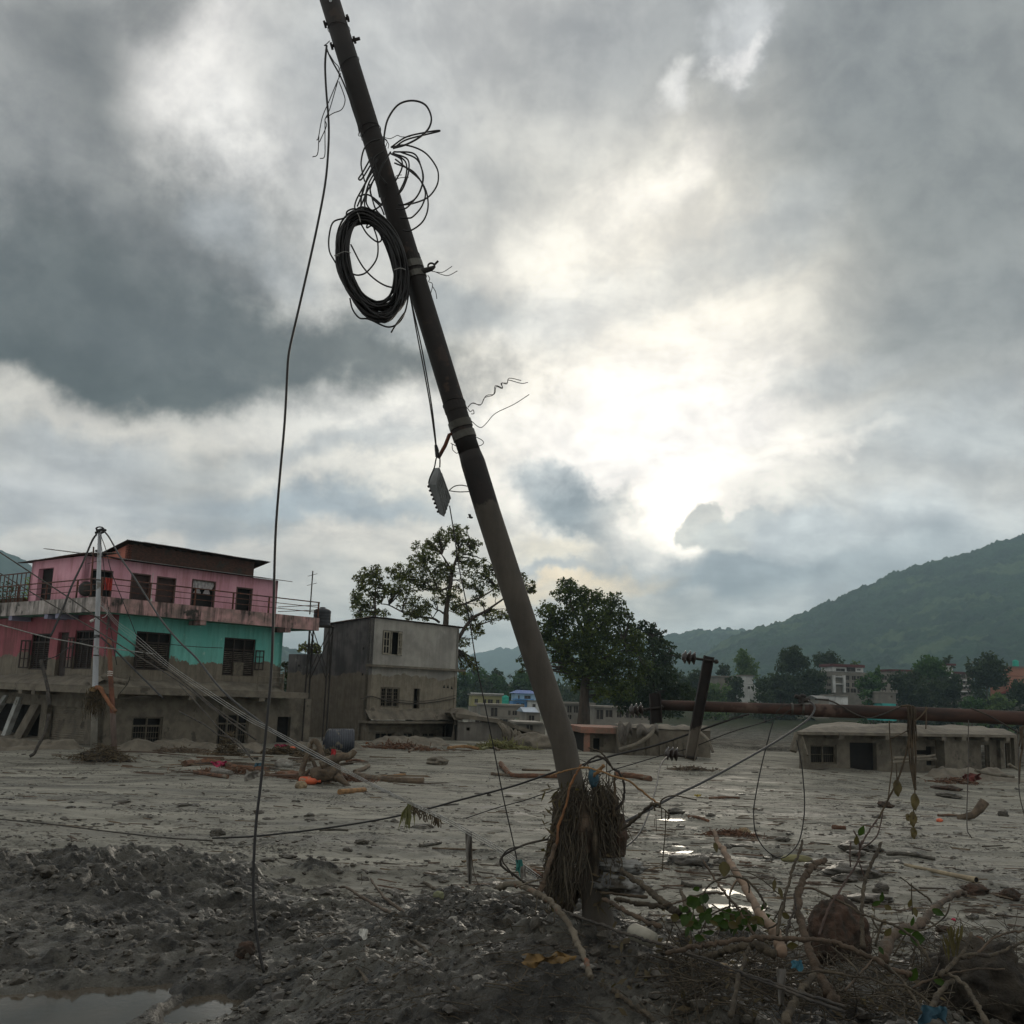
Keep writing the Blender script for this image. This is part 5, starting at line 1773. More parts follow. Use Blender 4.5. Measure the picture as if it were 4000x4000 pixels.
def px_tree(name, label, Y, trunk, rt, limbs, clusters, size, dens, lmat, seed, cat='tree', spread=.5, twigs=True, hang=0.0, off=(0, 0), sc=1.0, deepen=1.0, extra=4):
    """a tree whose trunk, limbs and leaf clusters follow the photo at distance Y"""
    rng = np.random.default_rng(seed)
    q = lambda x, y, dy=0: P(off[0] + x * sc, off[1] + y * sc, Y + dy)
    m = Y / 4000 * sc
    tp = [q(x, y) for x, y in trunk]
    gz = HZ(tp[0].x, Y, False)
    base = Vector((tp[0].x, Y, min(gz, tp[0].z) - .1))
    T = thing(name, base, label, cat)
    mb = MB()
    k = len(tp)
    path = smooth_path([base] + tp, 4)
    mb.tube(path, [rt * (1 - .7 * i / (len(path) - 1)) * (1.25 if i == 0 else 1) for i in range(len(path))], 10, .06)
    mb.build('trunk', BARK, T, smooth=True)
    cl = []
    more = []
    for x, y, r in clusters:
        for _ in range(extra):
            an = rng.uniform(0, 6.28)
            more.append((x + math.cos(an) * r * 1.05, y + math.sin(an) * r * .85, r * rng.uniform(.3, .6)))
    for x, y, r in list(clusters) + more:
        dy = rng.uniform(-1, 1) * spread * r * m * 3 * deepen
        p = q(x, y, dy)
        cl.append((p.x, p.y, p.z, r * m))
    lm = MB()
    for pts, r in limbs:
        pp = smooth_path([q(x, y, rng.uniform(-.3, .3)) for x, y in pts], 4)
        lm.tube(pp, [r * (1 - .65 * i / (len(pp) - 1)) for i in range(len(pp))], 7, .05, cap=False)
    nodes = [p for p in path[len(path) // 3:]] + [q(x, y) for pts, r in limbs for x, y in pts]
    for cx, cy_, cz, r in cl:
        t = Vector((cx, cy_, cz))
        nb = min(nodes, key=lambda p: (p - t).length + (2.0 if p.z > t.z + .3 else 0))
        limb(lm, nb, t, max(.03, rt * .14), .02, rng)
        if twigs:
            for _ in range(5):
                d = Vector(rng.normal(size=3)).normalized() * r * .95
                limb(lm, t - d * .1, t + d, .022, .008, rng, 3, .1)
    lm.build('limbs', BARK, T, smooth=True)
    V, F = leaf_arrays(cl, size, dens, rng, 0, hang)
    npmesh('crown', V, F, lmat, T, base=base, smooth=False)
    return T


LF_SPARSE = leaf_mat('olive_leaf', c(68, 76, 46), c(114, 117, 68))
LF_DENSE = leaf_mat('deep_green_leaf', c(46, 60, 30), c(88, 98, 46), .5)
LF_DARK = leaf_mat('dark_leaf', c(36, 48, 32), c(60, 72, 44), .4)
LF_MID = leaf_mat('mid_green_leaf', c(38, 64, 34), c(68, 96, 48), .25)
LF_PALE = leaf_mat('pale_green_leaf', c(74, 96, 58), c(98, 116, 70), .3)

Z4 = dict(off=(1250, 1950), sc=.5176)
px_tree('sparse_tree', 'tall open-crowned tree with bare forking limbs behind the grey house', 80, [(948, 960), (952, 860), (962, 780), (985, 640), (1000, 540), (1030, 450), (1050, 400)], .26,
        [([(985, 830), (1090, 790), (1230, 730), (1330, 660), (1380, 560)], .1), ([(1000, 1120), (1045, 1050), (1100, 960), (1160, 890), (1240, 850), (1330, 790), (1400, 740)], .18), ([(1000, 545), (940, 450), (920, 420)], .09), ([(985, 660), (880, 690), (780, 620), (640, 600)], .09), ([(900, 930), (850, 900), (700, 880), (620, 850), (520, 800), (460, 790)], .1), ([(930, 860), (890, 840), (850, 900)], .08), ([(960, 760), (900, 700), (840, 560), (780, 470)], .1), ([(1030, 470), (1080, 420), (1130, 380)], .06), ([(1160, 890), (1180, 960), (1170, 1010)], .06)],
        [(960, 280, 70), (1060, 260, 66), (880, 320, 66), (1130, 360, 60), (1180, 340, 34), (780, 390, 74), (735, 480, 60), (850, 470, 78), (950, 500, 46), (1050, 420, 40), (620, 560, 74), (545, 560, 46), (600, 650, 80), (700, 620, 84), (800, 610, 80), (550, 700, 54), (640, 760, 70), (720, 800, 80), (800, 850, 60), (680, 880, 40), (900, 620, 76), (960, 570, 54), (900, 740, 54), (1000, 780, 54), (1010, 690, 50), (1130, 500, 54), (1200, 490, 52), (1260, 540, 46), (1150, 600, 70), (1230, 650, 62), (1320, 580, 62), (1345, 680, 56), (1200, 760, 46), (1300, 880, 52), (1390, 860, 46), (1560, 650, 52), (1540, 580, 26), (1600, 690, 26), (1100, 860, 52), (1060, 830, 46), (1450, 700, 50), (1150, 950, 52), (1180, 1010, 46), (1085, 1080, 40), (1060, 1180, 34), (1110, 1220, 44), (1165, 1260, 34), (1080, 1290, 34)],
        .1, 400, LF_SPARSE, 5, hang=.25, extra=9, **Z4)
px_tree('young_tree', 'small slender tree over the left roof corner of the grey house', 78, [(415, 930), (415, 800), (418, 700), (425, 600)], .12, [([(416, 760), (360, 690), (320, 640)], .04), ([(416, 820), (330, 800), (270, 770)], .04)],
        [(360, 560, 52), (430, 570, 46), (330, 620, 54), (400, 660, 56), (300, 690, 44), (255, 760, 36), (320, 760, 62), (395, 760, 54), (300, 840, 54), (350, 880, 46), (455, 640, 36), (465, 880, 50), (480, 710, 36), (430, 520, 26), (280, 600, 30)], .1, 360, LF_SPARSE, 6, hang=.2, extra=9, **Z4)
Z6 = dict(off=(1850, 1800), sc=.647)
px_tree('broad_tree', 'large dense dark green tree with thick trunk right of the leaning pole', 110, [(665, 1560), (668, 1460), (676, 1300), (690, 1050), (660, 900)], .78, [([(675, 1320), (800, 1180), (900, 1080)], .3), ([(675, 1300), (560, 1150), (480, 1000)], .26), ([(690, 1080), (600, 900), (580, 800)], .2), ([(690, 1080), (800, 960), (850, 880)], .2)],
        [(580, 780, 66), (520, 800, 44), (650, 820, 74), (740, 830, 66), (850, 850, 54), (480, 920, 72), (580, 920, 104), (700, 930, 104), (820, 920, 84), (890, 960, 56), (440, 1000, 60), (540, 1030, 104), (680, 1050, 104), (800, 1050, 104), (920, 1050, 76), (425, 1100, 44), (540, 1140, 84), (660, 1160, 104), (790, 1170, 104), (920, 1150, 94), (990, 1100, 54), (600, 1250, 74), (720, 1280, 104), (850, 1270, 94), (960, 1250, 84), (520, 1210, 46), (780, 1380, 76), (900, 1370, 76), (640, 1340, 56), (560, 740, 30), (275, 1200, 16), (290, 1260, 18), (300, 1235, 14)],
        .17, 230, LF_DENSE, 7, deepen=.7, **Z6)
px_tree('dark_tree', 'darker feathery tree joined to the right of the broad one', 125, [(1080, 1580), (1080, 1400), (1085, 1200), (1080, 1060)], .4, [([(1080, 1300), (1160, 1180), (1190, 1140)], .16)],
        [(1000, 1010, 50), (1060, 1040, 62), (1110, 1050, 46), (1150, 1120, 54), (1080, 1140, 84), (1190, 1190, 46), (1120, 1240, 94), (1050, 1290, 94), (1180, 1290, 64), (1000, 1400, 104), (1120, 1390, 104), (1220, 1400, 74), (1300, 1440, 56), (930, 1480, 74), (1060, 1490, 80), (1180, 1490, 74)],
        .22, 170, LF_DARK, 8, **Z6)


def far_tree(name, label, px, py, rx, ry, Y, lmat, seed, ground_y=None, cone=False, size=.5, dens=26, skirt=True):
    rng = np.random.default_rng(seed)
    m = Y / 4000
    c0 = P(px, py, Y)
    gz = HZ(c0.x, Y, False)
    T = thing(name, (c0.x, Y, gz - .2), label, 'tree')
    mb = MB()
    top = Vector((c0.x + rng.normal() * .3, Y, c0.z))
    b = Vector((c0.x, Y, gz - .3))
    mb.tube([b, b.lerp(top, .5) + Vector((rng.normal() * .3, 0, 0)), top], [.035 * rx * m + .15, .1 + .02 * rx * m, .06], 7)
    mb.build('trunk', BARK, T)
    cl = []
    n = int(14 + rx * ry / 150)
    for i in range(n):
        u = rng.normal(size=3); u /= np.linalg.norm(u)
        k = .45 + .4 * rng.random() if i % 3 else .3 * rng.random()
        w = max(.2, 1 - (u[2] * k + .75) / 1.6) * 1.3 if cone else 1.0
        cl.append((c0.x + u[0] * k * rx * m * w, Y + u[1] * k * rx * m * w, c0.z + u[2] * k * ry * m, min(rx, ry) * m * rng.uniform(.3, .5) * (w if cone else 1)))
    if skirt:
        for i in range(int(8 + rx / 6)):
            zz2 = rng.uniform(gz, c0.z - ry * m * .3)
            cl.append((c0.x + rng.uniform(-.9, .9) * rx * m, Y + rng.uniform(-.5, .5) * rx * m, zz2, min(rx, ry) * m * rng.uniform(.3, .45)))
    V, F = leaf_arrays(cl, size, dens, rng)
    lo = c0.z - ry * m
    npmesh('crown', V, np.arange(len(V)).reshape(-1, 4), lmat, T, base=(c0.x, Y, c0.z), smooth=False)
    return T


FT = [
    ('round_tree', 'round green tree right behind the edge of the grey house', 1810, 2680, 46, 62, 330, LF_MID), ('round_tree', 'domed green tree between the grey house and the thin wire', 1878, 2662, 46, 56, 340, LF_MID),
    ('round_tree', 'bright bushy tree above the yellow house', 1950, 2668, 46, 48, 335, LF_MID), ('dark_round_tree', 'small dark tree crowning the ridge above the yellow house', 1940, 2632, 28, 26, 390, LF_DARK),
    ('round_tree', 'green tree above the blue roof', 2040, 2668, 56, 44, 340, LF_MID), ('dark_round_tree', 'dark tree on the ridge above the blue house', 2030, 2640, 50, 28, 390, LF_DARK), ('dark_round_tree', 'dark ridge tree beside the grey house corner', 1860, 2636, 44, 26, 400, LF_DARK),
    ('round_tree', 'green tree touching the left side of the leaning pole', 2096, 2650, 40, 56, 345, LF_MID), ('dark_round_tree', 'dark shrubby tree low behind the yellow house', 1830, 2740, 60, 50, 300, LF_DARK),
    ('bushy_tree', 'low dark tree beside the upright channel iron', 2640, 2680, 66, 60, 280, LF_DARK), ('bushy_tree', 'flat topped dark tree behind the tilted channel iron', 2716, 2650, 42, 44, 300, LF_DARK), ('bushy_tree', 'yellowish green bush under the tilted channel iron', 2795, 2706, 56, 46, 270, LF_PALE),
    ('umbrella_tree', 'dark umbrella-shaped tree right of the tilted channel iron', 2830, 2618, 32, 32, 320, LF_DARK), ('bushy_tree', 'dark bush left of the white house', 2868, 2684, 42, 46, 285, LF_DARK), ('pale_tree', 'pale loose-leaved tree behind the white house', 2908, 2588, 52, 62, 330, LF_PALE),
    ('tall_dark_tree', 'tallest dark tree of the right-hand row, tiered top', 3100, 2580, 60, 66, 290, LF_DARK), ('tall_dark_tree', 'broad dark tree right under the tiered one', 3050, 2680, 92, 70, 284, LF_DARK), ('tall_dark_tree', 'dark tree between the tiered one and the school', 3168, 2672, 62, 70, 286, LF_DARK), ('bushy_tree', 'low dark bush in front of the white house', 2985, 2722, 56, 34, 262, LF_DARK),
    ('domed_tree', 'domed dark tree behind the left end of the school', 3230, 2580, 62, 44, 330, LF_DARK), ('small_tree', 'tiny tree behind the roof of the school tower', 3338, 2590, 20, 15, 340, LF_PALE),
    ('conifer', 'pointed narrow tree right of the school tower', 3426, 2640, 36, 72, 270, LF_MID), ('bushy_tree', 'bushy green tree at the foot of the pointed one', 3398, 2678, 46, 50, 266, LF_MID), ('bushy_tree', 'round bush left of the small grey house', 3412, 2726, 44, 36, 245, LF_MID),
    ('broad_dark_tree', 'broad dark tree above the small grey house', 3530, 2672, 66, 72, 268, LF_DARK), ('broad_dark_tree', 'tall green-topped tree in the middle of the right clump', 3640, 2620, 76, 62, 272, LF_MID), ('broad_dark_tree', 'dark tree below the middle of the right clump', 3620, 2706, 86, 60, 262, LF_DARK), ('domed_tree', 'small domed tree beside the roof pavilion', 3700, 2578, 28, 20, 305, LF_DARK), ('broad_dark_tree', 'dark tree under the roof pavilion', 3700, 2680, 52, 80, 268, LF_DARK),
    ('spreading_tree', 'spreading dark tree left of the orange house', 3856, 2630, 78, 70, 260, LF_DARK), ('bushy_tree', 'low bush under the spreading tree', 3790, 2744, 66, 32, 240, LF_MID), ('bushy_tree', 'olive bushes below the orange house', 3900, 2744, 70, 34, 238, LF_PALE), ('bushy_tree', 'dark bush at the right edge under the orange house', 3980, 2706, 50, 50, 250, LF_DARK),
]
for i, (nm, lab, px, py, rx, ry, Y, lm_) in enumerate(FT):
    far_tree(nm, lab, px, py, rx, ry, Y, lm_, 100 + i, cone=(nm == 'conifer'))


def far_wood():
    rng = np.random.default_rng(44)
    cl = []
    for i in range(700):
        px = rng.uniform(-600, 4700)
        Y = rng.uniform(330, 420)
        hy = 2715 + (px - 2000) * .034
        p = P(px, hy - rng.uniform(-70, 24), Y)
        cl.append((p.x, p.y, p.z, rng.uniform(3.5, 7)))
    for i in range(120):         # the wooded foot of the hill behind the right-hand row
        px = rng.uniform(2450, 4500)
        Y = rng.uniform(350, 420)
        p = P(px, 2715 + (px - 2000) * .034 - rng.uniform(10, 60), Y)
        cl.append((p.x, p.y, p.z, rng.uniform(3, 6)))
    V, F = leaf_arrays(cl, .9, 6, rng)
    npmesh('far_wood', V, F, LF_DARK, smooth=False, kind='stuff')


far_wood()
# small trees in the gap between the two houses
px_tree('gap_tree', 'small leafy tree seen in the gap between the two houses', 70, [(1205, 2620), (1206, 2540), (1215, 2520)], .08, [], [(1180, 2535, 14), (1200, 2525, 16), (1225, 2530, 18), (1215, 2545, 18), (1245, 2540, 12)], .12, 420, LF_SPARSE, 61)
px_tree('gap_tree', 'dark leafy bush behind the end of the turquoise wall', 66, [(1122, 2760), (1122, 2660)], .08, [], [(1118, 2600, 14), (1128, 2640, 20), (1120, 2680, 22), (1140, 2700, 20), (1118, 2730, 22)], .14, 380, LF_DARK, 62)

# ------------------------------------------------------------------ the leaning pole and what hangs on it
YP = 8.7
Z = {'z1': (1150, 0, .3623), 'z2': (1200, 600, .3623), 'z3': (1500, 1300, .3623), 'z5': (1950, 2900, .3623), 'a': (1900, 3200, .414), 'b': (2600, 3300, .3623),
     'c': (3200, 3200, .414), 'd': (2500, 3000, .388), 'e': (3250, 3000, .388), 'p': (0, 0, 1), 'h1': (0, 2000, .3623), 'h2': (0, 2400, .3106), 'h3': (550, 2100, .3623),
     'h4': (700, 2500, .3623), 'm': (1100, 3200, .414), 'r8': (3200, 2400, .414), 'r7': (2400, 2400, .414)}


def zz_(k, pts):
    ox, oy, s = Z[k]
    return [(ox + x * s, oy + y * s) for x, y in pts]


POLE = [(1276, -40), (1689, 1300), (1800, 1665), (1846, 1800), (1906, 2000), (2201, 2900), (2232, 3063), (2272, 3200), (2303, 3350), (2332, 3560), (2338, 3680)]
POLE3 = [P(x, y, YP) for x, y in POLE]
_py = [y for _, y in POLE]


def pole_at(py):
    for (x0, y0), (x1, y1) in zip(POLE, POLE[1:]):
        if y0 <= py <= y1:
            k = (py - y0) / (y1 - y0)
            return P(x0 + (x1 - x0) * k, py, YP)


def cable(name, pts, Y0, Y1, r, mat, parent=None, label=None, group=None, n=6, k=5, cat='cable', jitY=0.0):
    """a cable through photo pixels; straight in depth from Y0 to Y1"""
    L = [0]
    for (x0, y0), (x1, y1) in zip(pts, pts[1:]):
        L.append(L[-1] + math.hypot(x1 - x0, y1 - y0))
    q = []
    for (x, y), s in zip(pts, L):
        u = s / L[-1]
        Y = 1 / ((1 - u) / Y0 + u / Y1)
        q.append(P(x, y, Y + random.uniform(-jitY, jitY)))
    mb = MB()
    mb.tube(smooth_path(q, k), r, n)
    return mb.build(name, mat, parent, label if parent is None else None, cat if parent is None else None, group, smooth=True)


def band(parent, py, h, r, mat, name='steel_band', tilt=0.0):
    a, b = pole_at(py - h / 2), pole_at(py + h / 2)
    mb = MB(); mb.tube([a, b], r, 24)
    return mb.build(name, mat, parent, smooth=False)


def leaning_pole():
    T = thing('leaning_utility_pole', POLE3[-2], 'tall steel utility pole leaning left out of the debris, dark above and mud coated below', 'utility pole')
    up = M('pole_steel', c(36, 31, 28), c(27, 24, 22), 5, rough=.75, bump=.002, bscale=60, fleck=(c(60, 47, 39), .45, 4), streak=(c(40, 36, 33), .6), mud=(4.45, c(84, 78, 69)))
    mb = MB()
    q = [P(x, y, YP) for x, y in [(1276, -40), (1400, 362), (1550, 849), (1689, 1300), (1750, 1500), (1808, 1690), (1836, 1772)]]
    mb.tube(q, [.094] * 5 + [.096, .096], 28); mb.build('upper_shaft', up, T, 'dark rusty upper shaft', smooth=True)
    mb = MB()
    q = [P(x, y, YP) for x, y in [(1834, 1766), (1848, 1808), (1906, 2000), (2000, 2290), (2100, 2595), (2201, 2900), (2232, 3063), (2268, 3200), (2298, 3350), (2326, 3500), (2338, 3620), (2345, 3760)]]
    mb.tube(q, [.096, .106, .107, .107, .106, .105, .104, .104, .108, .115, .13, .14], 28, .0); mb.build('lower_shaft', up, T, 'mud coated lower shaft', smooth=True)
    strap = M('galvanised_strap', c(92, 90, 84), c(70, 68, 62), 6, rough=.5, metal=.6)
    for py, h in ((1042, 26), (1080, 22)):
        band(T, py, h, .1035, strap)
    for py, h in ((1660, 28), (1702, 26)):
        band(T, py, h, .104, strap)
    for py, r in ((1020, .1), (1590, .099)):
        band(T, py, 34, r, up, 'clamp')
    d = (pole_at(100) - pole_at(0)).normalized()
    sd_ = d.cross(Vector((0, 1, 0))).normalized()
    for py, l0, l1 in ((83, .12, .125), (168, .11, .165)):
        c_ = pole_at(py)
        mb = MB(); mb.tube([c_ - sd_ * (l0 + .0) if sd_.x > 0 else c_ + sd_ * l0, c_ + sd_ * l1 if sd_.x > 0 else c_ - sd_ * l1], .016, 8); mb.build('bolt', IRON, T)
        for s in (-1, 1):
            p = c_ + sd_ * s * .1
            m2 = MB(); m2.tube([p, p + sd_ * s * .022], .034, 6); m2.build('nut', IRON, T)
    for py in (115, 250, 512, 520, 1580):      # wire lashings
        a = pole_at(py)
        mb = MB()
        ring = []
        ax = d
        e1, e2 = sd_, d.cross(sd_)
        for i in range(25):
            an = i / 24 * 2 * math.pi
            ring.append(a + e1 * .1 * math.cos(an) + e2 * .1 * math.sin(an) + d * (.03 * math.sin(an + py)))
        mb.tube(ring, .003, 4); mb.build('wire_lashing', CORD, T)
    # hook bolt at right of the upper bands
    mb = MB(); mb.tube([P(x, y, YP - .05) for x, y in zz_('z2', [(1225, 1270), (1290, 1255), (1340, 1240), (1378, 1215)])], [.03, .026, .024, .012], 8)
    ring = [P(1200 + (1338 + 36 * math.cos(t)) * .3623, 600 + (1215 + 34 * math.sin(t)) * .3623, YP - .05) for t in [i / 14 * 2 * math.pi for i in range(14)]]
    mb.tube(ring, .009, 6, closed=True)
    mb.tube([P(x, y, YP - .05) for x, y in zz_('z2', [(1370, 1200), (1412, 1158)])], .01, 6)
    mb.build('hook_bolt', IRON, T)
    # bracket arm at left of the lower bands
    mb = MB(); mb.tube([P(x, y, YP) for x, y in zz_('z3', [(745, 1085), (705, 1100), (660, 1215), (585, 1350)])], .017, 8); mb.build('bracket_arm', RUST, T)
    # end hole
    mb = MB(); p = P(1291, 3, YP - .0945); mb.tube([p, p + Vector((0, -.003, 0))], .014, 14); mb.build('drill_hole', M('pale_hole', c(190, 194, 194), c(190, 194, 194)), T)
    # frayed lashing wires
    fr = [('z2', [(1370, 1270), (1440, 1300), (1520, 1315), (1620, 1265)]), ('z2', [(1340, 1268), (1430, 1282), (1480, 1270), (1562, 1215)]), ('z2', [(1300, 1310), (1322, 1350), (1310, 1380), (1352, 1410), (1326, 1530)]), ('z2', [(1350, 1430), (1385, 1490), (1398, 1565)]),
          ('z2', [(950, 290), (960, 240), (1020, 230)]), ('z2', [(945, 285), (1000, 262), (1095, 255)]),
          ('z3', [(905, 800), (960, 755), (1040, 780), (1100, 680), (1190, 660), (1210, 580), (1275, 602), (1270, 540), (1325, 552), (1350, 490), (1480, 515)]),
          ('z3', [(905, 805), (950, 760), (1045, 775), (1085, 700), (1180, 668), (1200, 570), (1280, 595), (1262, 545), (1330, 540), (1345, 510), (1480, 545), (1550, 535)]),
          ('z3', [(890, 800), (930, 850), (960, 830), (970, 870), (940, 875)]), ('z3', [(940, 950), (1035, 1022), (1100, 980), (1200, 870), (1400, 772), (1566, 665)]),
          ('z3', [(985, 1120), (1060, 1160), (1070, 1195), (1020, 1220), (910, 1230)]), ('z3', [(720, 1190), (780, 1222)]), ('z3', [(735, 1200), (740, 1260), (780, 1298), (800, 1290)])]
    for k, pts in fr:
        cable('frayed_wire', zz_(k, pts), YP - .03, YP - .06, .0035, CORD, T, k=4, n=5)


leaning_pole()


def coil():
    rnd = random.Random(3)
    Tc = thing('cable_coil', P(1450, 1250, YP - .2), 'thick oval coil of black cable hanging on the leaning pole', 'cable coil')
    for i in range(46):
        # loops lie close at the top left and fan out at the bottom right
        a, b = 200 + rnd.uniform(-36, 20), 112 + rnd.uniform(-33, 22)
        ox, oy = rnd.uniform(-6, 8), rnd.uniform(-3, 14)
        th = math.radians(13 + rnd.uniform(-3, 3))
        dy = rnd.uniform(-.07, .07)
        pts = []
        for j in range(40):
            t = j / 40 * 2 * math.pi
            u, v = b * math.cos(t), a * math.sin(t)
            if v > 0:
                v += rnd.uniform(-1.5, 1.5) + (a - 190) * .5
            x = 1450 + ox + u * math.cos(th) + v * math.sin(th) * 1.0
            y = 1024 + oy - u * math.sin(th) * .55 + v * math.cos(th)
            pts.append(P(x, y, YP - .18 + dy + .03 * math.sin(t * 2 + i)))
        mb = MB(); mb.tube(pts, .009, 6, closed=True); mb.build('cable_turn', CORD, Tc, smooth=True)
    for k, pts in (('z2', [(290, 1100), (330, 1085), (400, 1058), (470, 1070)]), ('z2', [(300, 1112), (345, 1094)]), ('z2', [(935, 1255), (1000, 1235), (1060, 1250)]), ('z2', [(540, 640), (560, 680), (575, 740)])):
        cable('tie_wire', zz_(k, pts), YP - .29, YP - .29, .004, CORDG, Tc, n=5)
    Tl = thing('loose_cable', P(1500, 900, YP - .2), 'tangled loose loops of thin black cable sprawling around the pole above the coil', 'cable')
    loops = [('z1', [(1040, 1590), (1200, 1565), (1400, 1640), (1530, 1800), (1552, 1930), (1518, 2036), (1428, 2136), (1268, 2196), (1138, 2211)]),
             ('z2', [(930, -20), (1150, 0), (1230, 150), (1250, 290), (1180, 470), (1060, 545), (980, 550)]), ('z2', [(950, 60), (1100, 180), (1220, 290), (1290, 430), (1300, 600), (1240, 740), (1115, 830), (1030, 825)]),
             ('z2', [(940, 100), (1150, 200), (1270, 400), (1240, 560), (1140, 680), (1070, 695), (1000, 690)]), ('z2', [(1000, -20), (1180, 60), (1245, 220), (1220, 400), (1100, 560), (1030, 600), (960, 600)]),
             ('z2', [(900, 0), (1010, 60), (1020, 160), (950, 300)]), ('z2', [(920, -10), (1060, 90), (1060, 260), (980, 440)]), ('z2', [(930, 0), (1080, 60), (1092, 200), (1040, 360), (985, 440)]),
             ('z1', [(965, 1570), (970, 1450), (1010, 1280), (1120, 1130), (1270, 1085), (1410, 1130), (1475, 1260), (1450, 1380), (1350, 1480), (1200, 1560), (1060, 1600)]),
             ('z1', [(1040, 1590), (1200, 1480), (1400, 1430), (1540, 1408), (1560, 1416), (1400, 1455), (1200, 1510), (1080, 1590)]),
             ('z1', [(930, 1500), (820, 1530), (750, 1610), (720, 1740), (728, 1836), (758, 1956)]),
             ('z2', [(690, 40), (600, 200), (555, 270), (590, 272), (680, 130)]), ('z2', [(700, 150), (620, 330), (530, 500), (515, 590), (570, 580), (640, 420), (720, 280)]),
             ('z2', [(720, 170), (640, 300), (590, 440), (575, 620)]), ('z2', [(730, 200), (660, 330), (620, 500), (625, 600)]), ('z2', [(740, 230), (680, 380), (700, 480), (740, 600), (820, 690)]),
             ('z2', [(640, 440), (640, 540), (700, 610), (790, 560), (830, 480)]), ('z2', [(560, 460), (640, 440), (720, 480), (810, 560)]), ('z2', [(760, 60), (650, 260), (600, 420), (540, 570)]), ('z2', [(670, 330), (700, 470), (790, 570), (830, 660)]),
             ('z2', [(560, 612), (500, 595), (430, 625), (408, 690), (280, 740), (235, 900), (240, 1050), (290, 1150), (325, 1205)]), ('z2', [(470, 980), (600, 1220), (750, 1370), (900, 1440), (1010, 1410), (1060, 1350)]),
             ('z2', [(580, 760), (650, 870), (750, 950), (800, 930), (780, 850), (720, 790)]), ('z2', [(715, 790), (760, 950), (750, 1130), (650, 1270), (560, 1310), (490, 1300)]), ('z2', [(700, 770), (645, 800), (650, 765), (690, 740)]),
             ('z2', [(460, 1560), (490, 1680), (560, 1770), (640, 1780), (700, 1800), (870, 1870), (990, 1820), (1060, 1690), (1100, 1480)]), ('z2', [(1060, 1700), (960, 1840), (905, 1930)]),
             ('z2', [(830, -30), (720, 60), (760, 200), (860, 330)]), ('z2', [(900, -20), (800, 150), (760, 330), (780, 470)])]
    for i, (k, pts) in enumerate(loops):
        Y = YP - .14 - .05 * (i % 3)
        cable('cable_loop', zz_(k, pts), Y, Y, .0075 if i != 8 else .009, CORD, Tl, k=7)
    # twisted short wires tying the loops to the pole
    for k, pts in (('z1', [(940, 1470), (1030, 1495), (1110, 1460), (1150, 1475), (1250, 1475)]), ('z1', [(955, 1480), (1000, 1520), (985, 1580)]), ('z1', [(965, 1490), (1015, 1550), (1010, 1600)]), ('z1', [(700, 1420), (690, 1460), (720, 1470)])):
        cable('tie_wire', zz_(k, pts), YP - .11, YP - .11, .0035, CORD, Tl, n=5)


coil()
gb = P(1008, 3790, 7.6)
cable('hanging_cable', [(1276, 178), (1270, 250), (1274, 350), (1284, 480), (1282, 590), (1270, 720), (1240, 880), (1205, 1040), (1165, 1215), (1135, 1345), (1126, 1400), (1122, 1460), (1112, 1650), (1090, 1900), (1076, 2100), (1068, 2400), (1060, 2620), (1040, 2850), (1020, 3050), (1002, 3200), (992, 3350), (990, 3500), (1000, 3620), (1018, 3740), (1032, 3800)], 8.75, 7.3, .0105, CORD, label='long black cable hanging from the pole top down past the turquoise house', k=4)
cable('hanging_wire', zz_('z1', [(345, 510), (365, 570), (410, 665), (480, 790), (540, 920), (590, 1050), (625, 1165), (680, 1330), (700, 1420)]), 8.66, 8.6, .008, CORD, label='short black cable running down the left side of the pole top')
Tt = thing('frayed_strands', P(1290, 540, 8.6), 'bunch of thin frayed wire strands dangling left of the pole top', 'wire')
for pts in ([(470, 860), (370, 1100), (300, 1270), (260, 1480), (240, 1512)], [(470, 870), (380, 1180), (330, 1290), (345, 1360), (270, 1532)], [(480, 880), (520, 980), (547, 1085), (510, 1180), (420, 1220), (340, 1270)], [(330, 1290), (330, 1500), (326, 1685), (275, 1710)], [(265, 1470), (250, 1660), (195, 1692)], [(380, 590), (430, 670), (480, 730), (480, 830)], [(500, 790), (480, 840), (465, 870)], [(345, 490), (322, 490), (345, 475), (380, 440)]):
    cable('strand', zz_('z1', pts), 8.6, 8.6, .0045, CORD, Tt, n=5)
Tw = thing('twin_cable', P(1700, 1800, 8.6), 'pair of thin black cables running from the coil down to the ribbed box', 'cable')
for pts in ([(1597, 1130), (1630, 1310), (1655, 1440), (1680, 1580), (1697, 1700), (1702, 1740), (1706, 1790)], [(1591, 1110), (1637, 1310), (1664, 1450), (1687, 1590), (1700, 1700), (1704, 1745)], [(1702, 1740), (1708, 1760), (1718, 1790), (1718, 1826)], [(1704, 1790), (1701, 1805), (1696, 1828), (1680, 1865), (1674, 1888)]):
    cable('cable_run', pts, 8.62, 8.66, .0065, CORD, Tw)
mb = MB(); mb.tube([P(1703, 1738, 8.64), P(1706, 1760, 8.64), P(1708, 1785, 8.64)], [.012, .02, .014], 8, .25); mb.build('knot', CORD, Tw)


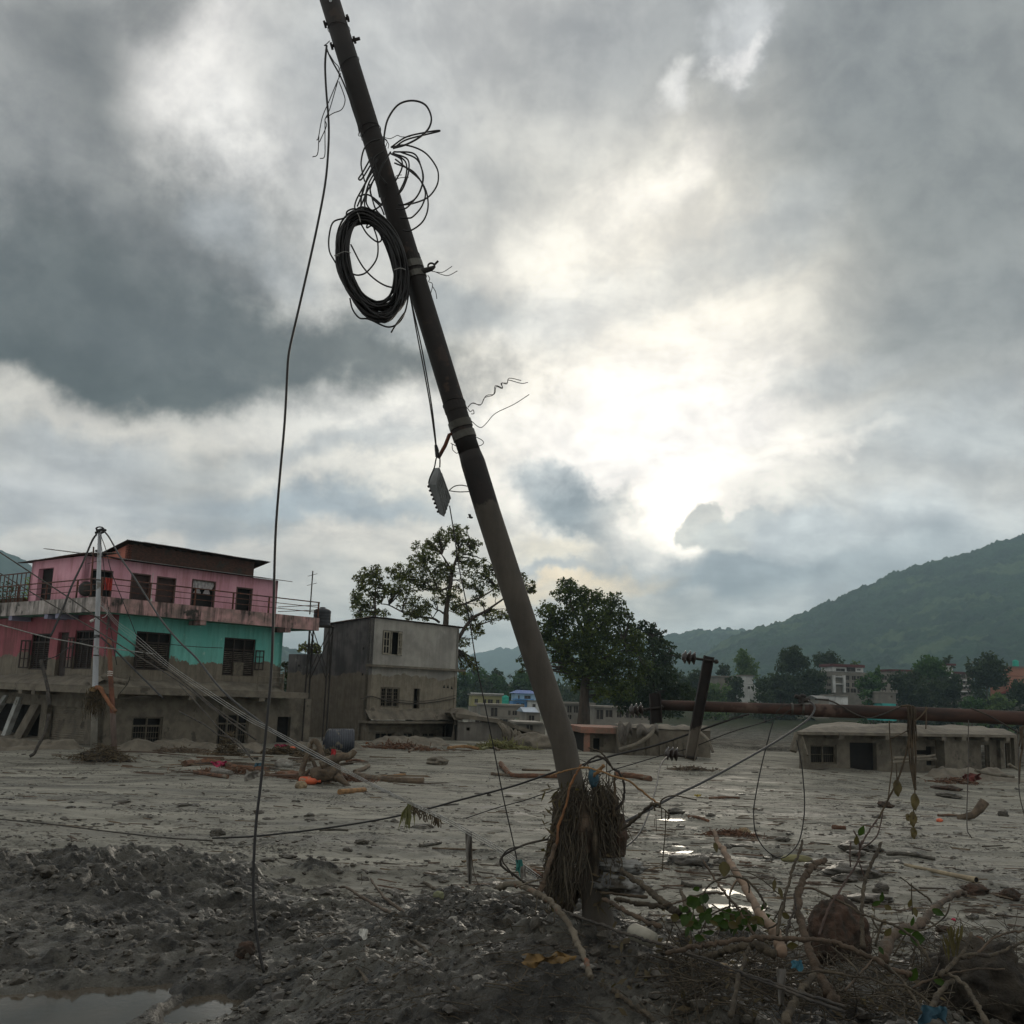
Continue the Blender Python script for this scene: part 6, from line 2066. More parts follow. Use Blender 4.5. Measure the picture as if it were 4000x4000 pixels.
def ribbed_box():
    q = lambda x, y, Y: P(x, y, Y)
    b, cc, h, e = q(1717, 1826, 8.78), q(1761, 1944, 8.72), q(1735, 2019, 8.56), q(1703, 1893, 8.6)
    a, f, g = q(1695, 1829, 8.86), q(1672, 1891, 8.68), q(1716, 2008, 8.64)
    k = a + (cc - b)
    T = thing('junction_box', g, 'grey ribbed junction box hanging by cables left of the leaning pole', 'junction box')
    gm = M('grey_box_plastic', c(104, 106, 104), c(84, 86, 84), 5, rough=.6)
    mb = MB(); mb.add([f, e, b, a, g, h, cc, k], [(0, 1, 2, 3), (7, 6, 5, 4), (0, 4, 5, 1), (1, 5, 6, 2), (2, 6, 7, 3), (3, 7, 4, 0)]); mb.build('case', gm, T)
    n = (h - e).cross(b - e).normalized()
    if n.y > 0:
        n = -n
    for i in range(5):
        u0, u1 = .1 + i * .185, .1 + i * .185 + .07
        p0, p1 = e.lerp(b, u0), e.lerp(b, u1)
        r0, r1 = h.lerp(cc, u0), h.lerp(cc, u1)
        p0, r0, p1, r1 = p0.lerp(r0, .14), r0.lerp(p0, .03), p1.lerp(r1, .14), r1.lerp(p1, .03)
        m2 = MB(); m2.hexa([p0, p1, r1, r0, p0 + n * .012, p1 + n * .012, r1 + n * .012, r0 + n * .012]); m2.build('rib', gm, T)
    sn = (g - f).cross(e - f).normalized()
    if sn.y > 0:
        sn = -sn
    for i in range(7):
        p = f.lerp(g, .08 + i * .14)
        m3 = MB(); m3.lump(p + sn * .004, .012, .012, .012, 1, .05); m3.build('screw', IRON, T)
    for pts in ([(700, 1700), (760, 1655), (830, 1643), (905, 1655)], [(700, 1702), (800, 1715), (920, 1712)]):
        cable('cable_loop', zz_('z3', pts), 8.72, 8.6, .0045, CORD, T)


ribbed_box()
cable('thin_wire', [(1756, 1975), (1775, 2090), (1790, 2200), (1830, 2400), (1862, 2600), (1900, 2780), (1930, 2930), (1965, 3110), (2005, 3290), (2030, 3410)], 8.62, 8.9, .0055, CORD, label='thin straight wire from the ribbed box down to the debris beside the pole')


# ------------------------------------------------------------------ the fallen pole
YF = 14.5


def insulator(T, a, b, r, n, mat):
    """porcelain shells along a->b"""
    a, b = Vector(a), Vector(b)
    mb = MB(); path, rs = [], []
    for i in range(n):
        for u, k in ((0, .45), (.12, .5), (.55, .86), (.72, 1.0), (.8, .96), (.82, .5)):
            path.append(a.lerp(b, (i + u) / n)); rs.append(r * k * (1 - .05 * abs(i - (n - 1) / 2)))
    path.append(b); rs.append(r * .4)
    mb.tube(path, rs, 20)
    return mb.build('insulator', mat, T, smooth=True)


def channel(T, top, bot, w, dp, mat, Y):
    a, b = P(*top, Y), P(*bot, Y)
    ax = (b - a).normalized()
    sx = ax.cross(Vector((0, 1, 0))).normalized()
    if sx.x < 0:
        sx = -sx
    by = Vector((0, 1, 0))
    t = .012
    mb = MB()
    L = (b - a)
    mb.box(a - sx * w / 2, sx * w, by * t, L)
    mb.box(a - sx * w / 2 - by * dp, sx * t, by * (dp - .0005), L)
    mb.box(a + sx * (w / 2 - t) - by * dp, sx * t, by * (dp - .0005), L)
    return mb.build('channel_iron', mat, T)


def fallen_pole():
    T = thing('fallen_utility_pole', P(3300, 2790, YF), 'rusty utility pole bent over to horizontal, with channel iron arms and insulators', 'utility pole')
    rust = M('pole_rust', c(74, 54, 46), c(46, 38, 34), 3, rough=.85, bump=.003, bscale=40, stretch=(.5, 2, 2), fleck=(c(88, 72, 63), .35, 1.6))
    mb = MB(); mb.tube([P(x, y, YF) for x, y in ((2556, 2753), (2700, 2758), (2900, 2764), (3110, 2771), (3160, 2773))], [.070, .071, .073, .075, .078], 24); mb.build('upper_shaft', rust, T, smooth=True)
    q = [P(x, y, YF) for x, y in ((3156, 2773), (3185, 2775), (3400, 2781), (3600, 2788), (3800, 2797), (4000, 2806), (4250, 2816))]
    e = q[-1]
    q += [e + Vector((1.6, .05, -.12)), e + Vector((2.8, .1, -.45)), e + Vector((3.5, .1, -1.2)), e + Vector((3.8, .1, -2.4)), Vector((e.x + 3.9, YF + .1, -.6))]
    mb = MB(); mb.tube(q, [.078, .09, .091, .093, .095, .097] + [.1] * 6, 24); mb.build('lower_shaft', rust, T, smooth=True)
    arm = M('arm_steel', c(46, 40, 36), c(36, 32, 30), 5, rough=.75, bump=.002, mud=(2.36, c(112, 104, 92)))
    channel(T, (2557, 2709), (2563, 2824), .155, .07, arm, YF - .08)
    channel(T, (2768, 2564), (2692, 2968), .14, .07, arm, YF - .09)
    por = M('brown_porcelain', c(52, 45, 42), c(70, 64, 60), 4, rough=.25, fleck=(c(120, 114, 108), .2, 8))
    for (bx0, by0, bx1, by1), (ix0, iy0, ix1, iy1) in (((2715, 2571, 2806, 2586), (2664, 2566, 2717, 2572)), ((2508, 2774, 2592, 2762), (2458, 2777, 2512, 2771)), ((2646, 2950, 2722, 2962), (2597, 2942, 2648, 2948))):
        Y = YF - .1
        mb = MB(); mb.tube([P(bx0 - 8, by0, Y), P(bx1, by1, Y)], .018, 8); mb.build('bolt', IRON, T)
        m2 = MB(); m2.tube([P(bx1 - 14, by1 - 2, Y), P(bx1 - 4, by1 - 1, Y)], .034, 6); m2.build('nut', IRON, T)
        insulator(T, P(ix0, iy0, Y), P(ix1, iy1, Y), .098, 3, por)
    # clamp and strain fitting on the pole
    strap = M('galvanised_strap', c(92, 90, 84), c(70, 68, 62), 6, rough=.5, metal=.6)
    for px in (3091, 3133):
        a, b = P(px - 4, 2770, YF), P(px + 4, 2771, YF)
        mb = MB(); mb.tube([a, b], .084, 24); mb.build('steel_band', strap, T)
    for (x0, y0, x1, y1, r) in ((3104, 2718, 3160, 2738, .03), (3120, 2740, 3162, 2732, .034), (3126, 2716, 3146, 2722, .028), (3128, 2722, 3130, 2748, .04)):
        mb = MB(); mb.tube([P(x0, y0, YF - .06), P(x1, y1, YF - .06)], r, 8, .1); mb.build('clamp_fitting', IRON, T)
    for pts in ([(3030, 2790), (3040, 2772), (3060, 2760), (3090, 2748)], [(3032, 2785), (3052, 2758), (3064, 2740)], [(3028, 2795), (3050, 2800), (3075, 2780), (3092, 2770)]):
        cable('lashing_wire', pts, YF - .12, YF - .12, .006, CORDM, T, n=5)


fallen_pole()
# cables from the fallen pole
cable('long_cable', [(2926, 2789), (2850, 2812), (2735, 2852), (2560, 2912), (2400, 2950), (2250, 2994), (2166, 3016), (2000, 3072), (1800, 3124), (1650, 3165), (1480, 3202), (1250, 3238), (1000, 3266), (830, 3274)], 14.3, 16.6, .014, CORD, label='long straight black cable slanting across the mud from the fallen pole to the left', n=7)
cable('thin_cable', [(3056, 2796), (2960, 2828), (2850, 2862), (2700, 2920), (2600, 2946), (2480, 2982), (2400, 3006), (2300, 3040), (2170, 3084), (2050, 3126), (1940, 3156), (1820, 3196)], 14.2, 15.2, .008, CORD, label='thinner cable below the long one, passing behind the debris on the pole')
cable('heavy_cable', [(3158, 2738), (3176, 2750), (3182, 2772), (3160, 2806), (3110, 2845), (3020, 2903), (2900, 2972), (2760, 3048), (2640, 3106), (2520, 3170), (2440, 3210), (2380, 3250)], 14.3, 9.0, .0135, CORD, label='heavy black cable sweeping from the pole clamp down to the debris heap', n=7)
cable('cable_loop', [(2140, 3278), (2060, 3296), (2000, 3322), (1962, 3346), (1955, 3372), (1970, 3392), (2010, 3418), (2050, 3450), (2110, 3482)], 8.5, 8.7, .0095, CORDM, label='bent black cable loop sticking out left of the debris on the pole')
cable('cable_loop', [(2040, 3306), (1990, 3316), (1966, 3340), (1964, 3365), (1990, 3400), (2003, 3424)], 8.4, 8.5, .006, CORDM, label='thin wire loop just inside the bent cable loop')
cable('wire_loop', [(3020, 2818), (3000, 2890), (2975, 2990), (2955, 3090), (2944, 3170), (2950, 3245), (2975, 3300), (3010, 3335), (3050, 3352), (3090, 3330), (3122, 3285), (3138, 3210), (3143, 3140), (3138, 3050), (3128, 2965), (3112, 2890)], 13.9, 14.0, .008, CORD, label='wire hanging in a deep narrow loop below the pole clamp', n=6)
cable('thin_drop_wire', [(2604, 2956), (2580, 2990), (2566, 3060), (2548, 3130), (2520, 3210), (2486, 3270), (2440, 3310), (2425, 3320)], 13.9, 9.2, .009, CORD, label='thin wire dropping from the lowest insulator to the debris heap', n=5)
cable('slack_cable', zz_('r8', [(-40, 800), (100, 815), (200, 860), (300, 920), (400, 965), (500, 975), (620, 935), (700, 900), (775, 868)]), YF - .12, YF - .12, .011, CORDM, label='slack cable sagging along the fallen pole right of the clamp')
cable('slack_cable', zz_('r8', [(1430, 885), (1600, 955), (1750, 1040), (1870, 1110), (2000, 1150)]), YF - .12, YF - .2, .011, CORDM, label='slack cable sagging from the fallen pole at the right edge')
cable('thin_drop_wire', zz_('r8', [(1408, 1000), (1408, 1300), (1402, 1600), (1394, 1850), (1398, 2030), (1420, 2080), (1440, 2110)]), 14.3, 12.9, .007, CORDM, label='thin wire hanging straight down from the fallen pole, left of the right edge', n=5)
cable('thin_drop_wire', zz_('r8', [(1870, 1080), (1880, 1300), (1884, 1600), (1900, 1750), (1940, 1900)]), 14.3, 13.4, .007, CORDM, label='thin wire hanging from the fallen pole at the right edge', n=5)

STRAW = M('muddy_straw', c(98, 86, 66), c(64, 56, 45), 9, rough=.95)
ROOTM = M('muddy_root', c(88, 76, 60), c(62, 54, 44), 5, rough=.95, bump=.006, bscale=30)
DRYLEAF = leaf_mat('dry_leaf', c(74, 66, 52), c(98, 86, 66), 5)


def hanging_vines():
    T = thing('hanging_roots', P(3560, 3060, YF - .2), 'bunch of muddy roots and dead leaves hung over the fallen pole', 'roots')
    rnd = random.Random(8)
    main = [[(770, 868), (840, 860), (870, 880), (865, 990), (845, 1200), (860, 1420), (900, 1640)], [(880, 860), (895, 900), (890, 1100), (880, 1300), (900, 1500), (910, 1660)], [(830, 850), (850, 1000), (870, 1250), (880, 1450), (895, 1620)], [(850, 980), (842, 1180), (800, 1380), (740, 1560), (650, 1745), (560, 1925)], [(890, 1000), (910, 1300), (905, 1560)], [(1005, 870), (1010, 960), (1005, 1080)], [(660, 1000), (668, 1180), (688, 1400), (672, 1560), (650, 1740)], [(1025, 880), (960, 960), (900, 1010)], [(830, 1100), (750, 1140), (670, 1170)], [(725, 1400), (735, 1560)], [(900, 1640), (905, 1750), (890, 1850), (888, 1930)]]
    for i, pts in enumerate(main):
        cable('root', zz_('r8', pts), YF - .14, YF - .25, .014 if i < 5 else .009, ROOTM, T, n=5)
    for i in range(26):
        x = rnd.uniform(835, 915)
        y0 = rnd.uniform(870, 1000)
        y1 = y0 + rnd.uniform(80, 330)
        cable('root_hair', zz_('r8', [(x, y0), (x + rnd.uniform(-14, 14), (y0 + y1) / 2), (x + rnd.uniform(-24, 18), y1)]), YF - .14, YF - .16, .007, ROOTM, T, n=4, k=3)
    def dleaf(x, y, L, w):
        a, b = P(*zz_('r8', [(x, y)])[0], YF - .25), P(*zz_('r8', [(x + rnd.uniform(-6, 12), y + L)])[0], YF - .25)
        mb = MB()
        def fn(u, v):
            wd = w * math.sin(math.pi * min(1, .08 + .92 * v)) * .02
            return a.lerp(b, v) + Vector(((u - .5) * wd, .03 * math.cos(u * 5) * (1 + math.sin(v * 9)) * .6, 0))
        mb.sheet(fn, 4, 8); mb.build('dead_leaf', DRYLEAF, T, smooth=True)
    for x, y, L, w in ((738, 1560, 160, 6), (905, 1690, 160, 6), (888, 1860, 150, 5.5), (895, 2010, 110, 4.5), (840, 1880, 70, 3)):
        dleaf(x, y, L, w)
    T2 = thing('hanging_roots', P(3985, 2960, YF - .2), 'muddy root clump dangling below the fallen pole at the right edge', 'roots')
    for i in range(16):
        x = rnd.uniform(1870, 1990)
        y0 = rnd.uniform(1045, 1090)
        y1 = y0 + rnd.uniform(60, 220)
        cable('root', zz_('r8', [(x, y0), (x + rnd.uniform(-8, 8), (y0 + y1) / 2), (x + rnd.uniform(-14, 14), y1)]), YF - .3, YF - .3, .012, ROOTM, T2, n=5, k=3)
    cable('root', zz_('r8', [(1910, 1090), (1920, 1250), (1900, 1350), (1890, 1480), (1885, 1600)]), YF - .3, YF - .3, .014, ROOTM, T2, n=5)


hanging_vines()


# ------------------------------------------------------------------ the grey pole by the house and its wires
YG = 40.7


def grey_pole():
    g = G(366, 2932)
    T = thing('grey_utility_pole', g, 'upright grey utility pole with cables at its top before the pink house', 'utility pole')
    pm = M('worn_grey_paint', c(176, 180, 184), c(146, 148, 150), 1.4, rough=.6, stretch=(1, 1, .35), fleck=(c(106, 102, 96), .4, 1.2), mud=(2.0, c(150, 146, 136)))
    pts = [(366, 2940), (370, 2760), (374, 2600), (383, 2350), (390, 2070)]
    mb = MB(); mb.tube([P(x, y, YG) for x, y in pts], [.125, .12, .105, .09, .072], 16); mb.build('shaft', pm, T, smooth=True)
    rnd = random.Random(2)
    mb = MB()
    for i in range(9):
        cx, cy = 391 + rnd.uniform(-4, 6), 2070 + rnd.uniform(-6, 8)
        rx, ry = rnd.uniform(8, 19), rnd.uniform(4, 12)
        mb.tube([P(cx + rx * math.cos(t), cy + ry * math.sin(t), YG - .1 + .1 * math.sin(t)) for t in [j / 12 * 6.283 for j in range(12)]], .02, 5, closed=True)
    mb.build('top_wire_coil', CORD, T)
    for px, py, r in ((376, 2081, .06), (411, 2071, .055), (376, 2152, .05)):
        mb = MB(); mb.lump(P(px, py, YG - .05), r, r, r, 1, .1); mb.build('insulator', IRON, T)
    mb = MB(); a, b = P(358, 2425, YG - .14), P(371, 2414, YG - .1); mb.tube([a, b], .02, 6); mb.tube([a - Vector((.05, 0, .03)), a + Vector((.05, 0, .03))], [.05, .06], 12); mb.build('white_insulator', WHITEPLA, T)
    for py in (2266, 2482, 2488, 2560, 2410):
        a = P(390 - (py - 2070) * .028, py, YG)
        mb = MB(); mb.tube([a + Vector((0, 0, -.02)), a + Vector((0, 0, .02))], .115, 14); mb.build('band', IRON, T)
    # plants and straw caught on the pole
    B = thing('straw_bundle', P(372, 2720, YG), 'brown straw clump caught halfway down the grey pole', 'straw')
    mb = MB()
    for i in range(120):
        x, y = 370 + rnd.gauss(0, 16), 2690 + rnd.uniform(-8, 20)
        L = rnd.uniform(20, 110)
        a, b = P(x, y, YG - .15 + rnd.uniform(-.1, .1)), P(x + rnd.gauss(0, 12), y + L, YG - .2)
        mb.tube([a, a.lerp(b, .5) + Vector((rnd.gauss(0, .03), -.04, 0)), b], .011, 3, cap=False)
    mb.build('straw', STRAW, B, kind='stuff')
    m2 = MB(); m2.lump(P(372, 2693, YG - .05), .24, .2, .13, 2, .3, 3); m2.build('clod', M('straw_brown', c(120, 96, 60), c(88, 72, 50), 9, rough=.95), B)
    # second, rusty post
    q = G(446, 2948)
    mb = MB(); mb.tube([P(x, y, 40.2) for x, y in ((448, 2955), (440, 2780), (432, 2640), (427, 2496))], [.115, .105, .092, .085], 12)
    T2 = thing('rusty_post', q, 'rusty brown post standing just right of the grey pole', 'post')
    mb.build('shaft', M('rust_brown_post', c(118, 76, 58), c(88, 60, 48), 2, rough=.85, mud=(1.6, c(120, 104, 96))), T2, smooth=True)
    for py in (2625, 2632, 2640):
        a = P(431, py, 40.2); m3 = MB(); m3.tube([a + Vector((0, -.01, -.016)), a + Vector((0, 0, .016))], .1, 12); m3.build('white_tie', WHITEPLA, T2)
    log_on('brown_pipe', [P(378, 2684, 40.3), P(392, 2690, 40.2), P(405, 2712, 40.1), P(430, 2752, 39.9), P(452, 2780, 39.8)], .085, M('orange_brown_bark', c(136, 88, 58), c(104, 72, 52), 3, rough=.8), 'orange brown bent stem lodged between the grey pole and the rusty post', 'stem')
    # heap at the foot
    h = G(398, 2968)
    S = thing('straw_heap', h, 'heap of muddy straw around the feet of the grey pole and rusty post', 'straw')
    mb = MB()
    for i in range(420):
        x, y = rnd.gauss(0, .55), rnd.gauss(0, .35)
        z = .5 * math.exp(-(x * x / .5 + y * y / .3)) * rnd.random() + .03
        p = h + Vector((x, y, z)); d = Vector((rnd.gauss(0, 1), rnd.gauss(0, 1), rnd.gauss(0, .5))).normalized() * rnd.uniform(.1, .3)
        mb.tube([p - d, p + Vector((0, 0, .05)), p + d], .011, 3, cap=False)
    mb.build('straw', STRAW, S, kind='stuff')
    m2 = MB(); m2.lump(h, .9, .5, .3, 3, .25, 9); m2.build('clod', M('dark_clod', c(66, 60, 52), c(46, 42, 37), 6, rough=.95, bump=.02), S)
    # debris on the house ledge between the posts
    log_on('driftwood', [P(405, 2640, 41.2), P(440, 2655, 41), P(495, 2668, 40.8)], .13, CONC, 'muddy log lodged behind the rusty post at the turquoise wall', 'log')


grey_pole()
WIRES = [
    (zz_('h1', [(1040, 240), (990, 315), (900, 530), (780, 780), (690, 1010), (600, 1220), (540, 1345)]), 40.5, 37, .042, CORD, 'thick black cable curving down left from the top of the grey pole'),
    (zz_('h1', [(1128, 212), (1180, 280), (1300, 490), (1450, 710), (1600, 950), (1750, 1180), (1930, 1395)]) + zz_('h3', [(600, 1300), (870, 1640), (1220, 1935)]) + [(1120, 2890), (1300, 2985)], 40.4, 26, .032, CORD, 'thick black cable slanting down right from the top of the grey pole'),
    (zz_('h1', [(0, 435), (540, 790), (900, 1030), (1400, 1400), (1930, 1790)]) + [(840, 2765), (960, 2845)], 33, 27, .022, CORDM, 'thin cable crossing from the left edge over the pink parapet'),
    (zz_('h1', [(0, 660), (560, 1000), (1010, 1260), (1400, 1500), (1930, 1830)]) + [(860, 2790), (1000, 2890)], 34, 26, .02, CORDM, 'lower thin cable crossing from the left edge over the pink wall'),
    (zz_('h1', [(0, 1215), (500, 1350), (850, 1415), (1010, 1450), (1200, 1472), (1650, 1530)]), 36, 40, .022, CORDG, 'pale cable sagging from the left edge past the grey pole'),
    (zz_('h1', [(1090, 1350), (1200, 1450), (1350, 1600), (1500, 1750), (1650, 1900), (1760, 2010)]), 40.4, 38, .036, CORD, 'black bundled cable from the middle of the grey pole towards the turquoise house foot'),
    (zz_('h1', [(1085, 250), (1140, 400), (1200, 640), (1300, 900), (1420, 1200), (1470, 1330)]), 40.5, 41.4, .016, CORD, 'thin wire dropping from the grey pole top to the turquoise window'),
    (zz_('h1', [(1075, 260), (1110, 500), (1150, 900), (1200, 1300), (1260, 1650)]), 40.5, 40.6, .015, CORD, 'thin wire hanging beside the grey pole'),
    (zz_('h1', [(1080, 1000), (1140, 1060), (1160, 1090), (1130, 1130), (1100, 1140)]), 40.4, 40.4, .016, CORDG, 'small curled wire on the right side of the grey pole'),
    (zz_('h1', [(1070, 1340), (800, 1430), (620, 1550), (460, 1600)]), 40.4, 39, .018, CORD, 'thin cable running left from the middle of the grey pole'),
    (zz_('h1', [(440, 1600), (470, 1720), (520, 1930)]) + zz_('h2', [(600, 980), (625, 1150)]), 39, 38.5, .07, CORDM, 'dark hose slanting across the left slab edge'),
    (zz_('h2', [(620, 1250), (560, 1500), (480, 1650), (430, 1750), (370, 1785)]), 38.8, 38.2, .06, CORDM, 'bent dark hose lying at the foot of the left facade'),
    (zz_('h3', [(320, 1150), (480, 1168), (640, 1180), (880, 1190)]), 44.4, 46.5, .015, CORD, 'thin wire strung between the two turquoise windows'),
    (zz_('h2', [(1640, 770), (1600, 880), (1480, 1040), (1600, 1060), (1760, 1030), (1900, 1050)]), 40, 42, .016, CORDM, 'slack wire curling below the first slab right of the rusty post'),
    ([(830, 3284), (640, 3272), (400, 3245), (200, 3220), (0, 3200), (-200, 3180)], 16.0, 19, .012, CORDM, 'cable lying along the mud bank at the left edge'),
    (zz_('h4', [(0, 770), (120, 830), (300, 930), (420, 1020), (620, 1080), (760, 1250)]), 36, 33, .03, CORDM, 'muddy sagging line hung with straw before the turquoise house'),
    (zz_('h4', [(0, 480), (200, 690), (400, 920), (600, 1100), (800, 1300)]), 36, 31, .018, CORDM, 'thin dark wire slanting before the barred window'),
]
for pts, y0, y1, r, mt, lab in WIRES:
    cable('house_cable', pts, y0, y1, r, mt, label=lab, n=5, k=4)
TW = thing('pale_cable_bundle', P(1580, 3126, 14), 'long bundle of three pale cables slanting from the grey pole to the leaning pole', 'cable')
for k in range(3):
    o = (k - 1) * 9
    pts = [(391, 2350 + o), (450, 2428 + o), (525, 2487 + o * 1.4), (660, 2600 + o), (790, 2690 + o), (960, 2800 + o), (1055, 2850 + o * .8), (1200, 2930 + o), (1400, 3037 + o * .6), (1580, 3126 + o * .5), (1720, 3192 + o * .8), (1850, 3262 + o), (1960, 3325 + o), (2030, 3374 + o), (2115, 3436 + o)]
    L = cable('cable_run', pts, 40.4, 8.9, .0048, CORDG, TW, n=5, k=5)

# ------------------------------------------------------------------ driftwood, rubbish and clods lying on the mud
BARKR = M('red_brown_bark', c(112, 80, 60), c(82, 62, 50), 5, rough=.9, bump=.015, fleck=(c(116, 106, 92), .45, 2.5))
BARKG = M('grey_brown_bark', c(104, 90, 74), c(78, 68, 58), 5, rough=.9, bump=.012, fleck=(c(116, 108, 94), .4, 3))
BARKT = M('tan_wood', c(148, 112, 72), c(116, 90, 62), 5, rough=.85, bump=.008)
BRANCH = M('muddy_branch', c(88, 79, 65), c(60, 54, 45), 9, rough=.92, bump=.016, bscale=34, fleck=(c(60, 54, 46), .4, 7))
BRANCHR = M('reddish_branch', c(94, 79, 65), c(68, 59, 49), 9, rough=.9, bump=.014, bscale=34, fleck=(c(78, 68, 56), .35, 6))
CLOD = M('wet_clod', c(58, 54, 47), c(84, 79, 69), 7, rough=.5, bump=.03, bscale=16)
CLODR = M('reddish_clod', c(80, 62, 51), c(54, 48, 41), 7, rough=.95, bump=.03, bscale=18)
STONE = M('grey_stone', c(150, 148, 140), c(116, 112, 104), 4, rough=.85, bump=.01, fleck=(c(92, 86, 76), .35, 5))
TANST = M('tan_stone', c(150, 130, 100), c(112, 100, 82), 5, rough=.85, bump=.01, fleck=(c(84, 78, 68), .4, 5))


def glog(name, pts, rpx, mat, label, cat='log', sink=.25, taper=.8, group=None, jit=.12):
    """a log lying on the mud along photo pixels"""
    q = []
    for x, y in pts:
        p = G(x, y, 0, False)
        q.append(p)
    r = rpx * q[0].y / 4000
    q = [Vector((p.x, p.y, HZ(p.x, p.y) + r * (1 - sink))) for p in q]
    if len(q) == 2:
        q.insert(1, q[0].lerp(q[1], .5) + Vector((0, 0, .1 * r)))
    return log_on(name, q, r, mat, label, cat, group, taper=taper, jit=jit)


def glump(name, x, y, rx, ry, mat, label, cat, seed=0, amp=.28, sink=.35, sub=3, deep=1.0):
    """a lump whose foot rests on the mud at photo pixel (x, y)"""
    p = G(x, y, 0, False)
    m = p.y / 4000
    mb = MB()
    mb.lump(Vector((p.x, p.y + rx * m * .4 * deep, HZ(p.x, p.y) + ry * m * (1 - sink))), rx * m, rx * m * .8 * deep, ry * m * 1.15, sub, amp, seed, freq=1.9 if sub < 4 else 3.2)
    return mb.build(name, mat, None, label, cat, smooth=True)


def rag(name, x0, y0, x1, y1, mat, label, lift=.05, Y=None, amp=.05, seed=0):
    """a crumpled cloth lying or hanging at photo pixels"""
    Y = Y or G((x0 + x1) / 2, y1).y - .05
    a, b, e = P(x0, y0, Y), P(x1, y0, Y), P(x0, y1, Y - .05)
    rnd = np.random.default_rng(seed)
    ph = rnd.uniform(0, 6, 6)
    L = (b - a).length
    mb = MB()
    def fn(u, v):
        p = a + (b - a) * (u + .06 * math.sin(v * 7 + ph[0])) + (e - a) * (v * (.8 + .2 * math.sin(u * 5 + ph[1])))
        return p + Vector((0, -L * .12 * (math.sin(u * 9 + ph[2] + v * 3) + .6 * math.sin(u * 21 + ph[3])), L * .03 * math.sin(u * 13 + v * 11 + ph[4])))
    mb.sheet(fn, 22, 12)
    return mb.build(name, mat, None, label, 'cloth', smooth=True)


def clothmat(name, a, b):
    return M(name, a, b, 8, rough=.9, fleck=(c(92, 86, 76), .3, 6))


PINK, CYAN, GREYC = clothmat('pink_cloth', c(176, 62, 92), c(150, 50, 80)), clothmat('blue_cloth', c(66, 96, 108), c(54, 80, 92)), clothmat('grey_cloth', c(134, 130, 122), c(108, 104, 98))
glog('bark_trunk', zz_('h4', [(50, 1375), (180, 1345), (300, 1335), (420, 1345), (560, 1395), (720, 1412), (950, 1432)]), 13, BARKR, 'long rough brown trunk with a pink cloth on it, before the turquoise house', 'trunk', jit=.25)
glog('log', zz_('h4', [(165, 1448), (340, 1470), (520, 1508)]), 8, BARKR, 'brown log tapering out left of the grey roll', jit=.15)
glog('rolled_sheet', zz_('h4', [(365, 1440), (460, 1450), (550, 1470)]), 13, GREYC, 'grey rolled sheet half sunk behind the brown log', 'roll', jit=.06)
rag('cloth', 827, 2974, 888, 2996, PINK, 'bright pink cloth draped on the long brown trunk', seed=1)
rag('cloth', 994, 2980, 1021, 3014, CYAN, 'light blue netting on the right end of the brown trunk', seed=2)
rag('tarpaulin', 955, 3012, 1032, 3052, GREYC, 'stiff grey tarpaulin sheet tented over the mud', seed=3, amp=.02)
glump('boulder', 1103, 2997, 33, 17, STONE, 'pale grey boulder behind the tarpaulin', 'boulder', 4, .12)
glump('rock', 1174, 3082, 22, 15, TANST, 'tan rock in front of the orange float', 'rock', 5, .14)
glump('clod', 1130, 3042, 62, 15, BARKR, 'low brown root mass between the tarpaulin and the stump', 'root mass', 6, .3)
glump('clod', 955, 2946, 32, 13, CLOD, 'dark rounded clod before the barred window', 'clod', 7, .2)
# orange float
fp = G(1203, 3064)
m_ = fp.y / 4000
ORP = M('orange_plastic', c(206, 102, 66), c(184, 86, 56), 4, rough=.45, fleck=(c(150, 120, 96), .35, 5))
T = thing('plastic_drum', fp, 'orange plastic drum lying in front of the tree stump', 'drum')
a_, b_ = P(1168, 3047, fp.y), P(1238, 3051, fp.y)
mb = MB(); mb.tube([a_.lerp(b_, u) for u in (0, .06, .16, .5, .84, .94, 1)], [m_ * r for r in (7, 12, 14, 15, 14, 12, 7)], 20); mb.build('drum_body', ORP, T, smooth=True)
m2 = MB(); m2.tube([b_, b_ + Vector((.12, 0, 0))], m_ * 5, 12); m2.build('drum_neck', ORP, T)


def stump():
    g = G(1290, 3075)
    Y = g.y + .8
    m = Y / 4000
    T = thing('uprooted_stump', g, 'big uprooted tree stump with roots in the air before the grey house', 'stump')
    q = lambda pts, dy=0: [P(x, y, Y + dy) for x, y in zz_('h4', pts)]
    mb = MB(); mb.lump(P(1285, 3020, Y), 46 * m, 40 * m, 30 * m, 3, .25, 2); mb.tube(smooth_path(q([(1440, 1480), (1560, 1440), (1700, 1420)]), 4), [32 * m] * 9, 10, .12); mb.build('bole', BARKG, T, smooth=True)
    for pts, r0, r1 in (([(1420, 1110), (1400, 1200), (1345, 1330), (1310, 1480)], 11, 12), ([(1415, 1110), (1470, 1085), (1520, 1190), (1560, 1320), (1600, 1400)], 9, 13), ([(1715, 1190), (1690, 1300), (1700, 1400), (1730, 1520)], 14, 18), ([(1530, 1350), (1680, 1270), (1830, 1250), (1900, 1190)], 20, 12), ([(1690, 1460), (1790, 1540), (1880, 1620)], 14, 6), ([(1410, 1400), (1330, 1480)], 8, 5), ([(1480, 1400), (1430, 1290), (1360, 1290)], 8, 5), ([(1560, 1540), (1680, 1580), (1760, 1600)], 12, 8)):
        pp = smooth_path(q(pts, random.uniform(-.3, .2)), 4)
        mb = MB(); mb.tube(pp, [m * (r0 + (r1 - r0) * i / (len(pp) - 1)) for i in range(len(pp))], 9, .14); mb.build('root', BARKG, T, smooth=True)
    return T


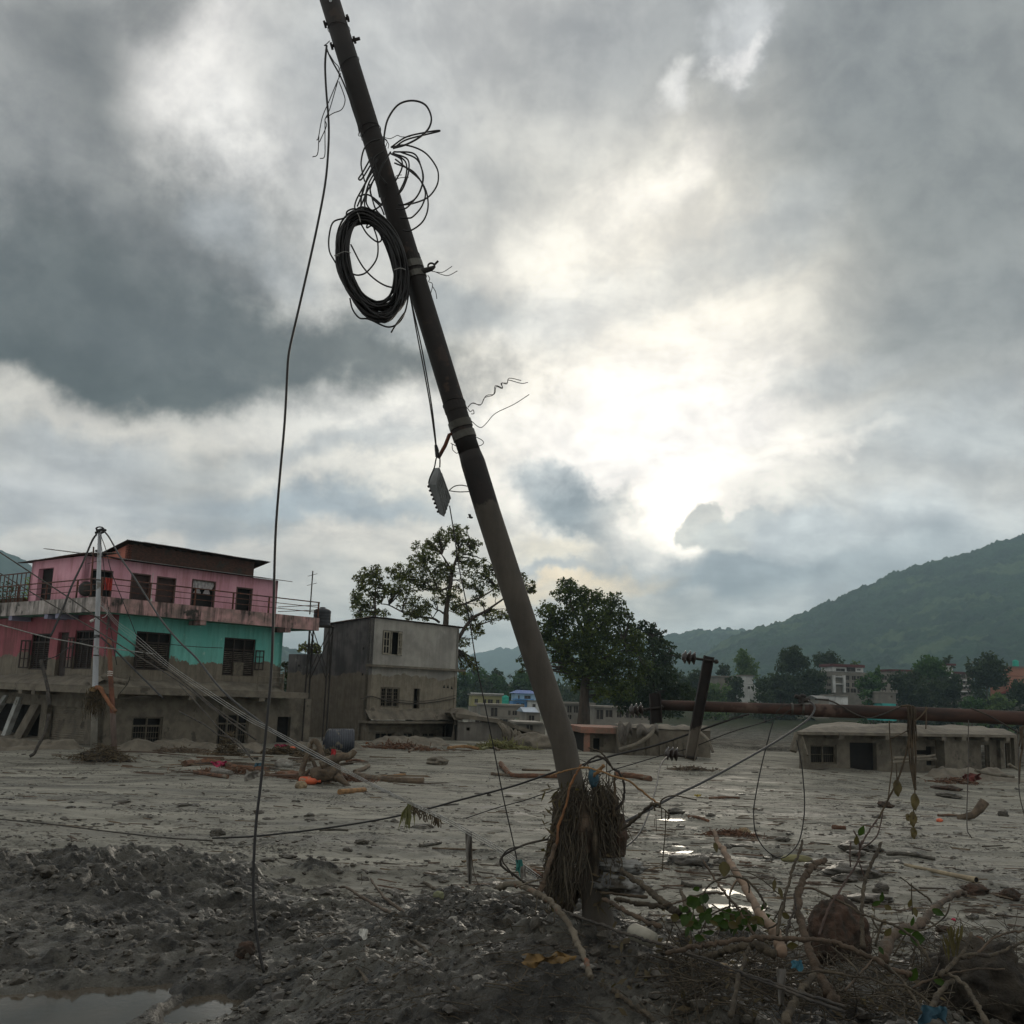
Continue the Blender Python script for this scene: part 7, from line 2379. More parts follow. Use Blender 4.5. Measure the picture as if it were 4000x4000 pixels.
stump()
rag('cloth', 1294, 2926, 1312, 2958, clothmat('red_ribbon', c(170, 54, 56), c(140, 44, 48)), 'red ribbon tied on the upright root of the stump', Y=G(1290, 3075).y + .6, seed=4)
glog('cut_log', [(1326, 3108), (1375, 3100), (1424, 3090)], 11, BARKT, 'short tan cut log right of the stump', taper=.95, jit=.06)
glog('log', [(1390, 3040), (1450, 3052), (1540, 3060), (1655, 3066)], 12, BARKG, 'thick muddy log pointing right, its cut end dark', taper=1.1, jit=.12)
glog('log', [(1455, 3052), (1520, 3045), (1580, 3034)], 8, BARKT, 'forked limb lying along the thick muddy log')
glog('log', [(1385, 3024), (1420, 3010), (1440, 2998)], 9, BARKG, 'stubby broken branch rising behind the thick muddy log')
glog('board', [(1352, 2976), (1390, 2972), (1424, 2978)], 5, BARKR, 'thin brown board before the fallen tank')
glog('log', [(1322, 2992), (1378, 2986)], 5, BARKG, 'small log right of the fallen tank foot')
glump('orange_pot', 1140, 2934, 16, 11, ORP, 'orange plastic pot among the rubbish under the white cables', 'pot', 9, .08)
rag('cloth', 1075, 2908, 1129, 2924, PINK, 'dark pink cloth at the foot of the turquoise house corner', seed=6)
rag('cloth', 1166, 2926, 1202, 2942, CYAN, 'pale blue plastic sheet right of the orange pot', seed=7)
rag('cloth', 968, 2902, 984, 2926, CYAN, 'blue rag stuck upright on the straw heap', seed=8)


def heap_of_straw(name, x, y, w, h, n, label, mat=STRAW, sx=1.0, seed=0):
    rnd = random.Random(seed)
    p = G(x, y)
    m = p.y / 4000
    mb = MB()
    for i in range(n):
        dx, dy = rnd.gauss(0, .42) * w * m, rnd.gauss(0, .3) * w * m * .6
        z = h * m * math.exp(-((dx / (w * m)) ** 2 * 4)) * rnd.random()
        o = Vector((p.x + dx, p.y + dy, HZ(p.x + dx, p.y + dy) + z))
        d = Vector((rnd.gauss(0, 1), rnd.gauss(0, .6), rnd.gauss(0, .35))).normalized() * rnd.uniform(.3, 1) * 22 * m * sx
        mb.tube([o - d, o + Vector((0, 0, .02)), o + d], 1.2 * m * rnd.uniform(.5, 1.8), 3, cap=False)
    return mb.build(name, mat, None, label, 'debris', kind='stuff')


heap_of_straw('straw_litter', 885, 2950, 62, 90, 260, None, seed=1)
heap_of_straw('straw_litter', 1110, 2945, 120, 22, 320, None, STRAW, 1.3, seed=2)
heap_of_straw('straw_litter', 1250, 2960, 110, 34, 220, None, STRAW, 1.3, seed=3)
heap_of_straw('straw_litter', 1560, 2925, 170, 14, 320, None, BARKR, 1.6, seed=4)
heap_of_straw('straw_litter', 1960, 2925, 120, 26, 260, None, M('banana_straw', c(122, 122, 74), c(92, 88, 58), 4), 1.8, seed=5)
heap_of_straw('straw_litter', 3740, 3060, 120, 18, 160, None, BARKR, 1.0, seed=6)
heap_of_straw('straw_litter', 2860, 3260, 130, 12, 260, None, BARKR, 1.2, seed=7)
for pts, r, mt, lab in (([(1430, 2912), (1520, 2908), (1640, 2910)], 5, M('orange_plank', c(142, 92, 62), c(112, 76, 56), 3), 'long orange brown plank along the foot of the grey house'), ([(1460, 2920), (1500, 2910), (1545, 2898)], 4, BARKT, 'plank end sticking up left of the grey house door'), ([(1598, 2936), (1640, 2918), (1686, 2896)], 5, BARKG, 'pale stick leaning up against the grey house door'),
                        ([(1752, 2926), (1810, 2922), (1870, 2926)], 7, BARKT, 'orange tan banana stem in front of the collapsed house'), ([(1878, 2928), (1940, 2918), (2012, 2912)], 6, M('green_stem', c(116, 118, 74), c(92, 90, 60), 3), 'greenish banana stem in front of the collapsed house'), ([(1874, 2910), (1915, 2922), (1950, 2930)], 5, BARKG, 'grey stick crossing the greenish banana stem'),
                        ([(1956, 2990), (1972, 3012), (2000, 3030), (2080, 3034), (2182, 3040)], 10, BARKR, 'crooked brown log with an upturned end left of the leaning pole'), ([(1918, 3024), (1960, 3026), (2000, 3030)], 6, BARKG, 'short dark log at the tail of the crooked log'), ([(2040, 3004), (2100, 3010), (2150, 3014)], 4, BARKG, 'thin muddy pole lying behind the crooked log'),
                        ([(2400, 3036), (2470, 3042), (2543, 3052)], 12, BARKR, 'red brown log right of the leaning pole debris'), ([(2772, 3122), (2830, 3118), (2888, 3116)], 5, BARKR, 'dark narrow plank under the heavy cable'),
                        ([(2660, 3464), (2700, 3466), (2742, 3470)], 9, CLOD, 'dark sunken log beside the bright puddle'), ([(3462, 3338), (3550, 3346), (3652, 3360)], 8, CLOD, 'long dark mud-crusted log in the right part of the plain'),
                        ([(3665, 3188), (3710, 3186), (3750, 3188)], 5, BARKR, 'thin brown stick left of the leaning stump'), ([(3252, 3242), (3280, 3242), (3304, 3244)], 9, BARKR, 'reddish log end at the left of the right-hand plain'), ([(3840, 3484), (3890, 3496), (3930, 3506)], 5, BARKG, 'dark stick between the two reddish clods'),
                        ([(1688, 3324), (1760, 3328), (1930, 3334)], 4, BARKG, 'long thin branch lying on the mud under the hanging cloth'), ([(1640, 3318), (1680, 3310), (1722, 3302)], 7, CLOD, 'muddy root stub at the left end of the long thin branch'), ([(1248, 3246), (1300, 3244), (1361, 3246)], 5, CLOD, 'dark plank lying alone left of the palm frond'), ([(2690, 3198), (2730, 3206), (2768, 3212)], 6, BARKR, 'brown stub at the upper end of the long bare trunk'),
                        ([(3640, 3760), (3700, 3768), (3800, 3776)], 5, BARKG, 'dark plank edge below the curved trunk'), ([(3800, 3668), (3830, 3676), (3844, 3680)], 5, BARKR, 'small reddish board at the right of the round leaf'), ([(1735, 3152), (1790, 3146)], 4, CLOD, 'dark board beside the bright streak left of the leaning pole'), ([(2250, 3270), (2330, 3276), (2380, 3284)], 4, BARKG, 'short board in the mud behind the debris heap')):
    glog('driftwood_log', pts, r, mt, lab, jit=.15)
for x, y, rx, ry, mt, nm, lab, sd_ in (
        (1706, 2993, 40, 15, CONC, 'mud_cone', 'small grey mud cone in front of the grey house', 11), (845, 3262, 30, 15, CLOD, 'clod', 'dark slab-like clod at the left end of the long cable', 12), (3462, 3157, 28, 12, CLODR, 'clod', 'rounded brown clod under the thin hanging stem', 13),
        (3370, 3322, 74, 16, CLOD, 'clod', 'long flat grey clod left of the dark crusted log', 14), (3345, 3434, 96, 22, CLOD, 'clod', 'largest dark clod bank of the right-hand plain', 15), (3306, 3452, 44, 13, CLOD, 'clod', 'low clod just below the largest clod bank', 16), (3447, 3488, 29, 20, CLOD, 'clod', 'round clod between the upright branch and the bamboo pipe', 17),
        (3414, 3530, 78, 17, CLOD, 'clod', 'long clod behind the pale leaf cluster', 18), (2692, 3392, 80, 24, CLOD, 'clod', 'big dark two-humped clod left of the long bare trunk', 19), (3824, 3508, 50, 18, CLODR, 'clod', 'reddish clod beyond the tip of the curved trunk', 20), (3951, 3524, 34, 20, CLODR, 'clod', 'rounded reddish clod at the right edge', 21),
        (3713, 3112, 50, 10, CLOD, 'clod', 'low clod before the right end of the sunken house', 22), (3700, 3090, 52, 9, CLODR, 'clod', 'crumbly brown clod just behind the low clod', 23), (3924, 3192, 18, 12, CLOD, 'clod', 'small dark clod right of the leaning stump', 24), (3672, 3210, 12, 7, ORP, 'stone', 'small orange stone on the right-hand plain', 25), (3744, 3256, 17, 6, STONE, 'stone', 'flat white stone on the right-hand plain', 26),
        (3686, 3654, 26, 12, CLODR, 'clod', 'brown clod right of the round green leaf', 27), (2640, 3180, 32, 11, CLOD, 'clod', 'rough clod above the bright puddle', 28), (2910, 3258, 24, 12, TANST, 'rock', 'tan rock in the line of rubbish right of the bare trunk', 29), (2778, 3190, 20, 6, CLOD, 'clod', 'small dark clod behind the bare trunk tip', 30), (2900, 3318, 46, 9, CLOD, 'clod', 'flat clod between the bare trunk and the wire loop', 31), (3060, 3294, 26, 9, CLOD, 'clod', 'rounded clod inside the foot of the wire loop', 32),
        (602, 3506, 22, 15, STONE, 'rock', 'angular grey rock on the dark bank at left', 33), (957, 3706, 36, 28, CLODR, 'brick', 'worn reddish brick block left of the hanging cable foot', 34), (782, 3568, 8, 6, STONE, 'pebble', 'white pebble left of its twin on the dark bank', 35), (853, 3566, 9, 6, STONE, 'pebble', 'white pebble nearest the hanging cable', 36), (379, 3846, 23, 11, TANST, 'stone', 'smooth oval stone on the puddle shore', 37), (120, 3834, 22, 14, STONE, 'stone', 'grey stone on the puddle shore at left', 38), (1412, 3306, 24, 10, CLOD, 'clod', 'dark clod on the flow below the long cable', 39),
        (1770, 3632, 21, 15, STONE, 'rock', 'pale oval rock on the mound left of the pole', 40), (2010, 3600, 26, 20, CLOD, 'rock', 'rounded crumbly rock on the mound beside the fallen branch', 41), (2760, 3940, 30, 26, M('dark_stone', c(74, 74, 74), c(60, 60, 60), 5, rough=.6), 'stone', 'dark rounded stone at the bottom under the branches', 42), (2830, 3850, 40, 18, TANST, 'rock', 'flat crusty rock below the muddy cable bundle', 43), (170, 3440, 46, 20, CLOD, 'clod', 'dark mud hump on the bank at the left edge', 44)):
    glump(nm, x, y, rx, ry, mt, lab, nm if nm != 'mud_cone' else 'mud heap', sd_, .12 if mt is STONE else .26)
glump('sack', 3116, 3366, 60, 14, M('greenish_sack', c(128, 124, 84), c(104, 100, 72), 4, rough=.85, bump=.006), 'greenish lens-shaped sack at the foot of the wire loop', 'sack', 50, .06, .4, 3, .6)
rag('tin_sheet', 3758, 3022, 3832, 3056, M('dark_red_tin', c(110, 52, 44), c(84, 44, 40), 3), 'dark red tin scrap before the sunken house', seed=12)
rag('plastic_sheet', 2712, 3103, 2738, 3112, M('yellow_plastic', c(170, 150, 70), c(140, 124, 60), 5), 'small yellow plastic scrap left of the heavy cable', seed=13)
rag('plastic_sheet', 1530, 2908, 1552, 2922, WHITEPLA, 'white plastic box lid at the foot of the grey house', seed=14)
rag('tin_sheet', 3402, 2962, 3442, 3000, GREYC, 'bent grey sheet standing beside the dark garage opening', seed=15)
glump('flower', 3726, 3595, 9, 6, M('red_flower', c(178, 50, 76), c(150, 40, 64), 6), 'small crimson bud by the twig with the green leaf', 'flower', 51, .1)


def leaning_stump():
    g = G(3770, 3200)
    T = thing('broken_stump', g, 'short broken stump leaning up out of the right-hand plain', 'stump')
    m = g.y / 4000
    mb = MB(); mb.tube([P(3742, 3196, g.y), P(3800, 3184, g.y), P(3826, 3160, g.y), P(3846, 3130, g.y)], [12 * m, 14 * m, 18 * m, 20 * m], 10, .14); mb.build('trunk', BARKG, T, smooth=True)
    g = G(3520, 3386)
    T = thing('bamboo_pipe', g, 'pale bamboo pipe with a dark hollow end lying on the right-hand plain', 'pipe')
    a, b = G(3535, 3390), G(3815, 3458)
    m = b.y / 4000
    a.z += .05; b.z += .07
    mb = MB(); mb.tube([a, a.lerp(b, .4), a.lerp(b, .42), a.lerp(b, .75), b], [6 * m, 7.5 * m, 7.5 * m, 9 * m, 12 * m], 14, .03, cap=False)
    d = (b - a).normalized()
    mb.tube([b, b + d * .002], [12 * m, 10 * m], 14, cap=False)
    mb.build('pipe_wall', M('bamboo', c(158, 144, 118), c(130, 118, 98), 4, rough=.8), T, smooth=True)
    m2 = MB(); m2.tube([b - d * .02, b - d * .012], 10 * m, 14); m2.build('hollow_end', DARK, T)


leaning_stump()
# hanging cloth strip and palm frond on the pale cables
T = thing('hanging_rag', P(1830, 3440, 10.6), 'grey rag strip hanging straight down from the pale cables', 'rag')
mb = MB()
mb.sheet(lambda u, v: P(1818 + 26 * u * (1 - .55 * v ** 3) + 12 * v ** 2 * (1 if v > .6 else 1), 3250 + 205 * v, 10.6 + .03 * math.sin(u * 9 + v * 4)), 8, 16)
mb.build('cloth', GREYC, T, smooth=True)
cable('thread', [(1842, 3290), (1846, 3380), (1862, 3440), (1874, 3458)], 10.6, 10.4, .004, ROOTM, T)
T = thing('palm_frond', P(1580, 3240, 13.2), 'dry palm frond hanging from the pale cables', 'frond')
rnd = random.Random(4)
for i in range(30):
    x0, y0 = 1598 + rnd.uniform(-6, 10), 3126 + rnd.uniform(-2, 10)
    x1, y1 = 1585 + rnd.gauss(0, 16), 3190 + rnd.uniform(10, 62)
    a, b = P(x0, y0, 13.2 + rnd.uniform(-.1, .1)), P(x1, y1, 13.1 + rnd.uniform(-.1, .1))
    w = Vector((.014, .004, 0)); md = a.lerp(b, .5) + Vector((rnd.gauss(0, .02), 0, 0))
    mb = MB(); mb.add([a, md - w, b, md + w, md + Vector((0, -.006, 0))], [(0, 1, 4), (1, 2, 4), (2, 3, 4), (3, 0, 4)]); mb.build('leaflet', leaf_mat('palm_leaf', c(112, 110, 74), c(88, 88, 58), 6), T)
Ts = thing('caught_straw', P(1640, 3200, 12.8), 'straw and mud caught on the pale cables right of the palm frond', 'straw')
mb = MB()
for i in range(60):
    x, y = rnd.uniform(1610, 1720), 0
    y = 3140 + (x - 1610) * .5 + rnd.uniform(-6, 8)
    a, b = P(x, y, 12.9 - (x - 1610) * .006), P(x + rnd.gauss(0, 6), y + rnd.uniform(6, 46), 12.9 - (x - 1610) * .006)
    mb.tube([a, a.lerp(b, .5) + Vector((rnd.gauss(0, .02), 0, 0)), b], .007, 3, cap=False)
mb.build('straw', STRAW, Ts, kind='stuff')


# ---- drifts of mud and rubble banked against the buried walls
def drift(label, x0, x1, y, h, seed, mat=CONC, dep=1.6):
    a, b = G(x0, y, 0, False), G(x1, y, 0, False)
    d = b - a
    n = Vector((-d.y, d.x, 0)).normalized()
    if n.y < 0:
        n = -n
    mb = MB()
    def fn(u, v):
        p = a + d * u + n * (dep * (v - .35))
        f = float(fbm(np.array([u * d.length * .8 + seed]), np.array([v * 2.3 + seed]), 4)[0])
        p.z = HZ(p.x, p.y, False) - .04 + h * (f * 1.6 - .25) * math.sin(math.pi * min(1, v * .62 + .02)) * min(1, u * 8, (1 - u) * 8)
        return p
    mb.sheet(fn, 40, 10)
    mb.build('mud_drift', mat, None, label, 'mud drift', smooth=True)


drift('mud banked along the foot of the turquoise wall', 420, 1080, 2936, .5, 3)
drift('mud banked under the leaning white pillars', -60, 330, 2928, .55, 9)
drift('mud banked along the foot of the grey house front', 1440, 1790, 2918, .5, 15)
drift('mud banked under the stained side wall behind the fallen tank', 1140, 1430, 2926, .5, 21)
drift('mud banked along the front of the long sunken house', 3130, 3640, 2996, .5, 27)
drift('rubble banked under the open bay of the sunken house', 3660, 4000, 3046, .6, 33)
heap_of_straw('straw_litter', 700, 2938, 200, 12, 200, None, BARKG, 1.2, seed=11)
heap_of_straw('straw_litter', 1290, 3050, 190, 26, 320, None, BARKR, 1.3, seed=12)
heap_of_straw('straw_litter', 900, 3020, 190, 18, 300, None, BARKR, 1.2, seed=13)
heap_of_straw('straw_litter', 2700, 3010, 90, 12, 140, None, BARKG, 1.0, seed=14)

# ------------------------------------------------------------------ debris packed round the foot of the leaning pole
def island_mat(name, cols, rough=.8):
    m = bpy.data.materials.new(name)
    m.use_nodes = True
    g = NT(m.node_tree)
    b = m.node_tree.nodes['Principled BSDF']
    geo = g.n('ShaderNodeNewGeometry')
    r = g.n('ShaderNodeValToRGB')
    g.l(geo.outputs['Random Per Island'], r.inputs[0])
    e = r.color_ramp.elements
    e[0].color, e[1].color = cols[0], cols[-1]
    for i, q in enumerate(cols[1:-1]):
        e.new((i + 1) / (len(cols) - 1)).color = q
    n = g.noise(geo.outputs['Position'], 30, 3)
    g.l(g.mix(g.mrange(n, .3, .7, 0, .5), r.outputs[0], c(70, 65, 57)), b.inputs['Base Color'])
    b.inputs['Roughness'].default_value = rough
    return m


FOOT = pole_at(3560)


def pole_debris():
    rnd = random.Random(21)
    T = thing('debris_bundle', FOOT, 'shaggy mass of mud, roots and straw wrapped around the foot of the leaning pole', 'debris')
    mb = MB()
    # packed mud and roots behind the strands
    for x, y, rx, ry, dy in ((2190, 3200, 40, 90, .02), (2190, 3330, 46, 100, -.02), (2176, 3440, 52, 90, -.02), (2226, 3160, 20, 50, -.02), (2378, 3185, 38, 70, .05), (2390, 3260, 50, 70, .05), (2390, 3350, 46, 60, .1), (2352, 3135, 36, 60, .04), (2340, 3220, 50, 90, .12), (2200, 3500, 50, 60, .05), (2290, 3440, 60, 70, .16)):
        p = P(x, y, YP + dy + .05)
        m = YP / 4000
        mb.lump(p, rx * m, rx * m * .9, ry * m, 3, .3, x * .01 + y, freq=2.4)
    mb.build('packed_mud', M('dark_root_mud', c(58, 51, 42), c(82, 72, 58), 9, rough=.95, bump=.03, bscale=22, stretch=(1, 1, .35)), T, smooth=True)
    mb = MB()
    for i in range(620):
        u = rnd.random()
        side = rnd.random()
        if side < .72:          # strands hanging down the left and front
            y0 = 3050 + 350 * rnd.random() ** .8
            lo = 2205 - (y0 - 3060) * .2
            x0 = lo + abs(rnd.gauss(0, .5)) * (2290 - lo)
            x1 = x0 + rnd.gauss(-18, 26)
            y1 = y0 + rnd.uniform(50, 240)
        else:
            x0, y0 = rnd.uniform(2340, 2400), rnd.uniform(3060, 3260)
            x1, y1 = x0 + rnd.uniform(-20, 50), y0 + rnd.uniform(40, 160)
        if y1 > 3590 or x1 > 2262 + (y1 - 3100) * .1 and x1 < 2350 and rnd.random() < .8:
            continue
        Y = YP - .12 - rnd.random() * .14 - max(0, (y1 - 3300)) * .0005
        a, b = P(x0, y0, Y + .02), P(x1, y1, Y - .03)
        md = a.lerp(b, .5) + Vector((rnd.gauss(0, .025), rnd.uniform(-.05, .01), 0))
        m1, m3_ = a.lerp(md, .5) + Vector((rnd.gauss(0, .016), rnd.gauss(-.01, .015), 0)), md.lerp(b, .5) + Vector((rnd.gauss(0, .02), rnd.gauss(-.01, .015), 0))
        mb.tube([a, m1, md, m3_, b], [rnd.uniform(.0012, .005), .003, rnd.uniform(.002, .006), .003, .001], 4, cap=False)
    for i in range(150):
        x0, y0 = rnd.uniform(2215, 2390), rnd.uniform(3035, 3150)
        a, b = P(x0, y0, YP - .15), P(x0 + rnd.gauss(0, 26), y0 + rnd.uniform(50, 190), YP - .22 + rnd.uniform(-.05, .08))
        mb.tube([a, a.lerp(b, .5) + Vector((rnd.gauss(0, .03), rnd.uniform(-.05, 0), 0)), b], [.002, rnd.uniform(.002, .007), .001], 4, cap=False)
    for i in range(130):         # ragged ends sticking up and out at the top
        a = P(rnd.uniform(2205, 2400), rnd.uniform(3050, 3200), YP - .1 + rnd.uniform(-.1, .12))
        d = Vector((rnd.gauss(0, .7), rnd.gauss(-.2, .4), rnd.gauss(.5, .7))).normalized() * rnd.uniform(.06, .3)
        mb.tube([a, a + d * .5 + Vector((rnd.gauss(0, .02), 0, rnd.gauss(0, .02))), a + d + Vector((0, 0, -.06))], [.005, rnd.uniform(.002, .005), .001], 4, cap=False)
    mb.build('root_strands', island_mat('strand', [c(50, 43, 34), c(82, 74, 61), c(38, 35, 30), c(98, 89, 72), c(60, 54, 45)], .95), T, kind='stuff')
    m2 = MB()
    for i in range(240):
        x, y = rnd.uniform(2120, 2430), rnd.uniform(3060, 3560)
        if abs(x - 2290) < 30:
            continue
        o = P(x, y, YP - .2 + rnd.uniform(-.1, .1))
        d = Vector((rnd.gauss(0, 1), rnd.gauss(0, .7), rnd.gauss(0, 1))).normalized() * rnd.uniform(.02, .07)
        s = d.orthogonal().normalized() * rnd.uniform(.006, .016)
        m2.add([o - d, o + s, o + d, o - s], [(0, 1, 2, 3)])
    m2.build('leaf_scraps', DRYLEAF, T, kind='stuff')
    cl = GREYC
    # sheets of bark and cloth folded into the bundle
    for x0, y0, x1, y1, mt, nm in ((2222, 3130, 2300, 3330, BRANCHR, 'bark_strip'), (2385, 3180, 2436, 3340, CLODR, 'rag_strip'), (2300, 3150, 2330, 3420, BRANCH, 'bark_strip')):
        mb = MB()
        mb.sheet(lambda u, v: P(x0 + (x1 - x0) * (u + .15 * math.sin(v * 4)) + 14 * v, y0 + (y1 - y0) * v, YP - .2 - .05 * math.sin(u * 3.1) + .03 * math.sin(v * 9)), 8, 12)
        mb.build(nm, mt, T, smooth=True)
    mb = MB(); mb.lump(P(2318, 3036, YP - .24), .035, .03, .07, 2, .3, 4); mb.build('blue_scrap', CYAN, T, smooth=True)
    return T


pole_debris()


def branch(name, key, pts, r, mat, label, Y0=None, Y1=None, cat='branch', r1=None, n=8, jit=.1, leaves=(), kids=(), drop=True):
    """a branch traced through photo pixels; Y0, Y1: distances of its first and last point (default: where it meets the mud)"""
    q2 = zz_(key, pts)
    g0 = G(*q2[0]).y if Y0 is None else Y0
    g1 = G(*q2[-1]).y if Y1 is None else Y1
    L = [0]
    for (x0, y0), (x1, y1) in zip(q2, q2[1:]):
        L.append(L[-1] + math.hypot(x1 - x0, y1 - y0))
    q = []
    for (x, y), s in zip(q2, L):
        u = s / L[-1]
        q.append(P(x, y, 1 / ((1 - u) / g0 + u / g1)))
    for i in (0, -1):
        if drop and q[i].z < HZ(q[i].x, q[i].y) + .12:
            q[i] = Vector((q[i].x, q[i].y, HZ(q[i].x, q[i].y) - .02))
    sp = smooth_path(q, 6)
    sc = Z[key][2] * (g0 + g1) / 2 / 4000
    k = len(sp)
    ra, rb = r * sc * .8, (r1 if r1 is not None else r * 1.1) * sc
    rs = [(ra + (rb - ra) * i / (k - 1)) * random.uniform(.8, 1.2) * (1 + .2 * (random.random() < .06)) for i in range(k)]
    rs[0] *= .55
    sp = [sp[0]] + [p + Vector((random.gauss(0, .3), random.gauss(0, .3), random.gauss(0, .3))) * min(ra, .02) for p in sp[1:-1]] + [sp[-1]]
    mb = MB(); mb.tube(sp, rs, n, jit)
    if not leaves and not kids:
        return mb.build(name, mat, None, label, cat, smooth=True)
    T = thing(name, sp[-1], label, cat)
    mb.build('stem', mat, T, smooth=True)
    for kp, kr in kids:
        kq = zz_(key, kp)
        u = [1 / ((1 - i / max(1, len(kq) - 1)) / g0 + (i / max(1, len(kq) - 1)) / g1) * 0 + (g0 + g1) / 2 for i in range(len(kq))]
        m2 = MB(); m2.tube(smooth_path([P(x, y, Y) for (x, y), Y in zip(kq, u)], 4), kr * sc, 6, .1); m2.build('twig', mat, T, smooth=True)
    for lf in leaves:
        leaf(T, key, *lf, Y=(g0 + g1) / 2)
    return T


LEAFG = leaf_mat('fresh_leaf', c(34, 50, 25), c(60, 79, 36), 8)
LEAFD = leaf_mat('withered_leaf', c(70, 62, 46), c(92, 84, 58), 6)


def leaf(T, key, x, y, L, w, ang, mat=None, Y=8, tilt=.3):
    """leaf blade centred at a photo pixel: length, width in that zoom's pixels, angle clockwise from up"""
    (px, py), = zz_(key, [(x, y)])
    s = Z[key][2] * Y / 4000
    o = P(px, py, Y - .03)
    a = math.radians(ang)
    d = Vector((math.sin(a), 0, math.cos(a))); e = Vector((math.cos(a), 0, -math.sin(a)))
    f = Vector((0, -1, 0))
    mb = MB()
    n = 8
    def fn(u, v):
        t = v - .5
        wd = w * s * math.sin(math.pi * (.04 + .96 * v) ** .8) * .5
        q = (u - .5) * 2
        return o + d * (t * L * s) + e * (q * wd) + f * (abs(q) * wd * .35 + t * t * L * s * .5 * tilt + t * L * s * tilt)
    mb.sheet(fn, 4, n)
    return mb.build('leaf', mat or LEAFG, T, smooth=True)


F_ = 8.45
branch('bent_stick', 'z5', [(545, 368), (700, 310), (900, 270), (1050, 298), (1250, 370), (1400, 418), (1600, 575), (1722, 668)], 10, BARKT, 'thin tan branch arching right over the debris on the pole', 8.3, 8.2)
branch('bent_stick', 'z5', [(890, 238), (830, 340), (760, 480), (720, 680), (640, 900), (622, 1060), (560, 1260), (500, 1420)], 14, M('orange_stick', c(134, 92, 58), c(104, 74, 52), 8), 'orange brown stick running down the left side of the debris', 8.42, 8.35)
branch('arched_root', 'z5', [(905, 262), (1000, 172), (1080, 152), (1150, 195), (1230, 285), (1290, 325), (1340, 420), (1350, 560), (1320, 650), (1262, 725)], 13, M('dark_vine', c(60, 54, 48), c(44, 40, 36), 8), 'dark vine arching out of the top of the debris bundle', 8.4, 8.45)
branch('arched_root', 'z5', [(960, 58), (1050, 85), (1100, 110), (1170, 190), (1230, 290)], 9, BRANCH, 'twig above the arching dark vine', 8.45, 8.4)
branch('stub', 'z5', [(1020, 370), (1080, 300), (1135, 242)], 22, BARKT, 'thick tan stub pointing up right from the debris bundle', 8.4, 8.35, r1=18)
branch('hanging_root', 'z5', [(1245, 320), (1246, 480), (1242, 620), (1236, 740), (1240, 830)], 15, ROOTM, 'dark root hanging straight down at the right of the debris', 8.45, 8.45, kids=[([(1236, 740), (1220, 820), (1225, 900)], 7), ([(1240, 740), (1270, 820), (1280, 890)], 7), ([(1200, 760), (1190, 830)], 6)])
T_ = branch('forked_branch', 'z5', [(1262, 990), (1400, 880), (1520, 780), (1600, 712), (1660, 668), (1740, 680)], 22, BRANCH, 'muddy forked branch reaching right from the debris, straw hanging at its fork', 8.5, 8.1, r1=16, kids=[([(1660, 680), (1700, 700), (1780, 720), (1796, 800), (1788, 1000), (1770, 1180), (1758, 1380)], 6), ([(1735, 680), (1740, 640), (1780, 600), (1860, 575), (1940, 580), (2030, 600), (2130, 622)], 8), ([(1790, 730), (1830, 780), (1815, 840)], 8), ([(1670, 690), (1680, 740)], 10), ([(1750, 700), (1752, 830)], 6), ([(1690, 780), (1694, 960)], 4), ([(1675, 820), (1672, 910)], 3)])
branch('leaning_stick', 'z5', [(600, 1090), (565, 1230), (510, 1400), (455, 1560), (430, 1620)], 26, BRANCHR, 'thick stick leaning at the lower left of the debris bundle', 8.35, 8.2, r1=32)
branch('muddy_log', 'z5', [(210, 1288), (330, 1365), (420, 1420), (490, 1455)], 24, BARKR, 'brown log with a green rag left of the debris bundle', 9.4, 8.9)
rag('rag', 2015, 3358, 2042, 3430, clothmat('teal_rag', c(58, 120, 112), c(48, 96, 92)), 'teal rag knotted where the pale cables reach the mound', Y=8.9, seed=21)
rag('rag', 2033, 3384, 2054, 3448, GREYC, 'grey rag hanging below the teal knot', Y=8.85, seed=22)
branch('muddy_log', 'z5', [(1300, 1375), (1400, 1440), (1500, 1512), (1620, 1600), (1750, 1705), (1860, 1790), (1940, 1840)], 32, BRANCH, 'thick log sloping right from under the white sack', 8.2, 7.6, r1=36)
branch('muddy_log', 'z5', [(1110, 1680), (1210, 1725), (1300, 1785), (1430, 1860), (1620, 1945), (1740, 1990)], 26, BRANCHR, 'lower log sloping right from the pole foot', 8.1, 7.5, r1=22)
branch('muddy_log', 'z5', [(1240, 1690), (1350, 1705), (1500, 1740), (1700, 1762), (1870, 1790)], 26, BRANCH, 'middle log lying right of the pole foot', 8.2, 7.9)
branch('muddy_log', 'z5', [(1090, 1620), (1250, 1630), (1400, 1650), (1600, 1668)], 14, ROOTM, 'thin dark root just under the white sack', 8.3, 8.2)


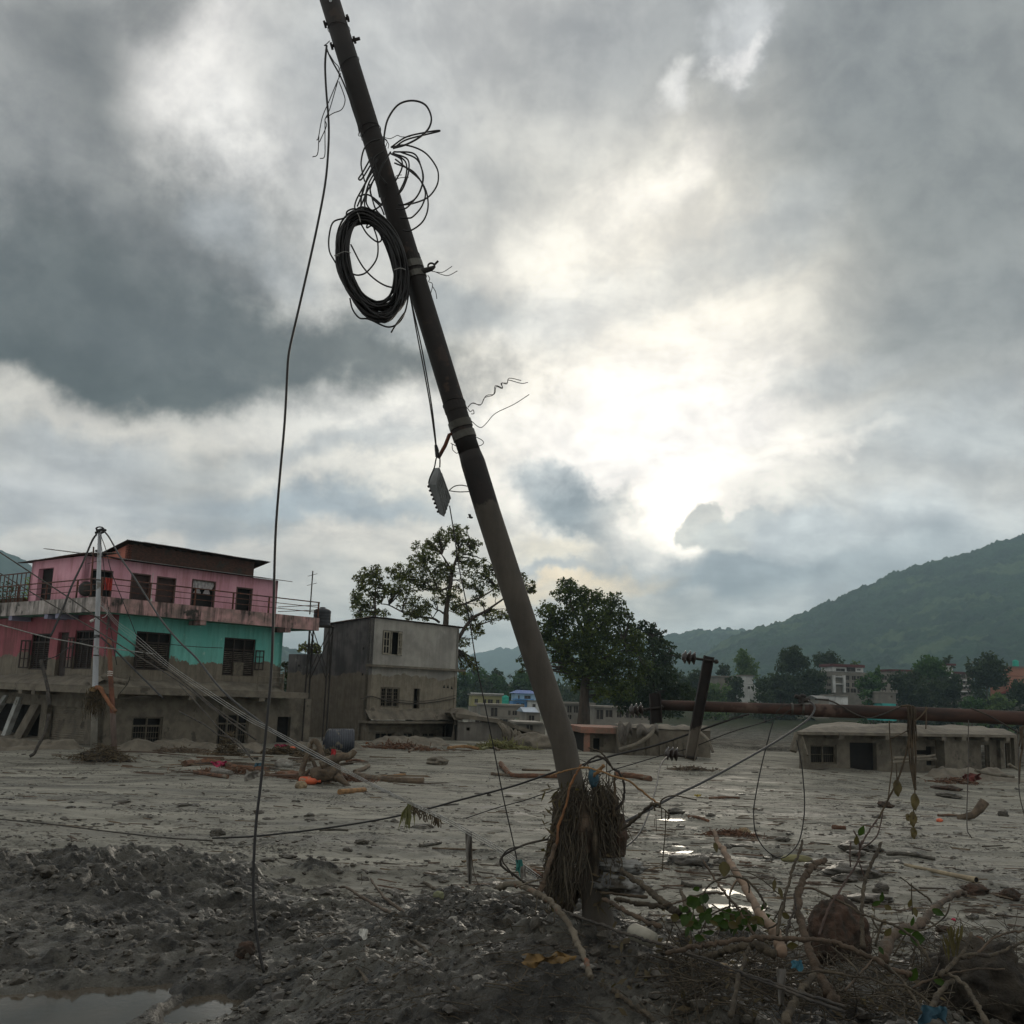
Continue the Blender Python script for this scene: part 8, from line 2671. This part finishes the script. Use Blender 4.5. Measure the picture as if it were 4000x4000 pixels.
def white_sack():
    g = P(2440, 3480, 8.55)
    T = thing('printed_sack', g, 'torn white printed sack stuck at the right of the pole foot', 'sack')
    wm = M('white_sacking', c(142, 142, 138), c(104, 102, 96), 7, rough=.8, fleck=(c(70, 65, 57), .8, 5))
    mb = MB()
    mb.lump(P(2400, 3445, 8.62), .2, .12, .075, 3, .22, 3, freq=2.4); mb.lump(P(2455, 3462, 8.6), .16, .1, .06, 3, .24, 6, freq=2.4)
    mb.build('sack_body', wm, T, smooth=True)
    m2 = MB(); m2.lump(P(2415, 3380, 8.66), .21, .12, .045, 3, .3, 8, freq=3); m2.lump(P(2460, 3392, 8.64), .12, .1, .04, 3, .3, 9, freq=3); m2.build('crumpled_end', wm, T, smooth=True)
    ink = M('grey_ink', c(92, 94, 96), c(104, 106, 108), 4)
    for k, (txt, px, py, sz) in enumerate((('CEM', 2336, 3432, .034), ('UL', 2352, 3462, .06))):
        cu = bpy.data.curves.new('print', 'FONT'); cu.body = txt; cu.size = sz * 1.3; cu.extrude = .0008
        tmp = bpy.data.objects.new('print', cu)
        COL.objects.link(tmp)
        me = bpy.data.meshes.new_from_object(tmp.evaluated_get(bpy.context.evaluated_depsgraph_get()))
        bpy.data.objects.remove(tmp)
        o = P(px, py, 8.47)
        me.transform(Matrix.Rotation(math.radians(90), 4, 'X'))
        me.materials.append(ink)
        link('print', me, o, T)


white_sack()
mb = MB()
T = thing('plastic_bottle', G(2500, 3660), 'pale plastic bottle half buried on the mound', 'bottle')
a_, b_ = P(2460, 3632, 7.55), P(2552, 3672, 7.4)
mb.tube([a_.lerp(b_, u) for u in (0, .1, .2, .6, 1)], [.03, .05, .058, .058, .052], 14); mb.build('bottle_body', M('pale_plastic', c(150, 146, 132), c(128, 124, 112), 5, rough=.6), T, smooth=True)
branch('fallen_branch', 'a', [(90, 640), (250, 612), (350, 640), (500, 708), (610, 790), (700, 890), (780, 1000), (850, 1150), (920, 1290), (965, 1440), (985, 1500)], 34, M('bark_with_mud', c(112, 104, 90), c(84, 76, 64), 8, rough=.95, bump=.014, bscale=26, fleck=(c(120, 84, 66), .35, 7)), 'rough bent branch lying down the mound in front of the pole', Y0=8.6, Y1=6.9, r1=24, jit=.2, kids=[([(280, 640), (420, 590), (530, 565)], 8), ([(920, 1300), (900, 1380), (890, 1470)], 8), ([(960, 1440), (1000, 1380), (1050, 1340)], 14), ([(985, 1500), (930, 1560), (860, 1620)], 9), ([(480, 730), (470, 830), (460, 900)], 6), ([(600, 800), (590, 900)], 6), ([(640, 850), (640, 980)], 6)])
branch('cable_strand', 'a', [(690, 855), (800, 890), (950, 952), (1100, 1000), (1250, 1062), (1400, 1105), (1500, 1140), (1650, 1178), (1800, 1220), (1960, 1270)], 17, CORDM, 'bundled muddy cable crossing the mound right of the fallen branch', Y0=8.0, Y1=7.0, cat='cable', r1=13)
branch('cable_strand', 'b', [(0, 1085), (150, 1130), (300, 1190), (500, 1255), (700, 1330), (950, 1420), (1200, 1500), (1400, 1575), (1600, 1640), (1932, 1742)], 14, CORDM, 'upper muddy cable running to the lower right corner', Y0=7.2, Y1=5.9, cat='cable')
branch('cable_strand', 'b', [(180, 1165), (450, 1260), (700, 1365), (950, 1440), (1200, 1530), (1400, 1610), (1600, 1690), (1932, 1800)], 13, CORDM, 'lower muddy cable running to the lower right corner', Y0=7.1, Y1=5.85, cat='cable')
branch('muddy_log', 'a', [(1080, 1560), (1180, 1620), (1300, 1700), (1420, 1780), (1540, 1860), (1660, 1940)], 30, BRANCH, 'log at the bottom edge right of the fallen branch', r1=24, jit=.2)
rag('yellow_rag', 2046, 3728, 2240, 3772, clothmat('yellow_cloth', c(112, 88, 50), c(78, 64, 42)), 'dirty yellow cloth scrap on the mound', Y=7.0, seed=31)
# branches on the mound left of the pole
for pts, r, lab in (([(540, 640), (600, 640), (760, 738), (950, 848), (1085, 912)], 13, 'upper left bare branch on the mound'), ([(838, 548), (890, 640), (1000, 762), (1120, 850), (1242, 930)], 13, 'bare branch beside it with a pale broken tip'), ([(890, 975), (950, 1072), (1050, 1172), (1140, 1220), (1240, 1262)], 24, 'thick short root over the dark hollow of the mound'), ([(655, 1325), (750, 1352), (910, 1372)], 9, 'thin pale stick under the dark hollow'), ([(705, 1385), (770, 1472), (835, 1600)], 17, 'short stake leaning in the lower mound'), ([(980, 1500), (1100, 1462), (1180, 1442), (1280, 1440)], 17, 'horizontal root in the lower mound'), ([(1340, 590), (1440, 650), (1520, 672)], 16, 'reddish stick on the mound crest'), ([(1520, 672), (1580, 672), (1620, 655)], 10, 'small forked stick on the mound crest'), ([(1210, 720), (1290, 745), (1340, 735)], 12, 'little brown stick below the mound crest'), ([(760, 1200), (840, 1180), (900, 1140)], 11, 'root rising left of the dark hollow'), ([(1210, 1140), (1320, 1200), (1420, 1280)], 16, 'crumbly root right of the dark hollow'), ([(1620, 1560), (1680, 1620), (1720, 1720), (1760, 1850)], 26, 'rough root near the bottom of the mound'), ([(290, 1140), (380, 1090), (560, 1050)], 6, 'thin whitish twig left of the dark hollow')):
    branch('mound_stick', 'm', pts, r, BRANCHR if r < 15 else BRANCH, lab, cat='stick', n=7, jit=.15)
glump('hose_piece', 1712, 3510, 22, 16, M('pale_green_hose', c(128, 130, 98), c(110, 112, 86), 5), 'pale green bent hose piece on the mound crest', 'hose', 60, .1)
rag('plastic_scrap', 1402, 3628, 1436, 3672, WHITEPLA, 'white torn plastic scrap on the mound', seed=41)
rag('plastic_scrap', 1290, 3622, 1360, 3642, GREYC, 'grey frayed plastic left of the white scrap', seed=42)

# ---- the brushwood at lower right
branch('bare_trunk', 'b', [(520, -150), (560, -40), (640, 105), (740, 265), (830, 410), (920, 590), (1020, 745), (1150, 905), (1220, 1040), (1265, 1160)], 36, M('smooth_bark', c(140, 118, 98), c(112, 96, 82), 6, rough=.85, bump=.004, fleck=(c(84, 72, 60), .3, 6)), 'long smooth bare trunk slanting across the brushwood', Y0=9.6, Y1=7.0, cat='trunk', r1=46, jit=.06, kids=[([(770, 380), (745, 410), (700, 500), (690, 600), (700, 660)], 8)], leaves=[(630, 265, 150, 120, 185, LEAFD), (540, 30, 100, 50, 170, LEAFD), (1080, 770, 100, 70, 70, LEAFG), (1160, 850, 110, 50, 150, LEAFG)])
branch('broken_tree', 'b', [(1735, 168), (1660, 180), (1590, 240), (1530, 300), (1470, 400), (1440, 510), (1425, 640), (1450, 800), (1500, 1000), (1560, 1180), (1640, 1360), (1730, 1540), (1820, 1700)], 34, BRANCHR, 'upright broken trunk with a splintered top and bent foot', Y0=7.6, Y1=6.5, cat='trunk', r1=48, jit=.14, kids=[([(1530, 250), (1500, 222), (1540, 235)], 12), ([(1480, 470), (1580, 470), (1700, 520), (1800, 570), (1960, 650)], 13)])
branch('long_branch', 'b', [(0, 1172), (150, 1140), (300, 1100), (450, 1075), (600, 1058), (750, 1025), (900, 1008), (1050, 1000), (1200, 1008), (1350, 1010), (1500, 1015), (1650, 1025), (1800, 1055), (1932, 1095), (2100, 1165), (2300, 1260), (2500, 1370), (2650, 1400)], 30, BRANCHR, 'longest muddy branch lying level across the brushwood', Y0=6.9, Y1=6.6, r1=26)
branch('under_log', 'b', [(380, 1215), (550, 1170), (700, 1130), (900, 1088), (1050, 1110), (1180, 1180)], 42, BRANCH, 'thick log just under the long level branch', Y0=7.2, Y1=7.0)
branch('short_branch', 'b', [(1600, 1380), (1500, 1520), (1400, 1680), (1330, 1820), (1270, 1940)], 40, BRANCH, 'forked branch rising from the bottom edge', Y0=6.5, Y1=5.9)
branch('short_branch', 'b', [(895, 1100), (850, 1250), (790, 1440), (745, 1640), (700, 1850)], 26, BRANCH, 'steep branch crossing the cables under the long branch', Y0=6.9, Y1=6.2, kids=[([(740, 1640), (740, 1700), (760, 1780)], 9)])
branch('arched_twig', 'b', [(350, 615), (450, 455), (560, 382), (720, 338), (880, 385), (1000, 520), (1060, 620), (1082, 700)], 11, BRANCH, 'slender twig arching over the bright puddle', Y0=7.3, Y1=7.2, kids=[([(770, 390), (720, 470), (690, 560), (690, 680)], 8), ([(880, 390), (900, 450), (900, 520)], 8), ([(700, 270), (860, 290), (1000, 350), (1120, 440), (1220, 530)], 6)], leaves=[(1170, 440, 120, 44, 190, LEAFD), (1240, 520, 110, 46, 165, LEAFD), (1300, 770, 90, 60, 120, LEAFD)])
branch('straight_twig', 'b', [(405, 165), (530, 370), (610, 480), (690, 580), (780, 680), (830, 780), (900, 880), (965, 985)], 13, BRANCHR, 'straight twig crossing the smooth bare trunk from upper left', Y0=7.6, Y1=7.1, r1=16)
branch('tall_switch', 'b', [(1475, -60), (1455, 60), (1400, 180), (1360, 300), (1330, 410), (1280, 600), (1225, 830), (1205, 980)], 16, BRANCH, 'tall thin switch standing left of the broken trunk', Y0=7.5, Y1=7.0, kids=[([(1230, 820), (1180, 870), (1110, 900)], 9), ([(1260, 610), (1220, 720), (1160, 820)], 7)], leaves=[(1370, 1085, 110, 70, 80, LEAFD)])
branch('dark_twig', 'b', [(1390, 520), (1400, 640), (1395, 700), (1340, 810), (1320, 900), (1296, 1060)], 13, M('dark_twig', c(62, 54, 46), c(48, 43, 38), 8), 'dark crooked twig beside the foot of the tall switch', Y0=7.1, Y1=6.9, kids=[([(1400, 700), (1390, 800)], 6), ([(1235, 900), (1290, 960), (1360, 1000)], 5)])
branch('stake', 'b', [(155, 470), (190, 560), (210, 640), (240, 720)], 18, BRANCH, 'short pointed stake left of the green leaves', Y0=7.9, Y1=7.6, r1=30)
branch('thin_twig', 'b', [(-40, 650), (100, 628), (250, 580), (400, 530), (520, 518), (620, 525)], 10, BRANCHR, 'thin twig lying level over the green leaves', Y0=7.6, Y1=7.5)
branch('curved_trunk', 'c', [(1385, 690), (1300, 700), (1220, 745), (1120, 810), (1030, 895), (960, 985), (880, 1020), (780, 1040), (690, 1100), (640, 1190), (605, 1330)], 30, BRANCHR, 'curved trunk rising from behind the brushwood towards the bamboo pipe', Y0=9.2, Y1=6.9, cat='trunk', r1=42, jit=.1)
branch('upright_switch', 'c', [(592, 215), (540, 320), (490, 430), (440, 560), (412, 680), (402, 850), (405, 1000), (415, 1220)], 17, BRANCH, 'upright switch with a sharp tip right of the red clod', Y0=7.3, Y1=6.7, r1=22, kids=[([(405, 660), (370, 640), (335, 620)], 5)])
branch('long_twig', 'c', [(-40, 665), (100, 730), (250, 800), (380, 880), (500, 930), (640, 975), (750, 1022), (850, 1090), (920, 1150), (990, 1250), (1030, 1330), (1045, 1400)], 12, BRANCH, 'long twig slanting down right with round green leaves', Y0=7.0, Y1=6.5, kids=[([(500, 940), (540, 1020), (600, 1080)], 9), ([(750, 1022), (850, 1030), (960, 1050), (1100, 990), (1200, 900), (1235, 790)], 7), ([(820, 1080), (760, 1180), (700, 1290)], 7), ([(900, 1190), (895, 1280), (890, 1360)], 5), ([(950, 1210), (965, 1300), (965, 1400)], 5), ([(600, 960), (560, 1080), (530, 1200)], 10)], leaves=[(928, 1122, 120, 125, 90), (822, 1056, 130, 60, 80), (1125, 880, 110, 60, 115), (880, 960, 90, 36, 10), (885, 1460, 130, 90, 20), (1140, 1535, 130, 60, 120), (650, 1060, 90, 60, 30, LEAFD), (585, 1240, 70, 40, 150)])
branch('fork_twig', 'c', [(552, -5), (480, 100), (430, 180), (385, 280), (370, 380), (320, 480), (270, 550), (210, 650), (155, 730), (100, 820), (40, 960), (0, 1100)], 10, M('purplish_twig', c(86, 70, 62), c(68, 56, 50), 8), 'thin forked twig crossing the red clod with curled leaves', Y0=7.2, Y1=6.8, kids=[([(600, -60), (560, 120), (500, 210), (400, 280), (350, 350)], 6), ([(385, 290), (370, 200), (325, 105)], 7), ([(300, 210), (290, 320), (295, 450)], 6), ([(370, 390), (400, 470), (425, 540)], 6), ([(380, 280), (405, 200)], 8)], leaves=[(398, 105, 100, 60, 20), (350, 195, 90, 50, 0, LEAFD), (590, 730, 90, 44, 0), (545, 790, 90, 44, 60), (650, 835, 70, 50, 120, LEAFD)])
branch('dead_twig', 'c', [(760, 540), (860, 620), (950, 690), (1020, 740), (1065, 790)], 8, BRANCH, 'thin twig standing free before the bamboo pipe', Y0=8.0, Y1=7.9, kids=[([(870, 600), (872, 720), (880, 900)], 5)], leaves=[(855, 790, 80, 40, 10, LEAFD), (905, 880, 80, 50, 170, LEAFD)])
branch('brush_twig', 'c', [(1000, 938), (1150, 1040), (1260, 1090), (1400, 1172), (1450, 1220)], 9, BRANCH, 'twig running down to the dead leaf tuft at right', Y0=7.2, Y1=6.8)
branch('brush_twig', 'c', [(1440, 1065), (1400, 1170), (1370, 1250), (1290, 1330), (1200, 1420), (1130, 1470)], 18, BRANCH, 'short dark branch over the right root clod', Y0=6.8, Y1=6.5, r1=22)
branch('brush_twig', 'c', [(1960, 1050), (1800, 1070), (1650, 1120), (1560, 1200), (1480, 1280), (1400, 1310)], 11, BRANCHR, 'upper thin branch coming in from the right edge', Y0=6.9, Y1=6.7)
branch('brush_twig', 'c', [(1960, 1140), (1850, 1190), (1720, 1250), (1600, 1290), (1450, 1270), (1340, 1310)], 16, BRANCH, 'lower thick branch coming in from the right edge', Y0=6.8, Y1=6.6)
branch('brush_twig', 'c', [(1220, 1460), (1330, 1530), (1420, 1640), (1500, 1780), (1590, 1930)], 22, BRANCH, 'branch leaning down over the dark root clod', Y0=6.5, Y1=5.9)
branch('brush_twig', 'c', [(1260, 1510), (1180, 1590), (1110, 1680), (1060, 1770), (1000, 1850)], 27, BRANCH, 'thick short branch left of the dark root clod', Y0=6.5, Y1=6.1)
branch('brush_twig', 'c', [(880, 1595), (1000, 1530), (1150, 1482), (1320, 1440), (1500, 1412), (1750, 1412)], 15, BRANCHR, 'level twig along the top of the dark root clod', Y0=6.5, Y1=6.6, r1=7)
branch('brush_twig', 'c', [(560, 1310), (680, 1420), (780, 1520), (850, 1620), (920, 1730), (980, 1830)], 13, BRANCH, 'twig plunging into the heart of the brushwood', Y0=6.7, Y1=6.1)
branch('brush_twig', 'c', [(-30, 1450), (120, 1450), (300, 1480), (480, 1500), (620, 1560), (800, 1570), (950, 1660), (1080, 1760)], 10, BRANCH, 'long thin twig across the heart of the brushwood', Y0=6.5, Y1=6.2)
branch('brush_twig', 'c', [(110, 1200), (220, 1290), (330, 1390), (380, 1470)], 9, BRANCH, 'thin twig under the red clod', Y0=6.7, Y1=6.4)
branch('brush_twig', 'c', [(500, 1320), (420, 1420), (330, 1520), (240, 1620)], 10, BRANCHR, 'thin twig leaning left in the brushwood', Y0=6.6, Y1=6.3)
glump('red_clod', 3290, 3775, 112, 116, CLODR, 'large rounded reddish earth clod behind the upright switch', 'clod', 70, .16, .3, 4)
glump('root_clod', 3880, 4010, 210, 150, M('root_clod', c(62, 56, 47), c(42, 38, 33), 6, rough=.95, bump=.05, bscale=12), 'large dark root clod in the lower right corner', 'clod', 71, .2, .3, 4)
rag('blue_rag', 3590, 3930, 3700, 4010, clothmat('blue_rag', c(40, 72, 84), c(32, 58, 70)), 'crumpled blue cloth at the bottom edge beside the root clod', Y=5.95, seed=51)
rag('blue_rag', 3092, 3752, 3134, 3796, clothmat('cyan_rag', c(44, 88, 102), c(36, 74, 88)), 'small blue scrap in the brushwood', Y=6.55, seed=52)
T = thing('hanging_rag', P(3050, 3900, 6.3), 'grey cloth strip hung over the level twig in the brushwood', 'rag')
mb = MB(); mb.sheet(lambda u, v: P(3032 + 40 * u * (1 - .5 * v) + 10 * v, 3784 + 140 * v, 6.35 + .02 * math.sin(u * 8 + v * 3)), 8, 12); mb.build('cloth', GREYC, T, smooth=True)
branch('rag_twig', 'b', [(880, 1370), (1000, 1345), (1180, 1380), (1400, 1385), (1700, 1365), (1932, 1400)], 11, BRANCH, 'level twig carrying the grey cloth strip', Y0=6.5, Y1=6.3)


def green_plant():
    rnd = random.Random(12)
    T = thing('leafy_creeper', P(2790, 3640, 7.3), 'fresh green leafy creeper tangled in the brushwood beside the bright puddle', 'plant')
    for pts, r in (([(480, 760), (600, 700), (720, 660), (850, 700), (960, 800)], 9), ([(330, 560), (400, 640), (440, 760), (420, 900)], 9), ([(500, 640), (620, 720), (760, 760), (900, 760)], 7), ([(230, 600), (300, 700), (260, 850), (200, 960)], 7)):
        cable('stem', zz_('b', pts), 7.4, 7.2, r * .3623 * 7.3 / 4000, BRANCH, T)
    for i in range(70):
        if i < 26:
            x, y = rnd.gauss(330, 90), rnd.gauss(740, 120)
        else:
            x, y = rnd.gauss(760, 150), rnd.gauss(830, 70)
        leaf(T, 'b', x, y, rnd.uniform(70, 130), rnd.uniform(40, 90), rnd.uniform(60, 300), LEAFG if rnd.random() < .7 else LEAFD, Y=7.3 + rnd.uniform(-.2, .2), tilt=rnd.uniform(-.6, .8))
    for x, y, L, w, a in ((300, 610, 150, 110, 60), (430, 580, 100, 70, 190), (200, 820, 120, 90, 200), (230, 940, 110, 50, 200), (570, 790, 120, 70, 80)):
        leaf(T, 'b', x, y, L, w, a, LEAFG, Y=7.1)
    T2 = thing('dead_leaf_tuft', P(3720, 3740, 6.9), 'tuft of long withered leaves hanging at the right of the round leaf', 'leaves')
    for i in range(18):
        x = rnd.gauss(1245, 30)
        leaf(T2, 'c', x, rnd.uniform(1060, 1260), rnd.uniform(120, 220), rnd.uniform(14, 34), rnd.uniform(165, 195), LEAFD, Y=6.9 + rnd.uniform(-.06, .06), tilt=rnd.uniform(-.2, .2))


green_plant()


def brush_fill():
    """fine twigs, straw and dead leaves between the larger branches: nobody could count them"""
    rnd = random.Random(31)
    mb, m2 = MB(), MB()
    for i in range(1100):
        x, y = rnd.uniform(2600, 3980), rnd.uniform(3640, 4000)
        if y < 3740 and x < 2900 or rnd.random() < .3 and y < 3760:
            continue
        g = G(x, y)
        o = g + Vector((0, 0, rnd.uniform(0, .2)))
        d = Vector((rnd.gauss(0, 1), rnd.gauss(0, .8), rnd.gauss(0, .5))).normalized() * rnd.uniform(.05, .36)
        mb.tube([o - d, o + Vector((rnd.gauss(0, .02), 0, rnd.gauss(0, .02))), o + d], rnd.uniform(.0015, .005), 4, cap=False)
    for i in range(520):
        x, y = rnd.uniform(1200, 2700), rnd.uniform(3450, 4000)
        g = G(x, y)
        o = g + Vector((0, 0, rnd.uniform(-.01, .03)))
        d = Vector((rnd.gauss(0, 1), rnd.gauss(0, .8), rnd.gauss(0, .3))).normalized() * rnd.uniform(.03, .14)
        mb.tube([o - d, o + Vector((rnd.gauss(0, .02), 0, .01)), o + d], rnd.uniform(.0012, .004), 4, cap=False)
    for i in range(240):
        x, y = rnd.uniform(2350, 3700), rnd.uniform(3560, 4000)
        g = G(x, y)
        o = g + Vector((0, 0, rnd.uniform(.01, .12)))
        d = Vector((rnd.gauss(0, 1), rnd.gauss(0, 1), rnd.gauss(0, .5))).normalized() * rnd.uniform(.02, .06)
        s = d.orthogonal().normalized() * rnd.uniform(.01, .028)
        m2.add([o - d, o + s, o + d, o - s], [(0, 1, 2, 3)])
    mb.build('twig_litter', BRANCH, kind='stuff')
    m2.build('leaf_litter', DRYLEAF, kind='stuff')


brush_fill()


# ------------------------------------------------------------------ stones, crumbs and slivers too many to count
def scatter(name, n, ylo, yhi, want, size, mat, shape, seed, squash=(1, 1, .7), align=None):
    rng = np.random.default_rng(seed)
    u = rng.random(n * 4)
    y = 1 / ((1 - u) / ylo + u / yhi)
    x = rng.uniform(-1, 1, n * 4) * (y * .6 + 1.2)
    k = want(x, y) > rng.random(n * 4)
    x, y = x[k][:n], y[k][:n]
    z = H(x, y)
    vs, fs = shape
    s = size[0] * (size[1] / size[0]) ** (rng.random(len(x)) ** 3)
    B = vs[None] * (1 + rng.uniform(-.28, .28, (len(x), len(vs), 1)))
    if align is None:
        B = B * rng.uniform(.6, 1.3, (len(x), 1, 3)) * np.array(squash)
        an = rng.uniform(0, 6.28, len(x))
    else:
        B = B * np.stack([rng.uniform(.5, 1.6, len(x)) * align, np.ones(len(x)), rng.uniform(.5, 1, len(x))], 1)[:, None, :]
        an = rng.normal(0, .5, len(x))
    ca, sa = np.cos(an)[:, None], np.sin(an)[:, None]
    X = B[..., 0] * ca - B[..., 1] * sa
    Yv = B[..., 0] * sa + B[..., 1] * ca
    V = np.stack([X, Yv, B[..., 2]], -1) * s[:, None, None]
    V[..., 0] += x[:, None]; V[..., 1] += y[:, None]; V[..., 2] += (z + s * .15)[:, None]
    F = (fs[None] + (np.arange(len(x)) * len(vs))[:, None, None]).reshape(-1, 3)
    return npmesh(name, V.reshape(-1, 3), F, mat, smooth=False, kind='stuff')


dry = lambda x, y: (1 - np.clip(_pud(x, y) * 3, 0, 1))
SL = (np.array([(-1, -.12, 0), (1, -.08, 0), (1, .08, 0), (-1, .12, 0), (-.9, -.08, .14), (.9, -.05, .12), (.9, .05, .12), (-.9, .08, .14)]), np.array([(0, 1, 5), (0, 5, 4), (1, 2, 6), (1, 6, 5), (2, 3, 7), (2, 7, 6), (3, 0, 4), (3, 4, 7), (4, 5, 6), (4, 6, 7)]))
GRV = island_mat('gravel_stone', [c(62, 58, 52), c(50, 47, 42), c(44, 42, 37), c(80, 76, 69), c(48, 45, 40), c(60, 54, 46), c(40, 38, 34), c(54, 51, 46), c(66, 62, 56), c(132, 128, 120)], .6)
near_ = lambda x, y: rough_zone(x, y) * dry(x, y)
scatter('gravel', 5500, 4.2, 18, lambda x, y: near_(x, y) * (.2 + .8 * sstep(.4, .6, fbm(x * .9 + 3, y * .9, 3))), (.012, .065), GRV, ICO[1], 5)
scatter('gravel', 18000, 4.2, 18, lambda x, y: near_(x, y) * (.25 + .75 * sstep(.42, .58, fbm(x * .6 + 13, y * .6, 3))), (.005, .022), GRV, ICO[0], 15)
scatter('mud_crumbs', 9000, 4.2, 17, lambda x, y: near_(x, y) * sstep(.36, .6, fbm(x * .8 + 30, y * .8, 3)), (.015, .075), CLOD, ICO[0], 6)
scatter('mud_crumbs', 17000, 10, 42, lambda x, y: (1 - rough_zone(x, y)) * sstep(.48, .62, fbm(x * .5, y * 1.1 + 50, 4)), (.01, .05), CLOD, ICO[0], 7, (1.5, 1, .4))
SLV = island_mat('sliver_wood', [c(92, 68, 52), c(70, 56, 45), c(56, 48, 40), c(110, 92, 70), c(62, 54, 46)], .9)
scatter('wood_slivers', 11000, 9.5, 46, lambda x, y: (1 - rough_zone(x, y)) * (.2 + .8 * sstep(.48, .6, fbm(x * .22 + 70, y * .7, 4))) * (.35 + .65 * sstep(-2, 3, x)), (.02, .2), SLV, SL, 8, align=1.0)
scatter('mud_clods', 800, 11, 46, lambda x, y: (1 - rough_zone(x, y)) * sstep(.54, .64, fbm(x * .3 + 21, y * .8, 4)), (.03, .13), CLOD, ICO[1], 17, (1.6, 1, .5))
scatter('debris_litter', 1500, 33, 54, lambda x, y: np.exp(-((x + 8.5) / 3.2) ** 2 - ((y - 38) / 4.5) ** 2) + np.exp(-((x + 5) / 4.5) ** 2 - ((y - 51) / 1.8) ** 2) + .5 * np.exp(-((x + 13) / 2.5) ** 2 - ((y - 40) / 2) ** 2), (.06, .5), SLV, SL, 9, align=1.2)


# ------------------------------------------------------------------ small puddles on the flow
def small_puddle(pts):
    q = [G(x, y, 0, False) for x, y in pts]
    z = sum(HZ(p.x, p.y) for p in q) / len(q) - .002
    cc = sum(q, Vector()) / len(q)
    q = [cc + (p - cc) * 1.25 for p in q]
    ctr = sum(q, Vector()) / len(q)
    sp = smooth_path(q + [q[0]], 4)[:-1]
    mb = MB()
    mb.add([(ctr.x, ctr.y, z)] + [(p.x, p.y, z) for p in sp], [(0, i + 1, (i + 1) % len(sp) + 1) for i in range(len(sp))])
    mb.build('puddle', WATER2, kind='structure')


for pts in ([(2578, 3318), (2610, 3306), (2660, 3306), (2698, 3318), (2680, 3330), (2640, 3334), (2600, 3332)], [(2745, 3440), (2790, 3450), (2830, 3470), (2900, 3500), (2960, 3520), (2960, 3545), (2880, 3556), (2800, 3550), (2770, 3500)], [(2580, 3205), (2640, 3200), (2680, 3204), (2640, 3210)], [(1960, 3098), (2040, 3092), (2080, 3098), (2020, 3104)], [(1950, 3178), (2020, 3172), (2060, 3178), (2000, 3186)], [(1790, 3160), (1900, 3152), (1950, 3158), (1860, 3166)], [(3700, 3395), (3760, 3384), (3830, 3390), (3780, 3402)]):
    small_puddle(pts)

# bird
T = thing('bird', P(1838, 2021, 60), 'small dark bird flying left of the leaning pole', 'bird')
bm = M('dark_feather', c(44, 42, 42), c(56, 54, 52), 5)
a_, b_ = P(1848, 2022, 60), P(1830, 2021, 60)
mb = MB(); mb.tube([a_, a_.lerp(b_, .25), a_.lerp(b_, .6), b_], [.02, .07, .06, .02], 8); mb.build('body', bm, T, smooth=True)
w = P(1836, 2015, 60)
mb = MB(); mb.add([a_.lerp(b_, .3), a_.lerp(b_, .8), w + Vector((-.12, -.3, .05)), w + Vector((.05, -.35, .05))], [(0, 1, 2, 3)]); mb.add([a_.lerp(b_, .3), a_.lerp(b_, .8), w + Vector((-.12, .4, .05)), w + Vector((.05, .42, .02))], [(0, 1, 2, 3)]); mb.build('wing', bm, T)
mb = MB(); mb.add([b_, P(1825, 2019, 59.9), P(1826, 2024, 60.1)], [(0, 1, 2)]); mb.build('tail', bm, T)

# ------------------------------------------------------------------ phrases shared by things of a kind
GROUPS = {'driftwood_log': 'logs and planks lying on the mud', 'clod': 'clods lying on the mud', 'house_cable': 'cables strung around the grey pole', 'brush_twig': 'twigs of the brushwood', 'mound_stick': 'sticks on the mound', 'muddy_log': 'logs around the pole foot', 'round_tree': 'trees beyond the yellow house', 'dark_round_tree': 'trees beyond the yellow house', 'bushy_tree': 'trees along the far bank', 'broad_dark_tree': 'trees along the far bank', 'tall_dark_tree': 'trees along the far bank', 'domed_tree': 'trees along the far bank', 'mud_drift': 'mud banked against the buried walls', 'muddy_beam': 'beams lodged under the sunken house', 'muddy_branch': 'branches against the buried wall', 'cable_strand': 'muddy cables crossing the mound', 'thin_drop_wire': 'wires hanging from the fallen pole', 'slack_cable': 'cables sagging on the fallen pole', 'water_tank': 'water tanks', 'television_aerial': 'aerials on the pink house', 'rock': 'rocks on the mud', 'stone': 'stones on the mud', 'pebble': 'white pebbles', 'log': 'logs before the houses', 'cloth': 'cloths among the debris', 'hanging_roots': 'roots hanging from the fallen pole', 'cable_loop': 'cable loops left of the debris', 'gap_tree': 'small trees between the houses', 'bent_stick': 'sticks on the debris bundle', 'arched_root': 'vines arching from the debris', 'short_branch': 'short branches in the brushwood', 'plastic_scrap': 'plastic scraps on the mound', 'blue_rag': 'blue rags in the brushwood'}
for o in list(COL.objects):
    if o.parent is None and 'label' in o.keys() and 'group' not in o.keys():
        k = o.name.split('.')[0]
        if k in GROUPS:
            o['group'] = GROUPS[k]
        elif o['category'] == 'house' and WL[o.name].y > 100:
            o['group'] = 'houses across the river bed'

# ------------------------------------------------------------------ haze
HZM = bpy.data.materials.new('haze_air')
HZM.use_nodes = True
_t = HZM.node_tree
_t.nodes.clear()
_o = _t.nodes.new('ShaderNodeOutputMaterial')
_v = _t.nodes.new('ShaderNodeVolumePrincipled')
_v.inputs['Color'].default_value = (0.56, 0.8, 0.93, 1)
_v.inputs['Density'].default_value = 0.00021
_v.inputs['Anisotropy'].default_value = 0.35
_t.links.new(_v.outputs[0], _o.inputs['Volume'])
mb = MB()
mb.box((-6500, -1300, -30), (13000, 0, 0), (0, 7600, 0), (0, 0, 375))
hz = mb.build('haze', HZM, kind='stuff')
SC.cycles.volume_step_rate = 4.0
